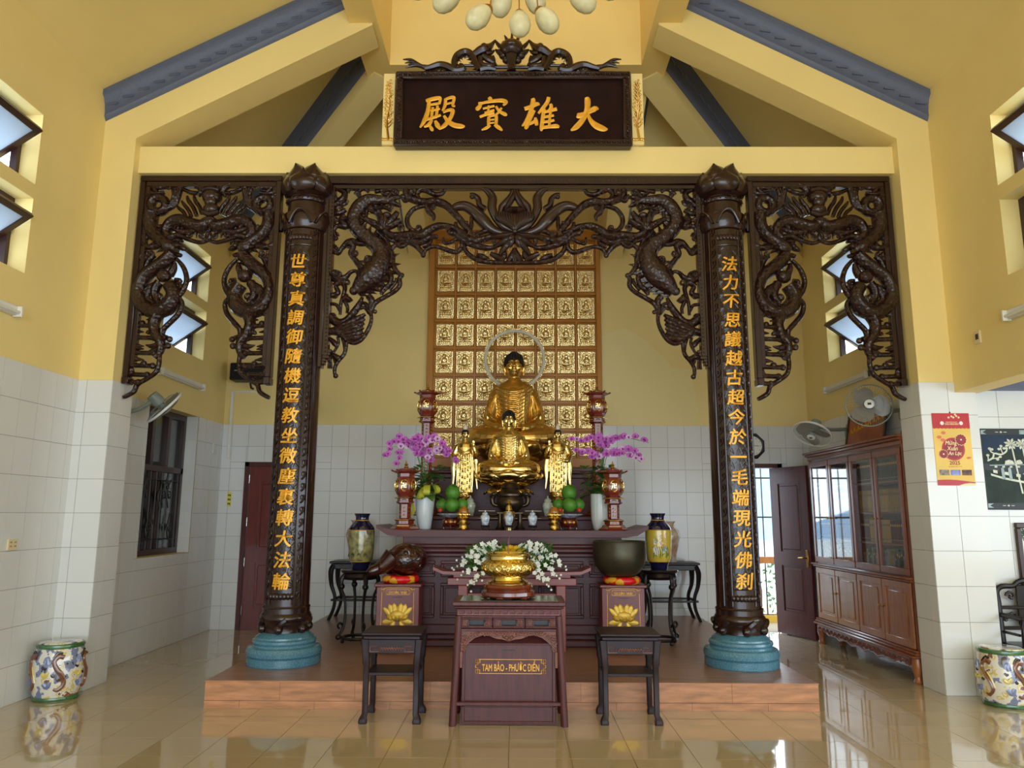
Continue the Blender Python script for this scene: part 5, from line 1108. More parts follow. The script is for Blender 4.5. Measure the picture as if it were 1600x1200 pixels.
# ================================================================== side stools
def stool(xc, lab):
    r = thing('tea_stand', lab, 'stand', (xc, 6.26, 0), 'small tall stands beside the offering table'); y0, y1 = 6.05, 6.45; hw = .235; z1 = .67
    MB().bbox(xc-hw, xc+hw, y0, y1, z1-.022, z1, .006).bbox(xc-hw+.012, xc+hw-.012, y0+.012, y1-.012, z1-.055, z1-.024, .008).build('top', 'stoolwood', r)
    b = MB()
    for q in nov(((xc-.2, xc+.2, y0+.035, y0+.06), (xc-.2, xc+.2, y1-.06, y1-.035))): b.bbox(q[0], q[1], q[2], q[3], z1-.16, z1-.055, .004)
    for sg in (-1, 1): b.bbox(*sorted((xc+sg*.2, xc+sg*.175)), y0+.05, y1-.05, z1-.16, z1-.055, .004)
    ap_ = b.build('apron', 'stoolwood', r); m_ = MB(); meander(m_, xc-.17, xc-.10, z1-.145, z1-.105, y0+.033, 1, .004); meander(m_, xc+.10, xc+.17, z1-.145, z1-.105, y0+.033, 1, .004)
    for k in range(9): m_.tube([(xc-.09+.02*k, y0+.033, z1-.135), (xc-.082+.02*k, y0+.028, z1-.115), (xc-.072+.02*k, y0+.033, z1-.125)], .006, 5, 2)
    m_.build('carving', 'carvewood', ap_)
    for sg in (-1, 1):
        for yy, s2 in ((y0+.045, -1), (y1-.045, 1)):
            x = xc+sg*.195; L = [(0, .03), (.02, .032), (.04, .026), (.07, .021), (.3, .021), (.42, .022), (.44, .027), (.5, .026), (.56, .028), (z1-.055, .03)]
            rings = [[(x+sg*(.012 if z < .05 else .016*max(0, (z-.42)/.2))+h*cx_, yy+s2*(.012 if z < .05 else 0)+h*cy_, z) for cx_, cy_ in ((-1, -.7), (-.7, -1), (.7, -1), (1, -.7), (1, .7), (.7, 1), (-.7, 1), (-1, .7))] for z, h in L]
            lg = MB().loft(rings); lg.build('leg', 'stoolwood', r)
    MB().bbox(xc-.2, xc+.2, y0+.04, y1-.04, .345, .37, .004).build('shelf', 'stoolwood', r)
stool(P(612, 988, Y=6.05).x, 'dark wooden stand left of the offering table'); stool(P(985, 990, Y=6.05).x, 'dark wooden stand right of the offering table')
# ================================================================== donation boxes
M['boxred'] = mat('red brown box veneer', '#6B2B26', .35, var=.12, vscale=6, grain=(8, 8, .8)); M['goldlotus'] = mat('matt gold lotus relief', '#D8B34A', .4, metal=.35)
def donation(xc, lab):
    r = thing('donation_box', lab, 'box', (xc, 7.95, PZ), 'donation boxes before the altar'); y0, y1 = 7.77, 8.06; z0, z1 = PZ+.03, .885; hw = .215
    MB().bbox(xc-hw, xc+hw, y0, y1, z0, z1-.03, .005).build('body', 'boxred', r); MB().bbox(xc-hw-.022, xc+hw+.022, y0-.02, y1, z1-.03, z1, .006).build('lid', 'boxred', r)
    b = MB(); b.bbox(xc-hw-.01, xc+hw+.01, y0-.012, y1, PZ+.02, PZ+.05, .004)
    for sg in (-1, 1): b.bbox(xc+sg*.18-.03, xc+sg*.18+.03, y0-.012, y1, PZ, PZ+.02, .004)
    b.build('base', 'boxred', r)
    gold_text(r, 'CÚNG DƯỜNG - TAM BẢO', xc, y0-.002, .805, .185, .036); key_border(r, xc-.125, xc+.125, .78, .83, y0-.002, .014, .0022); MB().box(xc-.05, xc+.05, y0-.004, y0, .752, .758).build('slot', 'iron', r, smooth=False)
    b = MB(); yy = y0-.001
    b.tube([(xc-.165, yy, .28), (xc-.16, yy, .80)], .0025, 4, 1).tube([(xc+.165, yy, .28), (xc+.16, yy, .80)], .0025, 4, 1).tube([(xc-.12, yy, .848), (xc+.12, yy, .848)], .003, 4, 1)
    for sg in (-1, 1): b.tube([(xc+sg*.12, yy, .848), (xc+sg*.14, yy, .83), (xc+sg*.168, yy, .83), (xc+sg*.168, yy, .853), (xc+sg*.14, yy, .853), (xc+sg*.14, yy, .81), (xc+sg*.168, yy, .81)], .003, 4, 1)
    b.build('gold_frame_line', 'goldpaint', r)
    lt = MB(); c = (xc, .58)
    def pet(a, L, w_, bx_=0, bz=0, d=.012):
        dx, dz = math.sin(a), math.cos(a); rows = []
        for i in range(7):
            f = i/6; ww = w_*math.sin(math.pi*(.08+.9*f))**.8; x = c[0]+bx_+dx*L*f; z = c[1]+bz+dz*L*f
            rows.append([(x+dz*ww*s_, y0-.002-d*(1-s_*s_)*math.sin(math.pi*min(1, f+.15)), z-dx*ww*s_) for s_ in (-1, -.5, 0, .5, 1)])
        lt.loft(rows, closed=False)
    for a, L, w_, bx_, bz, d in ((-1.75, .14, .034, -.02, -.045, .01), (1.75, .14, .034, .02, -.045, .01), (-2.75, .12, .03, -.025, -.05, .01), (2.75, .12, .03, .025, -.05, .01), (-.8, .155, .034, -.035, -.03, .014), (.8, .155, .034, .035, -.03, .014), (-.38, .15, .04, -.03, -.03, .016), (.38, .15, .04, .03, -.03, .016), (-.12, .14, .04, -.02, -.02, .018), (.12, .14, .04, .02, -.02, .018), (0, .12, .055, 0, -.03, .026), (-.45, .11, .045, -.02, -.05, .03), (.45, .11, .045, .02, -.05, .03), (0, .09, .04, 0, -.055, .036)): pet(a, L, w_, bx_, bz, d)
    lt.ball((xc, y0-.002, .585), .082, .03, .05, 20, 10)
    for kk in range(5): pet((-.9+.45*kk)*.8, .085, .034, (-.05+.025*kk), -.048, .04)
    lo_ = lt.build('lotus_relief', 'goldlotus', r); so_ = lo_.modifiers.new('thick', 'SOLIDIFY'); so_.thickness = .004
    return r
XL, XR = -1.165, 1.10
donation(XL, 'red brown donation box with a gold lotus, under the wooden fish'); donation(XR, 'red brown donation box with a gold lotus, under the bronze bowl bell')
def cushion_mat():
    m = mat('red and gold silk', '#D8121C', .3); nt = m.node_tree; N = nt.nodes; L = nt.links; v = N.new('ShaderNodeTexVoronoi'); v.inputs['Scale'].default_value = 10; tc = N.new('ShaderNodeTexCoord'); rp = N.new('ShaderNodeValToRGB'); rp.color_ramp.interpolation = 'CONSTANT'
    rp.color_ramp.elements[0].color = (*lin('#D8121C'), 1); rp.color_ramp.elements[1].position = .5; rp.color_ramp.elements[1].color = (*lin('#E0A52A'), 1); L.new(tc.outputs['Object'], v.inputs['Vector']); s_ = N.new('ShaderNodeSeparateColor'); L.new(v.outputs['Color'], s_.inputs[0]); L.new(s_.outputs[0], rp.inputs[0]); L.new(rp.outputs[0], N['Principled BSDF'].inputs['Base Color']); return m
M['silk'] = cushion_mat()
def cushion(xc, yc, lab):
    b = MB(); b.torus((xc, yc, .885+.04), .15, .042, 36, 10, 'z', .95); tag(b.build('ring_cushion', 'silk', base=(xc, yc, .885)), lab, 'cushion', 'silk ring cushions')
cushion(XL, 7.92, 'red and gold ring cushion under the wooden fish'); cushion(XR, 7.86, 'red and gold ring cushion under the bronze bowl bell')
# wooden fish (mu yu): hollow carved block with slit and fish-tail handle
M['fishwood'] = mat('dark red lacquered fish', '#36100D', .2, var=.35, vscale=9, coat=.7, bump=.35, bscale=22)
wf = thing('wooden_fish', 'dark red carved wooden fish drum on the left ring cushion', 'drum', (XL, 7.9, .955)); c = Vector((XL+.06, 7.9, 1.12))
b = MB(); b.ball(c, .215, .2, .165, 24, 16); bo = b.build('body', 'fishwood', wf)
b = MB(); b.tube([(c.x-.12, 7.82, c.z+.02, .12), (c.x-.2, 7.8, c.z-.05, .09), (c.x-.27, 7.78, c.z-.09, .062), (c.x-.34, 7.76, c.z-.115, .045), (c.x-.38, 7.75, c.z-.13, .02)], n=12); b.torus((c.x-.24, 7.79, c.z-.07), .06, .02, 18, 8, 'x'); b.build('handle', 'fishwood', wf)
b = MB(); sl = []
for i in range(13): f = -1+2*i/12; th = f*.75; d = Vector((.5+.45*f, -.85, .02+.28*f)).normalized(); sl.append((c.x+d.x*.217, c.y+d.y*.202, c.z+d.z*.168))
b.tube(sl, .008, 6, 1); d = Vector((-.02, -.99, -.18)).normalized(); b.ball((c.x+d.x*.213, c.y+d.y*.198, c.z+d.z*.163), .025, .012, .025, 10, 6); b.build('sound_slit', 'iron', wf)
b = MB(); d = Vector((.08, -.95, .45)).normalized(); e = Vector((c.x+d.x*.2, c.y+d.y*.19, c.z+d.z*.155)); b.torus(e, .035, .012, 18, 7, 'y').ball(e, .022, .022, .022, 10, 6)
rr = random.Random(9)
for i in range(26):
    th = rr.uniform(-.3, 1.1); ph = rr.uniform(-.6, .95); d = Vector((math.sin(th)*math.cos(ph), -math.cos(th)*math.cos(ph), math.sin(ph))); q = Vector((c.x+d.x*.213, c.y+d.y*.198, c.z+d.z*.163)); t_ = d.orthogonal().normalized(); u_ = d.cross(t_)
    b.tube([q+t_*.03, q+u_*.024, q-t_*.022, q-u_*.018, q+t_*.01], .006, 5, 3)
b.build('carved_scales', 'fishwood', wf)
# bronze bowl bell
M['bronze'] = mat('dull green bronze', '#4A4636', .42, metal=.65, var=.25, vscale=7)
bb = MB(); bc = (XR-.02, 7.835, .955); bb.lathe([(.10, .012), (.15, .014), (.2, .05), (.25, .12), (.268, .2), (.272, .27), (.268, .335), (.272, .355), (.268, .362), (.25, .36), (.252, .27), (.235, .14), (.19, .06), (.05, .03)], bc, 44)
tag(bb.build('bowl_bell', 'bronze', base=bc), 'large dull bronze bowl bell on the right ring cushion', 'bell')
# ================================================================== statues
M['ivorytop'] = mat('cream crown', '#E8DCC0', .4)
def remesh(o, vox, it=2):
    m_ = o.modifiers.new('fuse', 'REMESH'); m_.mode = 'VOXEL'; m_.voxel_size = vox; m_.use_smooth_shade = True
    s_ = o.modifiers.new('soften', 'SMOOTH'); s_.factor = .5; s_.iterations = it
def head(mb, c, s):
    """head with face; c = centre, s = scale (1 = .33 m tall)"""
    def q(x, y, z): return (c[0]+x*s, c[1]+y*s, c[2]+z*s)
    mb.ball(q(0, 0, .01), .122*s, .135*s, .155*s, 20, 14); mb.ball(q(0, -.03, -.07), .095*s, .1*s, .085*s, 16, 10)
    mb.tube([(*q(0, -.125, .045), .014*s), (*q(0, -.142, 0), .017*s), (*q(0, -.15, -.028), .022*s)], n=8); mb.ball(q(-.014, -.138, -.03), .013*s, n=8, m=6).ball(q(.014, -.138, -.03), .013*s, n=8, m=6)
    for sg in (-1, 1):
        mb.tube([q(sg*.015, -.128, .048), q(sg*.045, -.128, .062), q(sg*.085, -.1, .05)], .008*s, 6, 3)      # brow
        mb.ball(q(sg*.047, -.112, .018), .03*s, .02*s, .017*s, 10, 6); mb.tube([q(sg*.02, -.13, .01), q(sg*.047, -.134, .003), q(sg*.076, -.115, .012)], .006*s, 6, 3)   # lid
        mb.ball(q(sg*.06, -.095, -.035), .04*s, .035*s, .04*s, 10, 6)                                        # cheek
        mb.tube([(*q(sg*.122, 0, .05), .018*s), (*q(sg*.132, -.01, .0), .022*s), (*q(sg*.127, -.012, -.07), .018*s), (*q(sg*.12, -.012, -.13), .02*s)], n=8)    # long ear
    mb.tube([q(-.034, -.126, -.066), q(-.012, -.137, -.06), q(0, -.136, -.062), q(.012, -.137, -.06), q(.034, -.126, -.066)], .008*s, 6, 3).tube([q(-.026, -.126, -.077), q(0, -.136, -.081), q(.026, -.126, -.077)], .01*s, 6, 3)
    mb.ball(q(0, -.112, -.115), .03*s, .025*s, .025*s, 8, 6)                                                 # chin
    mb.ball(q(0, -.128, .075), .008*s, n=6, m=4)
    mb.tube([(*q(0, .01, -.1), .075*s), (*q(0, .01, -.17), .085*s), (*q(0, .02, -.21), .12*s)], n=14)
def hair(root, c, s, tuft=True):
    b = MB()
    def q(x, y, z): return (c[0]+x*s, c[1]+y*s, c[2]+z*s)
    rings = []
    for j in range(9):
        a = j/8*math.pi/2; ring = []
        for i in range(24):
            t = 2*math.pi*i/24; fr = max(0, -math.sin(t)); base = -.03+.105*fr**1.5; z = base+(.165-base)*math.sin(a); k = math.cos(a)**.6 if j < 8 else .02
            ring.append(q(.137*k*math.cos(t), .148*k*math.sin(t)+.004, z))
        rings.append(ring)
    b.loft(rings)
    if tuft: b.ball(q(0, .01, .155), .075*s, .075*s, .05*s, 14, 8)
    rr = random.Random(2)
    for j in range(1, 8):
        for i in range(20):
            p_ = rings[j][(i+j) % 24] if i < 24 else None
            if p_: b.ball(p_, .014*s, n=5, m=4)
    b.build('curled_hair', 'hairblack', root)
def fingers(mb, c, sg, s, tilt=0.):
    """hand lying palm-up in the lap: palm, four unequal bent fingers, thumb"""
    c = Vector(c); mb.ball(c, .07*s, .045*s, .024*s, 12, 6)
    for i, L in enumerate((.085, .1, .095, .075)):
        y = -.033+.022*i; mb.tube([(c.x-sg*.045*s, c.y+y*s, c.z+.005*s, .013*s), (c.x-sg*(.05+L*.5)*s, c.y+(y-.005)*s, c.z+.016*s, .0115*s), (c.x-sg*(.05+L)*s, c.y+(y+.004)*s, c.z+.008*s, .009*s)], n=7)
    mb.tube([(c.x-sg*.0*s, c.y-.04*s, c.z+.01*s, .015*s), (c.x-sg*.05*s, c.y-.055*s, c.z+.045*s, .013*s), (c.x-sg*.095*s, c.y-.05*s, c.z+.06*s, .009*s)], n=7)
def seated(root, x, y, z, s, vox, m_, nf=11):
    b = MB()
    def q(a, c, d): return (x+a*s, y+c*s, z+d*s)
    prof = [(.0, .38, .27), (.12, .32, .24), (.25, .25, .2), (.42, .225, .18), (.57, .245, .18), (.70, .27, .17), (.775, .26, .15), (.825, .2, .125), (.86, .14, .11), (.89, .09, .09)]
    b.loft([[q(rx*math.cos(2*math.pi*k/28), ry*math.sin(2*math.pi*k/28), h) for k in range(28)] for h, rx, ry in prof])
    def surf(t, h, o=.004):
        for (h0, a0, c0), (h1, a1, c1) in zip(prof, prof[1:]):
            if h0 <= h <= h1: f = (h-h0)/(h1-h0); return q((a0+(a1-a0)*f+o)*math.sin(t), -(c0+(c1-c0)*f+o)*math.cos(t), h)
        return q(.09*math.sin(t), -.09*math.cos(t), .87)
    for k in range(nf):           # hanging robe folds across the chest, gathered at one shoulder
        hL = .79-.05*k*.85; hR = .825-.035*k; dip = .10+.014*k
        b.tube([surf(t, max(.05, (hL+(hR-hL)*(t+1.2)/2.4)-dip*(math.cos(t*1.2))**2)) for t in [-1.25+2.5*i/12 for i in range(13)]], .017*s, 6, 1)
    for k in range(5): b.tube([surf(.55+.16*k, h, .006) for h in (.8, .65, .48, .3, .16)], .018*s, 6, 2)
    for sg in (-1, 1):
        b.tube([(*q(sg*.215, .0, .735), .095*s), (*q(sg*.265, -.01, .55), .1*s), (*q(sg*.3, -.05, .34), .105*s), (*q(sg*.26, -.18, .25), .085*s), (*q(sg*.17, -.3, .225), .06*s), (*q(sg*.1, -.345, .22), .045*s)], n=14)
        for k in range(6):   # sleeve folds
            o = -.07+.03*k; b.tube([q(sg*(.25+.05*(k % 2)), -.09+o*.2, .68-.02*k), q(sg*(.345+.02*math.sin(k)), -.09-abs(o), .42), q(sg*(.32-.02*k), -.15-o*.6, .22+.02*k)], .018*s, 6, 3)
        b.tube([q(sg*.2, -.35, .17), q(sg*.29, -.3, .2), q(sg*.34, -.16, .24), q(sg*.35, -.02, .3)], .03*s, 8, 4)
        b.tube([(*q(sg*.12, .08, .12), .17*s), (*q(sg*.33, -.02, .13), .165*s), (*q(sg*.46, -.12, .12), .145*s), (*q(sg*.36, -.28, .10), .12*s), (*q(sg*.1, -.36, .09), .095*s), (*q(-sg*.1, -.36, .09), .07*s)], n=14)
        for k in range(7):   # drapery over the knee
            a = -.5+.22*k; b.tube([q(sg*.16, -.28-.01*k, .2-.012*k), q(sg*.36, -.24+.12*a, .275-.035*abs(k-2)), q(sg*(.58-.012*abs(k-3)), -.12+.14*a, .15-.012*k), q(sg*.56, -.12+.15*a, .03)], .018*s, 6, 3)
        fingers(b, q(sg*.045, -.375, .2+.02*(sg > 0)), sg, s)
    b.ball(q(0, -.2, .06), .46*s, .25*s, .085*s, 24, 8)
    b.tube([q(-.3, -.40, .02), q(-.12, -.45, .03), q(0, -.43, .055), q(.12, -.45, .03), q(.3, -.40, .02)], .03*s, 8, 4)
    hc = q(0, -.03, 1.07); head(b, hc, s)
    o = b.build('figure', m_, root, smooth=True); remesh(o, vox); hair(root, hc, s); return hc
def lotus_seat(root, x, y, z, r, h, m_, n=14, dark=None):
    MB().lathe([(r*.55, 0), (r*.62, h*.1), (r*.5, h*.3), (r*.45, h*.45), (r*.7, h*.7), (r*.86, h*.92), (r*.84, h)], (x, y, z), 28).build('lotus_core', m_, root)
    for lay, (z0, hh, R0, R1, w_) in enumerate(((h*.42, h*.6, r*.5, r*1.12, 1.15), (h*.36, h*.42, r*.5, r*.98, 1.0), (h*.34, -h*.34, r*.48, r*.82, 1.0))):
        for k in range(n):
            a = 2*math.pi*(k+.5*(lay % 2))/n; d = Vector((math.cos(a), math.sin(a), 0)); t = Vector((-d.y, d.x, 0)); rows = []; wd = math.pi*R1/n*w_
            for i in range(7):
                f = i/6; rad = R0+(R1-R0)*math.sin(f*math.pi/2*1.05); zz = z+z0+hh*f**1.3; ww = wd*math.sin(math.pi*(.12+.85*f))**.6
                rows.append([tuple(Vector((x, y, zz))+d*(rad-.06*r*(s_*s_))+t*ww*s_+Vector((0, 0, (.05*r*s_*s_ if hh > 0 else 0)))) for s_ in (-1, -.5, 0, .5, 1)])
            o = MB().loft(rows, closed=False).build('lotus_petal', m_, root); q = o.modifiers.new('thick', 'SOLIDIFY'); q.thickness = .008*r/.4
MX, MY = P(803, 690, Y=9.95).x, 10.04; mz = P(800, 696, Y=9.95).z; ms = 1.03
mb_ = thing('buddha_statue', 'large seated golden Buddha statue with black hair in front of the gilded wall', 'statue', (MX, MY, ZU))
lotus_seat(mb_, MX, MY, ZU, .50, mz-ZU, 'gold2', 12)
seated(mb_, MX, MY, mz-.02, ms, .0085, 'gold2')
hl = thing('halo_ring', 'pale glass bead halo ring behind the head of the large Buddha', 'halo', (MX, 10.28, P(804, 610, Y=10.25).z)); hc = P(804, 561, Y=10.25); k_ = mpp(10.25, 3.6)
M['beads'] = mat('pale bead glass', '#D8D2BC', .25, bump=.4, bscale=60)
MB().torus((hc.x, 10.28, hc.z), 46*k_, 2.6*k_, 60, 8).build('tube', 'beads', hl)
b = MB()
for i in range(96): a = i*2*math.pi/96; b.ball((hc.x+49*k_*math.cos(a), 10.275, hc.z+49*k_*math.sin(a)), .013, n=6, m=4)
tag(b.build('beads', 'goldrel', hl), kind='stuff')
MB().tube([(hc.x, 10.30, ZU), (hc.x, 10.30, hc.z-46*k_)], .012, 8, 1).build('support', 'gold2', hl)
# smaller Buddha in front
FYb = 9.13; fxb = P(795, 740, Y=FYb).x; zf = P(795, 740, Y=FYb-.15).z; ZS = ZA+.15
sb_ = thing('buddha_statue', 'small seated golden Buddha statue on a lotus above the bronze censer', 'statue', (fxb, FYb, ZS))
MB().lathe([(.125, 0), (.13, .02), (.11, .05), (.1, .09), (.1, zf-ZS-.24), (.14, zf-ZS-.22)], (fxb, FYb, ZS), 24).build('pedestal', 'gold2', sb_)
lotus_seat(sb_, fxb, FYb, zf-.245, .375, .24, 'gold', 8); seated(sb_, fxb, FYb, zf-.01, .625, .0055, 'gold', 9)
# standing attendants
def standing(px, lab, hand):
    Y_ = 9.2; x = P(px, 770, Y=Y_).x; z0 = P(px, 773, Y=Y_).z; zt = P(px, 668, Y=Y_).z; s = (zt-z0)/1.0
    r = thing('attendant_statue', lab, 'statue', (x, Y_, ZS), 'standing attendants beside the small Buddha')
    MB().lathe([(.09, 0), (.1, .01), (.07, .04), (.065, .09), (.09, z0-ZS-.1), (.1, z0-ZS-.08)], (x, Y_, ZS), 20).build('pedestal', 'gold2', r); lotus_seat(r, x, Y_, z0-.085, .10, .075, 'gold', 8)
    b = MB()
    def q(a, c, d): return (x+a*s, Y_+c*s, z0+d*s)
    prof = [(-.01, .115, .09), (.05, .12, .095), (.2, .125, .10), (.4, .13, .105), (.52, .125, .10), (.62, .12, .09), (.7, .135, .085), (.745, .13, .075), (.775, .07, .055), (.8, .042, .045)]
    b.loft([[q(rx*math.cos(2*math.pi*k/24), ry*math.sin(2*math.pi*k/24), h) for k in range(24)] for h, rx, ry in prof])
    for k in range(8):
        t0 = -1.1+.31*k; b.tube([q(.125*math.sin(t0), -.105*math.cos(t0), .6), q(.135*math.sin(t0+.1), -.112*math.cos(t0+.1), .35), q(.13*math.sin(t0-.05), -.108*math.cos(t0), .03)], .012*s, 6, 3)
    for k in range(5): b.tube([q(-.1, -.06, .7-.06*k), q(-.03, -.1, .63-.065*k), q(.04, -.1, .63-.06*k), q(.1, -.06, .69-.06*k)], .008*s, 6, 3)
    for k in range(4): b.tube([q(-.09, -.08, .4-.09*k), q(0, -.118, .33-.09*k), q(.09, -.08, .4-.09*k)], .008*s, 6, 3)
    for sg in (-1, 1):
        if (sg > 0) == (hand > 0):   # raised hand
            b.tube([(*q(sg*.11, 0, .72), .05*s), (*q(sg*.16, -.02, .58), .052*s), (*q(sg*.15, -.1, .62), .036*s), (*q(sg*.135, -.13, .7), .024*s)], n=10); pc = q(sg*.13, -.135, .735); b.ball(pc, .022*s, .012*s, .028*s, 10, 6)
            for i, L in enumerate((.04, .048, .045, .036)): b.tube([(pc[0]+(-.015+.01*i)*s, pc[1], pc[2]+.02*s, .006*s), (pc[0]+(-.017+.011*i)*s, pc[1]-.004*s, pc[2]+(.02+L)*s, .004*s)], n=6, sm=1)
            b.tube([(pc[0]-sg*.018*s, pc[1], pc[2], .007*s), (pc[0]-sg*.035*s, pc[1]-.006*s, pc[2]+.025*s, .004*s)], n=6, sm=1)
        else:                        # lowered hand, palm out
            b.tube([(*q(sg*.11, 0, .72), .05*s), (*q(sg*.165, 0, .58), .054*s), (*q(sg*.14, -.09, .5), .038*s), (*q(sg*.07, -.13, .5), .024*s)], n=10); pc = q(sg*.04, -.14, .505); b.ball(pc, .03*s, .014*s, .018*s, 10, 6)
            for i, L in enumerate((.035, .042, .04, .03)): b.tube([(pc[0]-sg*.02*s, pc[1], pc[2]+(-.012+.009*i)*s, .006*s), (pc[0]-sg*(.022+L)*s, pc[1]-.004*s, pc[2]+(-.014+.009*i)*s, .004*s)], n=6, sm=1)
            b.tube([(pc[0], pc[1], pc[2]+.014*s, .007*s), (pc[0]-sg*.015*s, pc[1]-.006*s, pc[2]+.035*s, .004*s)], n=6, sm=1)
        b.tube([(*q(sg*.15, -.02, .56), .035*s), (*q(sg*.175, 0, .4), .04*s), (*q(sg*.17, 0, .25), .028*s), (*q(sg*.185, 0, .08), .012*s)], n=8, flat=.5, up=(0, 1, 0))   # hanging sleeve
    for sg in (-1, 1): b.ball(q(sg*.045, -.08, -.005), .035*s, .06*s, .018*s, 10, 6)
    hc_ = q(0, -.02, .895); head(b, hc_, s*.4); o = b.build('figure', 'gold', r); remesh(o, .0045, 2); hair(r, hc_, s*.41, False)
    MB().ball((hc_[0], hc_[1]-.01*s, hc_[2]+.095*s), .034*s, .034*s, .045*s, 12, 8).tube([(hc_[0], hc_[1]-.01*s, hc_[2]+.12*s, .02*s), (hc_[0], hc_[1]-.01*s, hc_[2]+.155*s, .006*s)], n=10).build('topknot', 'ivorytop', r)
standing(726, 'standing golden attendant statue left of the small Buddha', 1); standing(872, 'standing golden attendant statue right of the small Buddha', -1)
# ================================================================== altar furnishings
M['lantred'] = mat('red lacquer lantern', '#7A2A1C', .25, var=.15, vscale=10, coat=.5)
def lantern(x, y, z, h, post, lab, lean=1.):
    """hexagonal lantern: stepped foot, post, bulbous body, flared roof; post adds extra height"""
    r = thing('altar_lantern', lab, 'lantern', (x, y, z), 'red and gold altar lanterns'); s = h; R0 = 0.0
    def lt(nm, prof, m_, zz=0, n=6): return MB().lathe([(a*s, c*s+zz) for a, c in prof], (x, y, z), n, rot=R0).build(nm, m_, r, angle=20)
    lt('foot', [(.215, 0), (.22, .015), (.17, .05), (.16, .055), (.16, .07), (.13, .085), (.13, .125), (.145, .13), (.145, .145), (.1, .165)], 'lantred')
    lt('post', [(.085, .16), (.085, .37+post/s)], 'lantred'); pz_ = post
    lt('collar', [(.085, .36), (.13, .385), (.13, .4), (.115, .405), (.115, .44), (.15, .445), (.15, .455), (.1, .48)], 'lantred', pz_); lt('body', [(.1, .475), (.125, .5), (.155, .56), (.165, .63), (.15, .70), (.12, .745)], 'lantred', pz_)
    lt('roof', [(.12, .745), (.125, .755), (.125, .80), (.14, .805), (.19, .825), (.195, .835), (.12, .87), (.05, .885)], 'lantred', pz_)
    for k in range(6): a = R0+k*math.pi/3; MB().tube([(x+.17*s*math.cos(a), y+.17*s*math.sin(a), z+pz_+.832*s), (x+.215*s*math.cos(a), y+.215*s*math.sin(a), z+pz_+.85*s)], .012*s, 6, 1).build('roof_tip', 'lantred', r)
    MB().lathe([(.02*s, .88*s), (.035*s, .895*s), (.02*s, .915*s), (.03*s, .935*s), (.012*s, .96*s), (.003*s, 1.0*s)], (x, y, z+pz_), 12).build('finial', 'gold', r)
    for nm, R_, zz in (('gilt_band', .146, .138), ('gilt_band', .152, .45), ('gilt_band', .165, .055)):
        MB().lathe([(R_*s, (zz-.008)*s), (R_*s+.004, (zz)*s), (R_*s, (zz+.008)*s)], (x, y, z+(pz_ if zz > .3 else 0)), 6, rot=R0).build(nm, 'gold', r)
    vs, fs = text('卍', .078*s, .003, .0016)
    for k in range(6):
        a = -math.pi/2+k*math.pi/3; d = Vector((math.cos(a), math.sin(a), 0)); t = Vector((-d.y, d.x, 0)); ap_ = math.cos(math.pi/6)
        if d.y > .3: continue
        c = Vector((x, y, z+pz_+.63*s))+d*(.165*ap_*s+.004); b = MB()
        b.tube([c+t*.052*s*math.cos(w_)+Vector((0, 0, .085*s*math.sin(w_)))-d*(.014*s*abs(math.sin(w_))) for w_ in [2*math.pi*i/20 for i in range(21)]], .006*s, 5, 1)
        b.add([tuple(c+t*v[0]+Vector((0, 0, v[2]))-d*(v[1]-.002)) for v in vs], fs)
        for zz in (-.06, .06): b.tube([c+t*-.03*s+Vector((0, 0, zz*s))-d*.006, c+t*.0+Vector((0, 0, zz*1.25*s))-d*.008, c+t*.03*s+Vector((0, 0, zz*s))-d*.006], .006*s, 5, 3)
        b.build('gilt_roundel', 'gold', r, smooth=False)
        e = MB(); ph = .36+post/s-.2
        for i in range(max(3, int(ph/.05))): cc = Vector((x, y, z+(.2+.05*i)*s))+d*(.085*ap_*s+.002); e.tube([cc+t*-.018*s, cc+Vector((0, 0, .016*s)), cc+t*.02*s, cc+Vector((0, 0, .03*s))], .005*s, 5, 2)
        for zz, R_ in ((.105, .13), (.42, .115)):
            cc = Vector((x, y, z+zz*s+(pz_ if zz > .3 else 0)))+d*(R_*ap_*s+.002); e.tube([cc+t*-.035*s, cc+Vector((0, 0, .01*s)), cc+t*.035*s], .006*s, 5, 2)
        e.build('gilt_scroll', 'gold', r)
YF = 8.33
lantern(P(632, 827, Y=YF).x, YF, ZA, .76, 0, 'red and gold lantern at the front left of the altar, beside the leaning orchid vase'); lantern(P(959, 828, Y=YF).x, YF, ZA, .76, 0, 'red and gold lantern at the front right of the altar, beside the upright orchid vase')
zt2 = P(664, 612, Y=9.25).z; hh = .80; lantern(P(666, 760, Y=9.25).x, 9.2, ZS, hh, max(.05, zt2-ZS-.87*hh), 'tall red and gold lantern behind the left orchids'); lantern(P(934, 760, Y=9.25).x, 9.2, ZS, hh, max(.05, zt2-ZS-.87*hh), 'tall red and gold lantern behind the right orchids')
# orchids --------------------------------------------------------------------------
M['vasew'] = mat('white glazed vase', '#DCE4EA', .15, var=.03, vscale=3, coat=.5); M['vasew2'] = mat('ribbed white vase', '#D5DCDB', .2); M['ribbon'] = mat('yellow green ribbon', '#B9BE3C', .5); M['orchleaf'] = mat('orchid leaf', '#4F7A33', .4, var=.4, vscale=8); M['darkleaf'] = mat('dark green leaf', '#23451F', .35, var=.3, vscale=10)
def leafb(mb, c, d, L, w_, droop=.3):
    c = Vector(c); d = Vector(d).normalized(); s_ = d.cross(Vector((0, 0, 1))); s_ = s_.normalized() if s_.length > .01 else Vector((1, 0, 0)); rows = []
    for i in range(6): f = i/5; p_ = c+d*L*f-Vector((0, 0, droop*L*f*f)); ww = w_*math.sin(math.pi*(.08+.9*f)); rows.append([tuple(p_-s_*ww+Vector((0, 0, .15*ww))), tuple(p_), tuple(p_+s_*ww+Vector((0, 0, .15*ww)))])
    mb.loft(rows, closed=False)
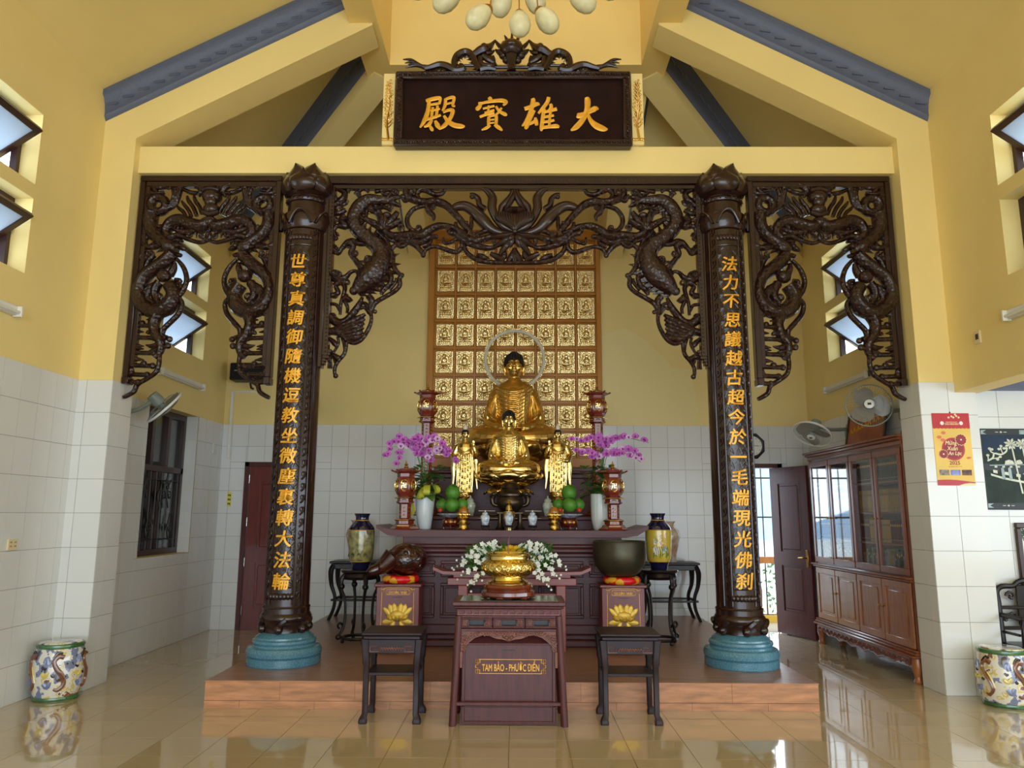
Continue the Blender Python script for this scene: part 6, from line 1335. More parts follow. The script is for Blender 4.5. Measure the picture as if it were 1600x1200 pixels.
def orchid_bloom(mb, c, n_, r):
    n_ = Vector(n_).normalized(); up_ = Vector((0, 0, 1)); t = up_.cross(n_).normalized(); u_ = n_.cross(t); c = Vector(c)
    for a, L, w_ in ((0.0, 1., .72), (math.pi, 1., .72), (math.pi/2, .85, .42), (-2.3, .85, .42), (-.85, .85, .42)):
        d = t*math.cos(a)+u_*math.sin(a); e = n_.cross(d); mb.add([c+n_*r*.05, c+d*r*L*.45+e*r*w_, c+d*r*L+n_*r*.05, c+d*r*L*.45-e*r*w_, c+d*r*L*.5-n_*r*.12], [(0, 1, 4), (1, 2, 4), (2, 3, 4), (3, 0, 4)])
def orchids(px, y, lab, vase, arches, tie):
    x = P(px, 828, Y=y).x; r = thing('orchid_vase', lab, 'plant', (x, y, ZA), 'orchids in white vases'); H = P(px, 772, Y=y).z-ZA
    if vase == 'lean': MB().lathe([(.065, 0), (.075, .01), (.1, H*.5), (.115, H*.9), (.118, H), (.105, H), (.1, H*.85)], (x, y, ZA), 28).build('vase', 'vasew', r)
    else: MB().lathe([(.07, 0), (.085, .02), (.105, H*.3), (.11, H*.6), (.11, H), (.1, H), (.1, H*.85)], (x, y, ZA), 48, fac=lambda a: 1+.025*math.cos(16*a)).build('vase', 'vasew2', r)
    zt = ZA+H; rr = random.Random(px); bl = 0; st_ = MB(); lf_ = MB()
    for k in range(30):
        a = rr.uniform(0, 2*math.pi); leafb(lf_, (x+.05*math.cos(a), y+.05*math.sin(a), zt-.02), (math.cos(a), math.sin(a)*.7, rr.uniform(.1, 1.4)), rr.uniform(.16, .32), rr.uniform(.04, .07), .5)
    for k in range(120): a = rr.uniform(0, 2*math.pi); q = Vector((x+rr.uniform(-.17, .17), y+rr.uniform(-.1, .08), zt+rr.uniform(.0, .3))); leafb(lf_, q, (math.cos(a), math.sin(a), rr.uniform(-.2, .8)), .11, .034, .2)
    tag(lf_.build('leaves', 'orchleaf', r), kind='stuff')
    for pts, n_ in arches:
        q = [(P(a, c, Y=y-.08)) for a, c in pts]; q = [(x, y, zt-.03)]+[(v.x, y-.04-.03*i, v.z) for i, v in enumerate(q)]; cc = crom(q, 8); st_.tube([(*p_, .004) for p_ in cc], n=5, sm=1); m0 = int(len(cc)*.36)
        for j in range(n_):
            f = m0+(len(cc)-1-m0)*(j+.4)/n_; p_ = Vector(cc[min(len(cc)-1, int(f))]); o_ = Vector((rr.uniform(-.035, .035), -.03+rr.uniform(-.03, .01), rr.uniform(-.03, .035))); b = MB(); rad = rr.uniform(.052, .066)*(1-.35*j/n_)
            orchid_bloom(b, p_+o_, (rr.uniform(-.5, .5), -1, rr.uniform(-.35, .25)), rad); bo_ = b.build('orchid_bloom', 'pinkp' if rr.random() < .78 else 'orchw', r, smooth=False); c2 = MB(); c2.ball(p_+o_+Vector((0, -.012, -.004)), .011, .012, .013, 6, 5); c2.build('bloom_lip', 'magenta', bo_)
    tag(st_.build('flower_stems', 'stem', r), kind='stuff')
    for k in range(tie): # ribbon loops
        a = rr.uniform(-.6, 2.6); d = Vector((math.cos(a)*1.0, -.8, .35*math.sin(a*2))).normalized(); c = Vector((x+.03, y-.06, zt+.04)); s_ = Vector((0, 0, 1)).cross(d).normalized()*.032; L = rr.uniform(.13, .21)
        loop = [c, c+d*L*.5+Vector((0, 0, .05)), c+d*L+Vector((0, 0, -.01)), c+d*L*.9+Vector((0, 0, -.06)), c+d*L*.4+Vector((0, 0, -.03)), c]
        loop = crom([tuple(v) for v in loop], 4); b = MB(); b.loft([[tuple(Vector(p_)-s_), tuple(Vector(p_)+s_)] for p_ in loop], closed=False); b.build('ribbon_loop', 'ribbon', r)
    if tie:
        b = MB(); q0 = crom([(x-.1, y-.1, zt+.02), (x-.14, y-.12, zt-.08), (x-.11, y-.13, zt-.16), (x-.13, y-.12, zt-.24)] if vase == 'lean' else [(x+.05, y-.1, zt+.12), (x+.06, y-.13, zt+.02), (x+.08, y-.13, zt-.1), (x+.1, y-.13, zt-.16)], 4); b.loft([[(p_[0]-.02, p_[1], p_[2]), (p_[0]+.02, p_[1]-.01, p_[2])] for p_ in q0], closed=False); b.build('ribbon_tail', 'ribbon', r)
M['magenta'] = mat('deep magenta lip', '#8A1B78', .4)
orchids(663, 8.58, 'white vase of arching magenta orchids tied with a yellow ribbon, left on the altar', 'lean', [([(655, 720), (640, 690), (618, 690), (600, 716)], 13), ([(652, 715), (636, 696), (628, 706), (622, 725)], 9), ([(662, 712), (658, 688), (650, 684), (644, 696)], 8), ([(668, 718), (672, 690), (682, 684), (694, 700), (716, 722)], 15), ([(668, 725), (680, 706), (690, 704), (704, 706)], 9), ([(660, 720), (652, 702), (662, 698), (676, 720)], 9)], 9)
orchids(939, 8.58, 'white ribbed vase of magenta orchids spreading sideways, right on the altar', 'rib', [([(945, 710), (950, 688), (975, 684), (1012, 692)], 13), ([(940, 710), (935, 686), (915, 684), (890, 688)], 11), ([(942, 712), (945, 690), (930, 686), (950, 684)], 7), ([(945, 715), (955, 706), (975, 708), (1000, 722)], 10), ([(948, 715), (965, 705), (985, 706), (998, 711)], 9), ([(938, 716), (925, 712), (912, 708), (898, 706)], 9)], 2)
# fruit -------------------------------------------------------------------------------
M['pomelo'] = mat('green pomelo skin', '#4F8A2A', .42, var=.25, vscale=5, bump=.25, bscale=220); M['redfruit'] = mat('red fruit', '#C23420', .3, var=.2, vscale=12); M['porc'] = mat('blue and white porcelain', '#EDF1F2', .12, col2='#6F8FB4', vscale=34, coat=.6); M['porc2'] = mat('painted porcelain', '#EDF0EC', .12, col2='#A9BFA6', vscale=26, coat=.6); M['redpot'] = mat('red brown pot', '#5A1A14', .18, var=.4, vscale=14, coat=.6)
def fruits(px, lab, spots, reds, sd):
    y = 8.48; x = P(px, 815, Y=y).x
    fs = thing('fruit_stand', 'red brown three legged pot stand under the %s fruit plate' % sd, 'stand', (x, y, ZA), 'fruit stands'); MB().lathe([(.05, .03), (.085, .04), (.1, .07), (.1, .1), (.085, .125), (.11, .13)], (x, y, ZA), 24).build('bowl', 'redpot', fs)
    for k in range(3): a = -math.pi/2+k*2*math.pi/3; MB().tube([(x+.07*math.cos(a), y+.07*math.sin(a), ZA+.06), (x+.1*math.cos(a), y+.1*math.sin(a), ZA+.03), (x+.095*math.cos(a), y+.095*math.sin(a), ZA+.0)], .016, 8, 3).build('leg', 'redpot', fs)
    for k in range(3): a = -math.pi/2-.5+.5*k; MB().ball((x+.1*math.cos(a), y+.1*math.sin(a), ZA+.085), .014, .006, .014, 8, 5).build('gilt_flower', 'goldpaint', fs)
    pl_ = MB().lathe([(.06, .13), (.075, .14), (.14, .16), (.155, .17), (.153, .174), (.13, .165), (.02, .15)], (x, y, ZA), 32).build('fruit_plate', 'porc', base=(x, y, ZA+.13)); tag(pl_, 'blue and white plate of green pomelos, %s' % sd, 'plate', 'fruit plates')
    for i, (a, c, rd, dy) in enumerate(spots):
        v = P(a, c, Y=y+dy); o = thing('pomelo', ('topmost green pomelo', 'front green pomelo', 'left green pomelo', 'right green pomelo')[i]+' on the %s fruit plate' % sd, 'fruit', (v.x, y+dy, v.z-rd), 'green pomelos'); MB().lathe([(rd*.1, -rd*.97), (rd*.5, -rd*.86), (rd*.85, -rd*.5), (rd, -.05*rd), (rd*.93, rd*.4), (rd*.65, rd*.78), (rd*.3, rd*1.0), (rd*.08, rd*1.02)], (v.x, y+dy, v.z), 22).build('skin', 'pomelo', o); MB().tube([(v.x, y+dy, v.z+rd*.98), (v.x+.008, y+dy, v.z+rd*1.15)], .007, 6, 1).build('stalk', 'stem', o)
        if i < 2:
            b = MB(); leafb(b, (v.x, y+dy-.02, v.z+rd*1.0), (.8, -.6, .1), .09, .02, .5); b.build('leaf', 'leaf', o)
    for i, (a, c) in enumerate(reds):
        v = P(a, c, Y=y-.08); o = thing('red_fruit', ('small red fruit at the left', 'small red fruit at the right')[i]+' of the %s fruit plate' % sd, 'fruit', (v.x, y-.08, v.z-.026), 'small red fruit'); MB().ball((v.x, y-.08, v.z), .028, .028, .026, 12, 8).build('skin', 'redfruit', o); MB().tube([(v.x, y-.08, v.z+.024), (v.x+.004, y-.08, v.z+.036)], .003, 5, 1).build('stalk', 'stem', o)
fruits(705, '', [(707, 770, .086, .03), (706, 789, .08, -.08), (691, 789, .07, .06), (722, 789, .07, .06)], [(688, 797), (721, 797)], 'left'); fruits(889, '', [(889, 770, .086, .03), (890, 789, .08, -.08), (873, 789, .07, .06), (904, 789, .07, .06)], [(875, 797), (905, 797)], 'right')
# gold candle lamps ---------------------------------------------------------------------
M['amber'] = mat('amber glass', '#A2661A', .15, coat=.5, var=.3, vscale=20)
for px, sd in ((724, 'left'), (866, 'right')):
    x, y = P(px, 827, Y=8.25).x, 8.25; r = thing('lotus_lamp', 'small gilt lotus lamp at the %s of the porcelain jars' % sd, 'lamp', (x, y, ZA), 'gilt lotus lamps')
    MB().lathe([(.07, 0), (.075, .012), (.05, .025), (.045, .05), (.065, .062), (.068, .072), (.045, .085), (.04, .105), (.062, .118), (.066, .13), (.045, .145), (.05, .155)], (x, y, ZA), 24).build('stem', 'gold', r)
    for k in range(8):
        a = k*math.pi/4; MB().ball((x+.055*math.cos(a), y+.055*math.sin(a), ZA+.165), .026, .026, .026, 8, 6).build('petal', 'gold', r)
    MB().lathe([(.045, .16), (.055, .185), (.05, .22), (.03, .245), (.004, .255)], (x, y, ZA), 20).build('shade', 'amber', r)
# jars --------------------------------------------------------------------------------------
def jar(px, y, z, h, rad, m_, lab, stand):
    x = P(px, 815, Y=y).x; r = thing('lidded_jar', lab, 'jar', (x, y, z), 'lidded porcelain jars'); zb = z
    if stand:
        MB().lathe([(.045, .03), (.052, .04), (.045, .055)], (x, y, z), 16).build('stand_ring', 'black', r); zb = z+.05
        for k in range(4): a = math.pi/4+k*math.pi/2; MB().tube([(x+.042*math.cos(a), y+.042*math.sin(a), z+.04), (x+.052*math.cos(a), y+.052*math.sin(a), z)], .01, 6, 1).build('stand_leg', 'black', r)
    MB().lathe([(rad*.55, 0), (rad*.6, h*.03), (rad*.85, h*.3), (rad, h*.5), (rad*.85, h*.64), (rad*.55, h*.7), (rad*.55, h*.73)], (x, y, zb), 24).build('body', m_, r); MB().lathe([(rad*.68, h*.72), (rad*.7, h*.75), (rad*.5, h*.82), (rad*.2, h*.88), (rad*.1, h*.9), (rad*.16, h*.94), (rad*.12, h*.98), (.002, h)], (x, y, zb), 20).build('lid', m_, r)
jar(758, 8.2, ZA, .165, .052, 'porc', 'small blue and white jar on a black stand, left of three', True); jar(795, 8.2, ZA, .165, .052, 'porc', 'small blue and white jar on a black stand, middle of three', True); jar(832, 8.2, ZA, .165, .052, 'porc', 'small blue and white jar on a black stand, right of three', True)
jar(734.5, 9.06, ZS, .24, .066, 'porc2', 'painted lidded porcelain vase left of the bronze censer', False); jar(856, 9.06, ZS, .24, .066, 'porc2', 'painted lidded porcelain vase right of the bronze censer', False)
# bronze censer on its trestle --------------------------------------------------------------
M['cbronze'] = mat('dark bronze', '#4A3D30', .3, metal=.8, var=.3, vscale=14)
cx_, cy_ = P(797, 790, Y=8.57).x, 8.57; cz = P(797, 803, Y=8.57).z
cs_ = thing('censer_trestle', 'dark bronze trestle with scrolled beams under the censer', 'stand', (cx_, cy_, ZA))
for sg in (-1, 1): MB().bbox(cx_+sg*.26-.1, cx_+sg*.26+.1, cy_-.06, cy_+.04, cz+.02, cz+.045, .006).tube([(cx_+sg*.1, cy_-.04, cz+.01), (cx_+sg*.2, cy_-.05, cz-.015), (cx_+sg*.3, cy_-.05, cz+.005), (cx_+sg*.34, cy_-.05, cz-.03)], .016, 8, 4).bbox(cx_+sg*.19-.17, cx_+sg*.19+.17, cy_-.05, cy_+.03, cz-.06, cz-.04, .006).build('scrolled_beam', 'cbronze', cs_)
for sg in (-1, 1):
    for dy in (-.06, .06): MB().lathe([(.05, 0), (.055, .02), (.03, .045), (.026, .09), (.026, cz-ZA), (.035, cz-ZA+.01)], (cx_+sg*.11, cy_+dy, ZA), 14).build('leg', 'cbronze', cs_)
MB().bbox(cx_-.15, cx_+.15, cy_-.1, cy_+.1, cz, cz+.02, .006).build('shelf', 'cbronze', cs_)
ce = thing('bronze_censer', 'dark bronze censer with beast handles below the small Buddha', 'censer', (cx_, cy_, cz+.02)); z_ = cz+.02
MB().lathe([(.09, 0), (.1, .015), (.14, .05), (.155, .10), (.15, .15), (.135, .17), (.15, .18), (.15, .20), (.12, .215), (.1, .25), (.11, .27), (.105, .28)], (cx_, cy_, z_), 30).build('bowl', 'cbronze', ce)
MB().lathe([(.105, .28), (.1, .30), (.07, .33), (.03, .345)], (cx_, cy_, z_), 24).build('lid', 'cbronze', ce)
for sg in (-1, 1):
    b = MB(); b.tube([(cx_+sg*.14, cy_, z_+.07, .02), (cx_+sg*.19, cy_, z_+.09, .026), (cx_+sg*.2, cy_, z_+.15, .028), (cx_+sg*.17, cy_-.01, z_+.2, .03), (cx_+sg*.15, cy_-.01, z_+.23, .02)], n=10).ball((cx_+sg*.185, cy_-.02, z_+.2), .032, .03, .028, 10, 6).tube([(cx_+sg*.2, cy_-.03, z_+.19), (cx_+sg*.225, cy_-.05, z_+.17)], .014, 6, 1); b.build('beast_handle', 'cbronze', ce)
gj = thing('gilt_urn', 'small gilt urn behind the middle porcelain jar', 'urn', (cx_-.01, 8.335, ZA)); MB().lathe([(.05, 0), (.05, .02), (.06, .09), (.07, .16), (.058, .2), (.035, .215)], (cx_-.01, 8.335, ZA), 24).build('body', 'gold', gj); MB().lathe([(.04, .215), (.03, .25), (.02, .27), (.03, .29), (.004, .33)], (cx_-.01, 8.335, ZA), 16).build('lid', 'gold', gj)
# ================================================================== glazed bookcase on the right
CX0, CX1, CY0, CY1 = 3.85, 4.185, 7.49, 9.90
bk = thing('bookcase', 'long brown glazed bookcase with carved skirt along the right wall', 'bookcase', ((CX0+CX1)/2, (CY0+CY1)/2, 0))
b = MB(); b.bbox(CX0+.02, CX1, CY0, CY0+.04, .2, 2.3, .004).bbox(CX0+.02, CX1, CY1-.04, CY1, .2, 2.3, .004).bbox(CX0+.03, CX1, (CY0+CY1)/2-.02, (CY0+CY1)/2+.02, .25, 2.28, .004).box(CX1-.012, CX1, CY0, CY1, .25, 2.3).bbox(CX0+.02, CX1, CY0, CY1, .25, .3, .004).bbox(CX0+.03, CX1, CY0, CY1, 2.26, 2.3, .004)
b.build('carcass', 'cabdark', bk)
MB().bbox(CX0-.0, CX1, CY0-.005, CY1+.01, 2.28, 2.33, .008).bbox(CX0-.03, CX1, CY0-.01, CY1+.03, 2.33, 2.36, .01).bbox(CX0-.05, CX1, CY0-.02, CY1+.045, 2.36, 2.385, .008).build('cornice', 'cabdark', bk)
MB().bbox(CX0-.035, CX1, CY0-.008, CY1+.02, .965, .99, .008).bbox(CX0-.015, CX1, CY0-.004, CY1+.01, .94, .965, .008).build('waist_moulding', 'cabdark', bk)
MB().bbox(CX0-.05, CX1, CY0-.012, CY1+.02, .235, .26, .01).bbox(CX0-.03, CX1, CY0-.008, CY1+.015, .26, .285, .01).bbox(CX0-.015, CX1, CY0-.004, CY1+.01, .285, .31, .008).build('base_moulding', 'cabdark', bk)
b = MB(); n = 60; pts = []
for i in range(n+1):
    f = i/n; y = CY0+.1+(CY1-CY0-.2)*f; z = .13+.028*abs(math.sin(f*math.pi*7))+.035*math.cos(f*2*math.pi)**2-.045*math.exp(-((f-.5)/.12)**2); pts.append((y, z))
for (ya, za), (yb, zb) in zip(pts, pts[1:]): b.hexa([(CX0-.035, ya, za), (CX0-.01, ya, za), (CX0-.01, yb, zb), (CX0-.035, yb, zb)], [(CX0-.035, ya, .237), (CX0-.01, ya, .237), (CX0-.01, yb, .237), (CX0-.035, yb, .237)])
for i in range(40):
    f = (i+.5)/40; y = CY0+.12+(CY1-CY0-.24)*f; z = .19; s_ = 1 if i % 2 else -1; b.tube([(CX0-.036, y-.03, z-.015*s_), (CX0-.042, y-.01, z+.018*s_), (CX0-.042, y+.012, z+.006*s_), (CX0-.038, y+.002, z-.01*s_)], .009, 5, 3)
b.tube([(CX0-.037, y, z) for y, z in pts], .009, 6, 1)
b.build('carved_skirt', M['carvewood'], bk)
for y in (CY0+.06, CY1-.06):
    for x in (CX0, CX1-.08): MB().lathe([(.035, 0), (.045, .02), (.03, .05), (.035, .08), (.052, .13), (.05, .2), (.045, .24)], (x+.02, y, 0), 14).build('foot', 'cab', bk)
hw = (CY1-CY0-.08)/4
for i in range(4):
    ya, yb = CY0+.04+hw*i+.006+(.006 if i == 2 else 0), CY0+.04+hw*(i+1)-.006
    d = MB(); st = .07; xf0, xf1 = CX0, CX0+.022
    for q in nov(((ya, yb, .315, .385), (ya, yb, .865, .935), (ya, ya+st, .315, .935), (yb-st, yb, .315, .935))): d.bbox(xf0, xf1, *q, .004)
    dr_ = d.build('lower_door', 'cab', bk); MB().box(xf0+.01, xf1, ya+st, yb-st, .385, .865).bbox(xf0+.003, xf1-.002, ya+st+.03, yb-st-.03, .415, .835, .01).build('panel', 'cab', dr_)
    ky = yb-.03 if i % 2 == 0 else ya+.03; MB().tube([(xf0, ky, .66), (xf0-.022, ky, .66)], .006, 8, 1).ball((xf0-.026, ky, .66), .012, n=10, m=6).build('knob', 'brass', dr_)
    d = MB(); st = .055
    for q in nov(((ya, yb, 1.0, 1.07), (ya, yb, 2.19, 2.26), (ya, ya+st, 1.0, 2.26), (yb-st, yb, 1.0, 2.26))): d.bbox(xf0, xf1, *q, .005)
    dr_ = d.build('glass_door', 'cabdark', bk); MB().box(xf0+.009, xf0+.013, ya+st, yb-st, 1.07, 2.19).build('pane', 'glass', dr_, smooth=False); MB().tube([(xf0, ky, 1.55), (xf0-.022, ky, 1.55)], .006, 8, 1).ball((xf0-.026, ky, 1.55), .012, n=10, m=6).build('knob', 'brass', dr_)
SH = [1.0, 1.30, 1.62, 1.94]
for z in SH[1:]: MB().bbox(CX0+.04, CX1-.012, CY0+.04, CY1-.04, z-.022, z, .003).build('shelf', 'cabdark', bk)
MB().box(CX0+.03, CX1-.012, CY0+.04, CY1-.04, .99, 1.0).build('shelf', 'cabdark', bk, smooth=False)
rr = random.Random(17); BM = {n_: mat('book '+n_, c_, .6, rnd=.1) for n_, c_ in dict(dark='#33302C', yellow='#C79A3A', ochre='#A8853F', maroon='#5A2530', grey='#8C9092', tan='#9A7B55', blue='#3D5670').items()}
SETS = [['grey', 'tan', 'blue', 'dark'], ['maroon', 'yellow'], ['ochre', 'yellow'], ['dark']]
names = ['bottom', 'second', 'third', 'top']
_bc = {}
for si, z in enumerate(SH):
    y = CY0+.06; k = 0
    while y < CY1-.13:
        near = y < (CY0+CY1)/2
        if abs(y-(CY0+CY1)/2) < .06: y += .07; continue
        c_ = SETS[si][int((y-CY0)*2.2) % len(SETS[si])] if si else rr.choice(SETS[0]); w_ = .042; h_ = .235 if si else rr.choice((.18, .22, .24)); key = (c_, h_)
        lab = '%s spined book on the %s shelf behind the %s bookcase door' % (dict(dark='dark', yellow='yellow', ochre='ochre', maroon='maroon', grey='grey', tan='tan', blue='blue')[c_], names[si], ('nearest', 'second nearest', 'second farthest', 'farthest')[min(3, int((y-CY0-.04)/hw))])
        loc = (CX0+.07, y, z)
        if key not in _bc:
            r = thing('book', lab, 'book', loc, 'books in the glazed bookcase')
            MB().bbox(loc[0], loc[0]+.19, y, y+w_-.004, z, z+h_, .003).build('cover', BM[c_], r); q = MB(); q.box(loc[0]-.0008, loc[0]+.001, y+.006, y+w_-.012, z+h_*.72, z+h_*.82).box(loc[0]-.0008, loc[0]+.001, y+.006, y+w_-.012, z+.03, z+.036); q.build('spine_band', 'goldpaint' if c_ in ('dark', 'maroon', 'blue') else 'cabdark', r, smooth=False); _bc[key] = r
        else: r = dup(_bc[key], loc, lab)
        y += w_; k += 1
# red framed picture leaning on top of the bookcase
pa, pb = 8.25, 9.25; z0, z1 = 2.39, 2.80
rp = thing('framed_picture', 'dark framed red and gold picture standing on the bookcase behind the fan', 'picture', (4.1, (pa+pb)/2, 2.385)); m4 = rot_about((4.08, 0, z0), 'Y', .18); fr_ = MB(); fr_.m = m4
for q in nov(((pa, pb, z0-.003, z0+.045), (pa, pb, z1-.045, z1), (pa, pa+.045, z0, z1), (pb-.045, pb, z0, z1))): fr_.bbox(4.06, 4.085, *q, .006)
fr_.build('frame', 'frame', rp); q = MB(); q.m = m4; q.box(4.07, 4.082, pa+.04, pb-.04, z0+.04, z1-.04); q.build('print', mat('red print', '#8E2A1E', .3, col2='#B4573A', vscale=4), rp, smooth=False)
for (word, yc, zc, w_) in (('Phật', 9.0, 2.60, .2), ('Pháp', 8.75, 2.61, .2), ('Tăng', 8.45, 2.66, .2)):
    pass
q = MB(); q.m = m4; r2 = random.Random(8)
for k in range(9):
    yy = 9.12-.095*k; zz = 2.57+.012*k; q.tube([(4.068, yy+.03, zz-.02, .006), (4.068, yy, zz+.05, .008), (4.068, yy-.02, zz-.01, .006), (4.068, yy-.04, zz+.02, .004)], n=5, sm=3)
q.build('gilt_script', 'goldpaint', rp)
# ================================================================== calendar on the right pier
cy = YP0-.012; ca, cb, c0, c1 = 3.957, 4.308, 1.86, 2.54; cw_ = cb-ca
cl2 = thing('wall_calendar', 'red and gold 2025 wall calendar hung on the right pier', 'calendar', ((ca+cb)/2, cy, c0))
M['calgold'] = mat('calendar gold print', '#E6BE55', .4, var=.12, vscale=3); M['calred'] = mat('calendar red print', '#B81B26', .35, var=.1, vscale=5); M['calred2'] = mat('calendar dark red print', '#8E1420', .4); M['cream'] = mat('cream print', '#F3DDA8', .5); M['paperw'] = mat('white print', '#E9E2DA', .5)
MB().box(ca, cb, cy, cy+.003, c0, c1).build('sheet', 'calgold', cl2, smooth=False)
def cu(u, v): return (ca+cw_*u, c1-(c1-c0)*v)       # u right, v down, 0..1
def flat(name, polys, m_, y, th=.0006, root=cl2):
    b = MB()
    for p_ in polys: b.prism(p_, y-th, y)
    return b.build(name, m_, root, smooth=False)
def disc(u, v, r, n=28, ax=1.): c = cu(u, v); return [(c[0]+r*math.cos(2*math.pi*i/n), c[1]+ax*r*math.sin(2*math.pi*i/n)) for i in range(n)]
flat('header', [[cu(0, 0), cu(0, .21), *[cu((i+.5*0)/20, .21+(.008 if i % 2 else 0)) for i in range(1, 20)], cu(1, .21), cu(1, 0)][::1]], 'calred', cy)
flat('emblem', [disc(.26, .14, .018)], 'paperw', cy-.0008); flat('emblem', [disc(.77, .14, .018)], 'paperw', cy-.0008)
vs, fs = text('CHÙA MINH ĐẠO', .026, .0003, .0005); q = MB(); c = cu(.515, .152); q.add([(c[0]+v[0]*.62, cy-.001+v[1], c[1]+v[2]*.9) for v in vs], fs); q.build('header_text', 'cream', cl2, smooth=False)
flat('header_rule', [[cu(.36, .122), cu(.36, .128), cu(.67, .128), cu(.67, .122)]], 'cream', cy-.0008)
for i, (u, v) in enumerate(((.45, .06), (.53, .045), (.58, .06), (.66, .04), (.72, .06), (.63, .02))): flat('blossom', [[(cu(u, v)[0]+.009*(1+.4*math.cos(5*a))*math.cos(a), cu(u, v)[1]+.009*(1+.4*math.cos(5*a))*math.sin(a)) for a in [2*math.pi*k/20 for k in range(20)]]], 'cream', cy-.0008)
flat('round_ring', [disc(.5, .50, .108)], 'calred', cy-.0004); flat('round_disc', [disc(.5, .50, .092)], 'calred2', cy-.0012)
for (wd, u, v, s_) in (('Mừng', .45, .42, .055), ('Xuân', .47, .49, .055), ('An Lạc', .53, .565, .05)):
    vs, fs = text(wd, s_, .0003, .0006, .25); q = MB(); c = cu(u, v); q.add([(c[0]+v_[0]*.85, cy-.0022+v_[1], c[1]+v_[2]) for v_ in vs], fs); q.build('greeting_text', 'cream', cl2, smooth=False)
for (u, v, r) in ((.72, .37, .054), (.22, .57, .042)):
    flat('peony', [[(cu(u, v)[0]+r*(1+.08*math.cos(12*a))*math.cos(a), cu(u, v)[1]+r*(1+.08*math.cos(12*a))*math.sin(a)) for a in [2*math.pi*k/48 for k in range(48)]]], 'cream', cy-.0024)
    flat('peony', [[(cu(u, v)[0]+.92*r*(1+.08*math.cos(12*a))*math.cos(a), cu(u, v)[1]+.92*r*(1+.08*math.cos(12*a))*math.sin(a)) for a in [2*math.pi*k/48 for k in range(48)]]], 'calred2', cy-.0032)
    b = MB()
    for k in range(12): a = k*math.pi/6; b.tube([(cu(u, v)[0]+.3*r*math.cos(a), cy-.0042, cu(u, v)[1]+.3*r*math.sin(a)), (cu(u, v)[0]+.75*r*math.cos(a+.2), cy-.0042, cu(u, v)[1]+.75*r*math.sin(a+.2))], .0016, 4, 1)
    b.build('peony_lines', 'calred', cl2); flat('peony_eye', [disc(u, v, .008)], 'paperw', cy-.0045)
for (u, v) in ((.27, .275), (.15, .335), (.24, .375)): flat('lantern_print', [disc(u, v, .022, 20, .7)], mat('orange print', '#D9704A', .5), cy-.0008)
flat('cloud_print', [[cu(.82, .615), cu(.88, .605), cu(.97, .612), cu(.92, .63), cu(.86, .64)]], mat('orange cloud print', '#D9704A', .5), cy-.0008)
vs, fs = text('2025', .06, .0003, .0012); q = MB(); c = cu(.5, .69); q.add([(c[0]+v_[0]*.85, cy-.001+v_[1], c[1]+v_[2]*.8) for v_ in vs], fs); q.build('year_text', 'calred2', cl2, smooth=False)
vs, fs = text('XUÂN ẤT TỴ', .024, .0003, .0002); q = MB(); c = cu(.5, .74); q.add([(c[0]+v_[0]*.9, cy-.001+v_[1], c[1]+v_[2]*.7) for v_ in vs], fs); q.build('year_caption', 'ochre', cl2, smooth=False)
for u, m_ in ((.2, mat('photo grey', '#A59A8C', .5, col2='#4F4A44', vscale=30)), (.5, mat('photo sky', '#9DB6E6', .5, col2='#6B5BB0', vscale=16)), (.8, mat('photo dusk', '#8A5A42', .5, col2='#2B2422', vscale=20))): flat('photo_print', [[cu(u-.13, .785), cu(u-.13, .86), cu(u+.13, .86), cu(u+.13, .785)]], m_, cy-.0008)
flat('swoosh', [[cu(0, .93), *[cu(i/12, .925-.012*math.sin(i/12*math.pi*1.3)+.02*(i/12)) for i in range(13)], cu(1, 1), cu(0, 1)]], 'calred', cy-.0006); flat('swoosh', [[cu(.55, 1), cu(.7, .975), cu(.85, .965), cu(1, .97), cu(1, 1)]], 'cream', cy-.0016)
MB().tube([((ca+cb)/2, cy, c1), ((ca+cb)/2, cy+.004, c1+.012)], .006, 6, 1).build('nail', 'iron', cl2)
# ================================================================== lacquer landscape in the aisle
ly = 7.205; la_, lb_, l0, l1 = 4.478, 5.68, 1.64, 2.41; lw = .42
ln = thing('lacquer_landscape', 'black lacquer landscape inlaid with pale palms, trees and a bridge', 'picture', ((la_+lb_)/2, ly, l0))
M['lacqbg'] = mat('lacquer night ground', '#0C1513', .45); M['lacqblue'] = mat('lacquer dark blue sky', '#122840', .5, var=.3, vscale=4, spec=.3); M['lacqgreen'] = mat('lacquer dark green', '#15281A', .5, var=.5, vscale=9, spec=.3); M['pearl'] = mat('mother of pearl inlay', '#C9CBB6', .3, var=.15, vscale=30); M['pearl2'] = mat('grey pearl inlay', '#8FA3A0', .3, var=.2, vscale=30)
MB().bbox(la_, lb_, ly-.008, ly+.008, l0, l1, .004).build('board', 'lacqbg', ln)
def lu(u, v): return (la_+(u-85)/514*.46+((v-80)/1100*0), l1-(v-80)/1095*(l1-l0))   # traced crop units
def lf_(name, polys, m_, k=1): return flat(name, [[lu(*p_) for p_ in pl_] for pl_ in polys], m_, ly-.008-.0006*k, .0008, ln)
lf_('sky_field', [[(100, 165), (1300, 165), (1300, 560), (100, 560)]], 'lacqblue'); lf_('meadow_field', [[(100, 640), (1300, 860), (1300, 1085), (100, 1085)]], 'lacqgreen'); lf_('wood_field', [[(100, 560), (100, 420), (200, 400), (330, 390), (420, 350), (470, 400), (560, 370), (640, 420), (700, 350), (1000, 330), (1300, 400), (1300, 570)]], 'lacqgreen', 2)
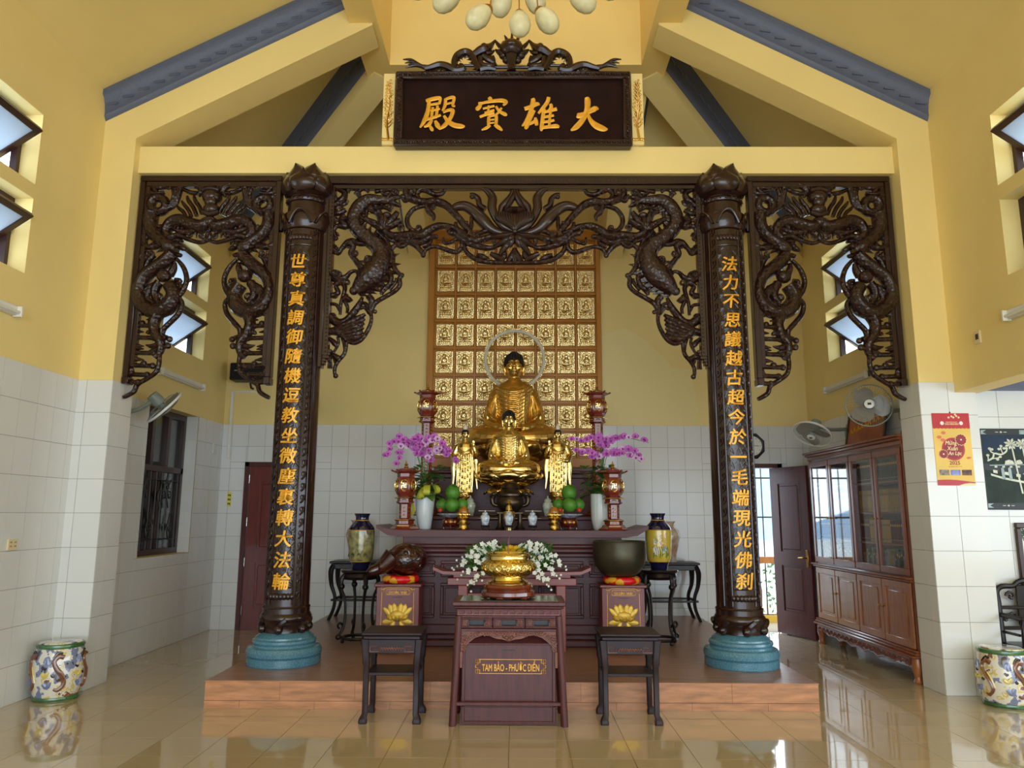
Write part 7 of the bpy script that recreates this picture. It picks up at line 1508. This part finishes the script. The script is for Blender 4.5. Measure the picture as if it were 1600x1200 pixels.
for v0, v1 in ((100, 158), (1092, 1148)):
    for uu in (90, 500, 900): lf_('border_fret', [[(uu, v0), (uu+60 if uu == 90 else uu+170, v0), (uu+20 if uu == 90 else uu+140, (v0+v1)/2), (uu+60 if uu == 90 else uu+170, v1), (uu, v1)]], 'pearl2', 3)
    b = MB()
    for uu in (305, 720):
        for du in (-45, 0, 45): c = lu(uu+du, (v0+v1)/2); b.ball((c[0], ly-.011, c[1]), .012 if du == 0 else .018, .002, .009 if du == 0 else .004, 8, 4)
    tag(b.build('border_sprig', 'pearl', ln), kind='stuff')
for (bx_, tx, ty, by) in ((460, 385, 300, 960), (565, 500, 300, 970), (900, 880, 320, 900)):
    lf_('palm_trunk', [[(tx+8, ty), (tx+24, ty), (bx_+16, by), (bx_-2, by)]], 'pearl', 6); ps = []
    for k in range(8): a = k*math.pi/4+.3; d = (math.cos(a), math.sin(a)); ps.append([(tx+14, ty-10), (tx+14+52*d[0]-16*d[1], ty-10+52*d[1]+16*d[0]), (tx+14+80*d[0], ty-10+80*d[1]), (tx+14+52*d[0]+16*d[1], ty-10+52*d[1]-16*d[0])])
    lf_('palm_crown', ps, 'pearl', 6)
b = MB()
def lt_(pts, r): b.tube([(lu(*p_)[0], ly-.012, lu(*p_)[1]) for p_ in pts], r, 6, 3, flat=.35, up=(0, 1, 0))
lt_([(130, 520), (190, 480), (210, 420), (280, 435), (340, 390), (345, 340)], .009); lt_([(210, 420), (180, 400), (165, 360)], .007); lt_([(300, 425), (285, 350), (290, 320)], .006); lt_([(190, 490), (250, 480), (270, 460)], .006); lt_([(140, 500), (140, 450)], .006)
for p_ in ((165, 355), (190, 365), (290, 320), (320, 350), (345, 350), (270, 465), (240, 500), (140, 445), (265, 360)): c = lu(*p_); b.ball((c[0], ly-.011, c[1]), .016, .003, .013, 8, 4)
b.build('blossom_tree', 'pearl', ln)
lf_('hedge_inlay', [[(310, 570), (320, 520), (360, 505), (400, 520), (420, 570)], [(430, 570), (440, 515), (480, 505), (500, 540), (500, 570)], [(545, 560), (545, 515), (580, 510), (585, 560)]], 'pearl', 4); lf_('far_rail', [[(150, 575), (590, 560), (590, 575), (150, 588)]], 'pearl2', 4)
for uu in range(150, 600, 80): lf_('rail_block', [[(uu+50, 588), (uu+78, 588), (uu+78, 612), (uu+50, 612)]], 'pearl', 5)
lf_('bridge_ramp', [[(490, 700), (600, 560), (700, 545), (900, 560), (1300, 620), (1300, 860), (690, 780), (560, 720)]], 'pearl2', 4); lf_('near_rail', [[(150, 690), (280, 740), (690, 840), (1300, 980), (1300, 1010), (690, 870), (280, 768), (155, 720)]], 'pearl', 5)
for k in range(9): uu = 180+120*k; vv = 640+24*k*1.1; lf_('rail_block', [[(uu, vv), (uu+45, vv+10), (uu+45, vv+52), (uu, vv+40)]], 'pearl', 5)
for uu in (280, 355): lf_('bridge_post', [[(uu-18, 620), (uu, 606), (uu+14, 620), (uu+22, 770), (uu-10, 770)]], 'pearl2', 7)
# framed scroll below, carved chair, ----------------------------------------------------
fs_ = thing('framed_scroll', 'dark framed panel on the aisle wall above the carved chair', 'picture', (5.0, ly, .95)); b = MB()
for q in nov(((4.71, 5.36, .95, 1.0), (4.71, 5.36, 1.47, 1.52), (4.71, 4.76, .95, 1.52), (5.31, 5.36, .95, 1.52))): b.bbox(q[0], q[1], ly-.03, ly+.008, q[2], q[3], .008)
b.build('frame', 'frame', fs_); MB().box(4.75, 5.32, ly-.005, ly+.005, .99, 1.48).build('sheet', 'paperw', fs_, smooth=False); b = MB()
rr = random.Random(6)
for k in range(60): c = (4.77+.1*rr.random(), 1.36+.1*rr.random()); b.ball((c[0], ly-.007, c[1]), .011, .002, .008, 6, 4)
tag(b.build('painted_leaves', 'darkleaf', fs_), kind='stuff')
ch = thing('armchair', 'carved black wooden armchair behind the right drum stool', 'chair', (4.72, 6.95, 0)); xa, xb, yf, yb_ = 4.41, 5.03, 6.78, 7.14; zs = .46
MB().bbox(xa, xb, yf, yb_, zs-.05, zs, .01).build('seat', 'black', ch)
for x in (xa+.03, xb-.03):
    MB().tube([(x, yf+.03, 0, .024), (x, yf+.03, .25, .02), (x, yf+.03, zs, .024), (x, yf+.03, .62, .02)], n=8).build('leg', 'black', ch); MB().tube([(x, yb_-.03, 0, .024), (x, yb_-.03, zs, .024)], n=8).build('leg', 'black', ch); MB().bbox(x-.03, x+.03, yf, yb_, .68, .715, .01).build('armrest', 'black', ch)
    MB().tube([(x, yf+.02, .70, .02), (x-.01, yf+.03, .62, .018)], n=8).bbox(x-.015, x+.015, yf+.08, yb_-.05, .54, .56, .004).build('arm_rail', 'black', ch)
b = MB(); b.tube([(xa+.03, yb_-.03, zs, .024), (xa+.03, yb_-.02, .80, .022), (xa+.02, yb_-.02, .90, .024), (xa+.07, yb_-.02, .945, .026), (xa+.17, yb_-.02, .95, .022), (xa+.22, yb_-.02, .985, .024), (4.72, yb_-.02, 1.0, .028), (xb-.22, yb_-.02, .985, .024), (xb-.17, yb_-.02, .95, .022), (xb-.07, yb_-.02, .945, .026), (xb-.02, yb_-.02, .90, .024), (xb-.03, yb_-.02, .80, .022), (xb-.03, yb_-.03, zs, .024)], n=8, sm=3); b.build('back_frame', 'black', ch)
b = MB(); b.bbox(xa+.03, xb-.03, yb_-.04, yb_-.01, .745, .775, .006).bbox(xa+.03, xb-.03, yb_-.04, yb_-.01, .565, .595, .006).bbox(4.6, 4.84, yb_-.035, yb_-.015, .6, .96, .01)
for sg in (-1, 1):
    for (dx, dz, R_) in ((.17, .86, .045), (.16, .68, .04), (.24, .66, .03)): b.tube([(4.72+sg*(dx+R_*(1-.07*i)*math.cos(i*.6)), yb_-.025, dz+R_*(1-.07*i)*math.sin(i*.6)) for i in range(13)], .012, 6, 1)
b.build('carved_splat', 'black', ch); MB().bbox(xa+.04, xb-.04, yf+.01, yf+.03, zs-.12, zs-.05, .006).build('apron', 'black', ch)
# ================================================================== porcelain drum stools
def drum_mat():
    m = mat('painted porcelain drum', '#E4DFD2', .12, coat=.6); nt = m.node_tree; N = nt.nodes; L = nt.links; tc = N.new('ShaderNodeTexCoord'); v = N.new('ShaderNodeTexNoise'); v.inputs['Scale'].default_value = 9; v.inputs['Detail'].default_value = 3; rp = N.new('ShaderNodeValToRGB'); rp.color_ramp.interpolation = 'CONSTANT'
    els = [(0, '#4B3A34'), (.36, '#7C86A8'), (.43, '#E4DFD2'), (.57, '#D9C26A'), (.61, '#E4DFD2'), (.66, '#8A5A40'), (.72, '#7B9068')]
    rp.color_ramp.elements[0].color = (*lin(els[0][1]), 1); rp.color_ramp.elements[1].position = els[1][0]; rp.color_ramp.elements[1].color = (*lin(els[1][1]), 1)
    for p_, c_ in els[2:]: e = rp.color_ramp.elements.new(p_); e.color = (*lin(c_), 1)
    L.new(tc.outputs['Object'], v.inputs['Vector']); L.new(v.outputs[0], rp.inputs[0]); L.new(rp.outputs[0], N['Principled BSDF'].inputs['Base Color']); return m
M['drum'] = drum_mat(); M['dgreen'] = mat('green glaze', '#3E6B3C', .12, coat=.6, var=.25, vscale=8); M['dbrown'] = mat('brown glaze', '#7A4E3C', .15, coat=.6, var=.3, vscale=30); M['dblack'] = mat('black glaze', '#241E1E', .15, coat=.6); M['dblue'] = mat('blue glaze', '#7480A8', .15, coat=.6); M['dyel'] = mat('yellow glaze', '#DCC766', .15, coat=.6)
def drum(x, y, lab, ph):
    r = thing('drum_stool', lab, 'stool', (x, y, 0), 'porcelain drum stools'); H = .475; prof = [(.165, 0), (.17, .02), (.185, .06), (.2, .15), (.205, .24), (.2, .33), (.185, .42), (.17, .455), (.165, .47), (.15, H), (.02, H-.002)]
    MB().lathe(prof, (x, y, 0), 40).build('body', 'drum', r)
    def W(a, z, o=.002):
        for (r0, z0_), (r1, z1_) in zip(prof, prof[1:]):
            if z0_ <= z <= z1_ and z1_ > z0_: R_ = r0+(r1-r0)*(z-z0_)/(z1_-z0_)+o; return (x+R_*math.sin(a), y-R_*math.cos(a), z)
        return (x, y, z)
    MB().torus((x, y, .445), .176, .014, 40, 8, 'z', 1.5).build('rim_band', 'dgreen', r); MB().torus((x, y, .02), .17, .013, 40, 8, 'z', 1.4).build('foot_band', 'dgreen', r)
    def stroke(nm, pts, m_): b = MB(); q = crom([(a+ph, z, rd) for a, z, rd in pts], 5); b.tube([(*W(a, z), rd) for a, z, rd in q], n=8, sm=1, flat=.3, up=(math.sin(ph), -math.cos(ph), 0)); return b.build(nm, m_, r)
    for o_ in (0, 1.25, -1.25):
        stroke('painted_dragon', [(.35+o_, .36, .022), (.15+o_, .37, .02), (.0+o_, .33, .018), (.12+o_, .27, .02), (.3+o_, .22, .022), (.4+o_, .15, .02), (.22+o_, .1, .016), (.05+o_, .11, .01)], 'dbrown'); stroke('painted_mane', [(-.05+o_, .36, .008), (.12+o_, .4, .012), (.3+o_, .395, .008)], 'dblack'); stroke('painted_cloud', [(-.35+o_, .32, .018), (-.28+o_, .36, .02), (-.22+o_, .31, .016)], 'dblue'); stroke('painted_cloud', [(-.35+o_, .16, .018), (-.2+o_, .13, .022), (-.1+o_, .17, .014)], 'dblue'); stroke('painted_flame', [(-.45+o_, .24, .016), (-.3+o_, .22, .02), (-.18+o_, .25, .01)], 'dyel'); stroke('painted_belly', [(.2+o_, .285, .006), (.36+o_, .225, .007), (.46+o_, .16, .006)], 'dyel')
        stroke('painted_spot', [(-.05+o_, .23, .01), (.0+o_, .215, .012), (.05+o_, .22, .006)], 'dblack'); stroke('painted_spot', [(-.42+o_, .29, .007), (-.34+o_, .275, .01), (-.28+o_, .285, .006)], 'dblack')
drum(-3.955, 6.82, 'painted porcelain drum stool by the left pier', .35); drum(4.20, 6.77, 'painted porcelain drum stool by the right pier', -.1)
# ================================================================== flower stands, side tables, vases
def round_stand(x, y, ztop, lab):
    r = thing('flower_stand', lab, 'stand', (x, y, PZ), 'round black flower stands'); h = ztop-PZ; R_ = .2
    MB().lathe([(R_*.9, h-.035), (R_, h-.025), (R_*1.03, h-.012), (R_, h), (R_*.2, h)], (x, y, PZ), 32).build('top', 'black', r); MB().lathe([(R_*.85, h-.1), (R_*.95, h-.07), (R_*.88, h-.035)], (x, y, PZ), 32).build('apron', 'black', r)
    for k in range(4):
        a = .5+k*math.pi/2; d = Vector((math.cos(a), math.sin(a), 0)); c = Vector((x, y, PZ)); f = lambda rad, z: tuple(c+d*rad+Vector((0, 0, z)))
        b = MB(); b.tube([(*f(.17, h-.05), .024), (*f(.205, h-.1), .026), (*f(.2, h-.2), .018), (*f(.16, h*.6), .015), (*f(.15, h*.35), .015), (*f(.17, h*.2), .017), (*f(.2, h*.12), .014), (*f(.18, .06), .014)], n=8); b.tube([(*f(.165, h*.24), .012), (*f(.2, h*.28), .012), (*f(.225, h*.24), .011), (*f(.205, h*.2), .009)], n=7); b.tube([(*f(.2, h*.13), .012), (*f(.235, h*.1), .012), (*f(.225, .05), .012), (*f(.19, .06), .011), (*f(.195, .085), .008)], n=7); b.ball(f(.2, h-.17), .035, n=10, m=6); b.build('leg', 'black', r)
        MB().ball(f(.17, .022), .022, .022, .022, 8, 6).build('foot', 'black', r)
    MB().torus((x, y, PZ+.052), .165, .016, 32, 8, 'z').build('base_ring', 'black', r)
M['navy'] = mat('navy glaze', '#151636', .1, coat=.7, var=.3, vscale=20); M['vy'] = mat('yellow landscape glaze', '#B9AE6A', .14, col2='#5B5A4A', vscale=16, coat=.6); M['vy2'] = mat('yellow flower glaze', '#D8BC45', .12, var=.06, vscale=4, coat=.7); M['pinkg'] = mat('pink flower glaze', '#D8A8A4', .2); M['tealg'] = mat('teal flower glaze', '#8FB0B4', .2); M['tan'] = mat('tan brush glaze', '#8C8358', .2); M['clay'] = mat('orange brown glaze', '#A8683E', .2, col2='#E3DCCB', vscale=9, coat=.5)
def big_vase(x, y, z, lab, band, flowers):
    r = thing('floor_vase', lab, 'vase', (x, y, z), 'navy banded vases'); f = lambda nm, pr, m_: MB().lathe(pr, (x, y, z), 32).build(nm, m_, r, angle=30)
    f('foot', [(.085, 0), (.09, .01), (.095, .045), (.11, .085)], 'navy'); f('body', [(.11, .085), (.128, .12), (.137, .22), (.142, .34), (.141, .425)], band); f('shoulder', [(.141, .425), (.137, .445), (.12, .475), (.085, .51), (.075, .53)], 'navy'); f('neck', [(.075, .53), (.07, .545), (.072, .57), (.085, .595), (.087, .605), (.07, .603), (.06, .56)], 'navy')
    for zz, R_ in ((.09, .112), (.425, .142), (.53, .076)): MB().torus((x, y, z+zz), R_, .004, 32, 6, 'z').build('gilt_line', 'goldpaint', r)
    def W(a, zz): R_ = .139; return (x+R_*math.sin(a), y-R_*math.cos(a), z+zz)
    if flowers:
        rr = random.Random(3)
        for k in range(16):
            a = rr.uniform(-.8, .8); zz = .18+.2*rr.random(); q = MB(); c = Vector(W(a, zz)); petal_disc(q, c, (math.sin(a), -math.cos(a), 0), rr.uniform(.018, .034), 6, .45, .12); q.build('painted_flower', rr.choice(('pinkg', 'pinkg', 'tealg', 'paperw')), r, smooth=False)
        for k in range(8): a = -.6+.17*k; MB().tube([W(a, .13+.02*(k % 3)), W(a+.08, .19), W(a-.05, .25)], .004, 5, 2).build('painted_stem', 'stem', r)
    else:
        for k in range(8): a = -1+.26*k; MB().tube([W(a-.15, .14+.01*(k % 3)), W(a, .18+.03*(k % 2)), W(a+.12, .15)], .006, 6, 3, flat=.4).build('painted_hill', 'tan' if k % 2 else 'darkleaf', r)
def console(x0, x1, y0, y1, zt, lab):
    r = thing('side_table', lab, 'table', ((x0+x1)/2, (y0+y1)/2, PZ), 'black side tables'); MB().bbox(x0, x1, y0, y1, zt-.03, zt, .008).build('top', 'black', r); MB().bbox(x0+.03, x1-.03, y0+.03, y1-.03, zt-.1, zt-.03, .008).build('apron', 'black', r); xm, ym = (x0+x1)/2, (y0+y1)/2
    for sx in (-1, 1):
        for sy in (-1, 1):
            X_, Y_ = (x0+.05 if sx < 0 else x1-.05), (y0+.05 if sy < 0 else y1-.05); h = zt-PZ
            MB().tube([(X_, Y_, zt-.05, .034), (X_+sx*.03, Y_+sy*.015, zt-.13, .036), (X_+sx*.02, Y_, zt-.3, .027), (X_-sx*.03, Y_, PZ+h*.4, .023), (X_-sx*.02, Y_, PZ+h*.2, .022), (X_+sx*.04, Y_+sy*.01, PZ+.0, .022)], n=8).build('leg', 'black', r)
    b = MB(); zz = PZ+(zt-PZ)*.34
    for yy in (y0+.05, y1-.05): b.bbox(x0+.03, x1-.03, yy-.014, yy+.014, zz-.014, zz+.014, .004)
    b.build('stretcher', 'black', r)
    b = MB()
    for xx in (x0+.05, x1-.05): b.bbox(xx-.014, xx+.014, y0+.05, y1-.05, zz-.014, zz+.014, .004)
    b.build('stretcher', 'black', r)
for sg, sd, px, fp in ((-1, 'left', 567, 562), (1, 'right', 1031, 1031)):
    xs = P(fp, 888, Y=8.36).x; zt = P(fp, 889, Y=8.36).z-.01; round_stand(xs, 8.40, zt, 'round black flower stand %s of the altar' % sd)
    big_vase(xs, 8.40, zt, ('tall navy vase with a misty landscape band, left of the altar' if sg < 0 else 'tall navy vase with a yellow flowered band, right of the altar'), 'vy' if sg < 0 else 'vy2', sg > 0)
    ztb = P(540, 877, Y=10.05).z; xo = 2.42; xi = 1.62
    console(*sorted((sg*xo, sg*xi)), 10.02, 10.48, ztb, 'black side table with curved legs against the back wall, %s' % sd)
    xv = P(556 if sg < 0 else 1047, 850, Y=10.2).x; v = MB().lathe([(.07, 0), (.075, .015), (.085, .1), (.12, .25), (.14, .34), (.12, .41), (.07, .45), (.06, .5), (.085, .53), (.07, .53), (.05, .48)], (xv, 10.22, ztb), 28).build('porcelain_vase', 'clay', base=(xv, 10.22, ztb)); tag(v, 'orange and white vase on the %s side table, partly hidden' % sd, 'vase', 'vases on the side tables')
# ================================================================== chandelier in the lantern
cdl = thing('chandelier', 'brass chandelier with frosted glass tulip shades, cut by the top edge', 'chandelier', (.03, 6.3, 6.75)); cz0 = 6.75
M['shade'] = mat('frosted ribbed glass', '#E6E2B8', .35, var=.1, vscale=14, bump=.3, bscale=30)
MB().tube([(.03, 6.3, 9.0), (.03, 6.3, cz0)], .012, 8, 1).lathe([(.02, -.04), (.07, 0), (.09, .06), (.05, .1), (.02, .2)], (.03, 6.3, cz0), 20).build('stem', 'brass', cdl)
TG = [(750, 25, -.2), (812, 35, -.25), (853, 30, -.15), (700, 0, .0), (785, 2, .15), (835, -4, .2), (908, 0, .0), (660, -20, .2), (945, -20, .2)]
for (px, py, dy) in TG:
    c = P(px, py, Y=6.3+dy); d = Vector((c.x-.03, dy*.6, -.42)).normalized(); MB().tube([(.03, 6.3, cz0+.05), ((c.x+.03)/2+.0, 6.3+dy*.5, cz0-.02), tuple(c-d*.14)], .007, 6, 4).build('arm', 'brass', cdl)
    m4 = Matrix.Translation(c-d*.14) @ d.to_track_quat('Z', 'Y').to_matrix().to_4x4(); q = MB(); q.m = m4; q.lathe([(.02, -.015), (.045, .01), (.055, .04)], n=16); q.build('cup', 'brass', cdl)
    q = MB(); q.m = m4; q.lathe([(.045, .025), (.082, .09), (.098, .16), (.088, .23), (.06, .275), (.02, .295)], n=28, fac=lambda a: 1+.02*math.cos(14*a)); q.build('glass_shade', 'shade', cdl)
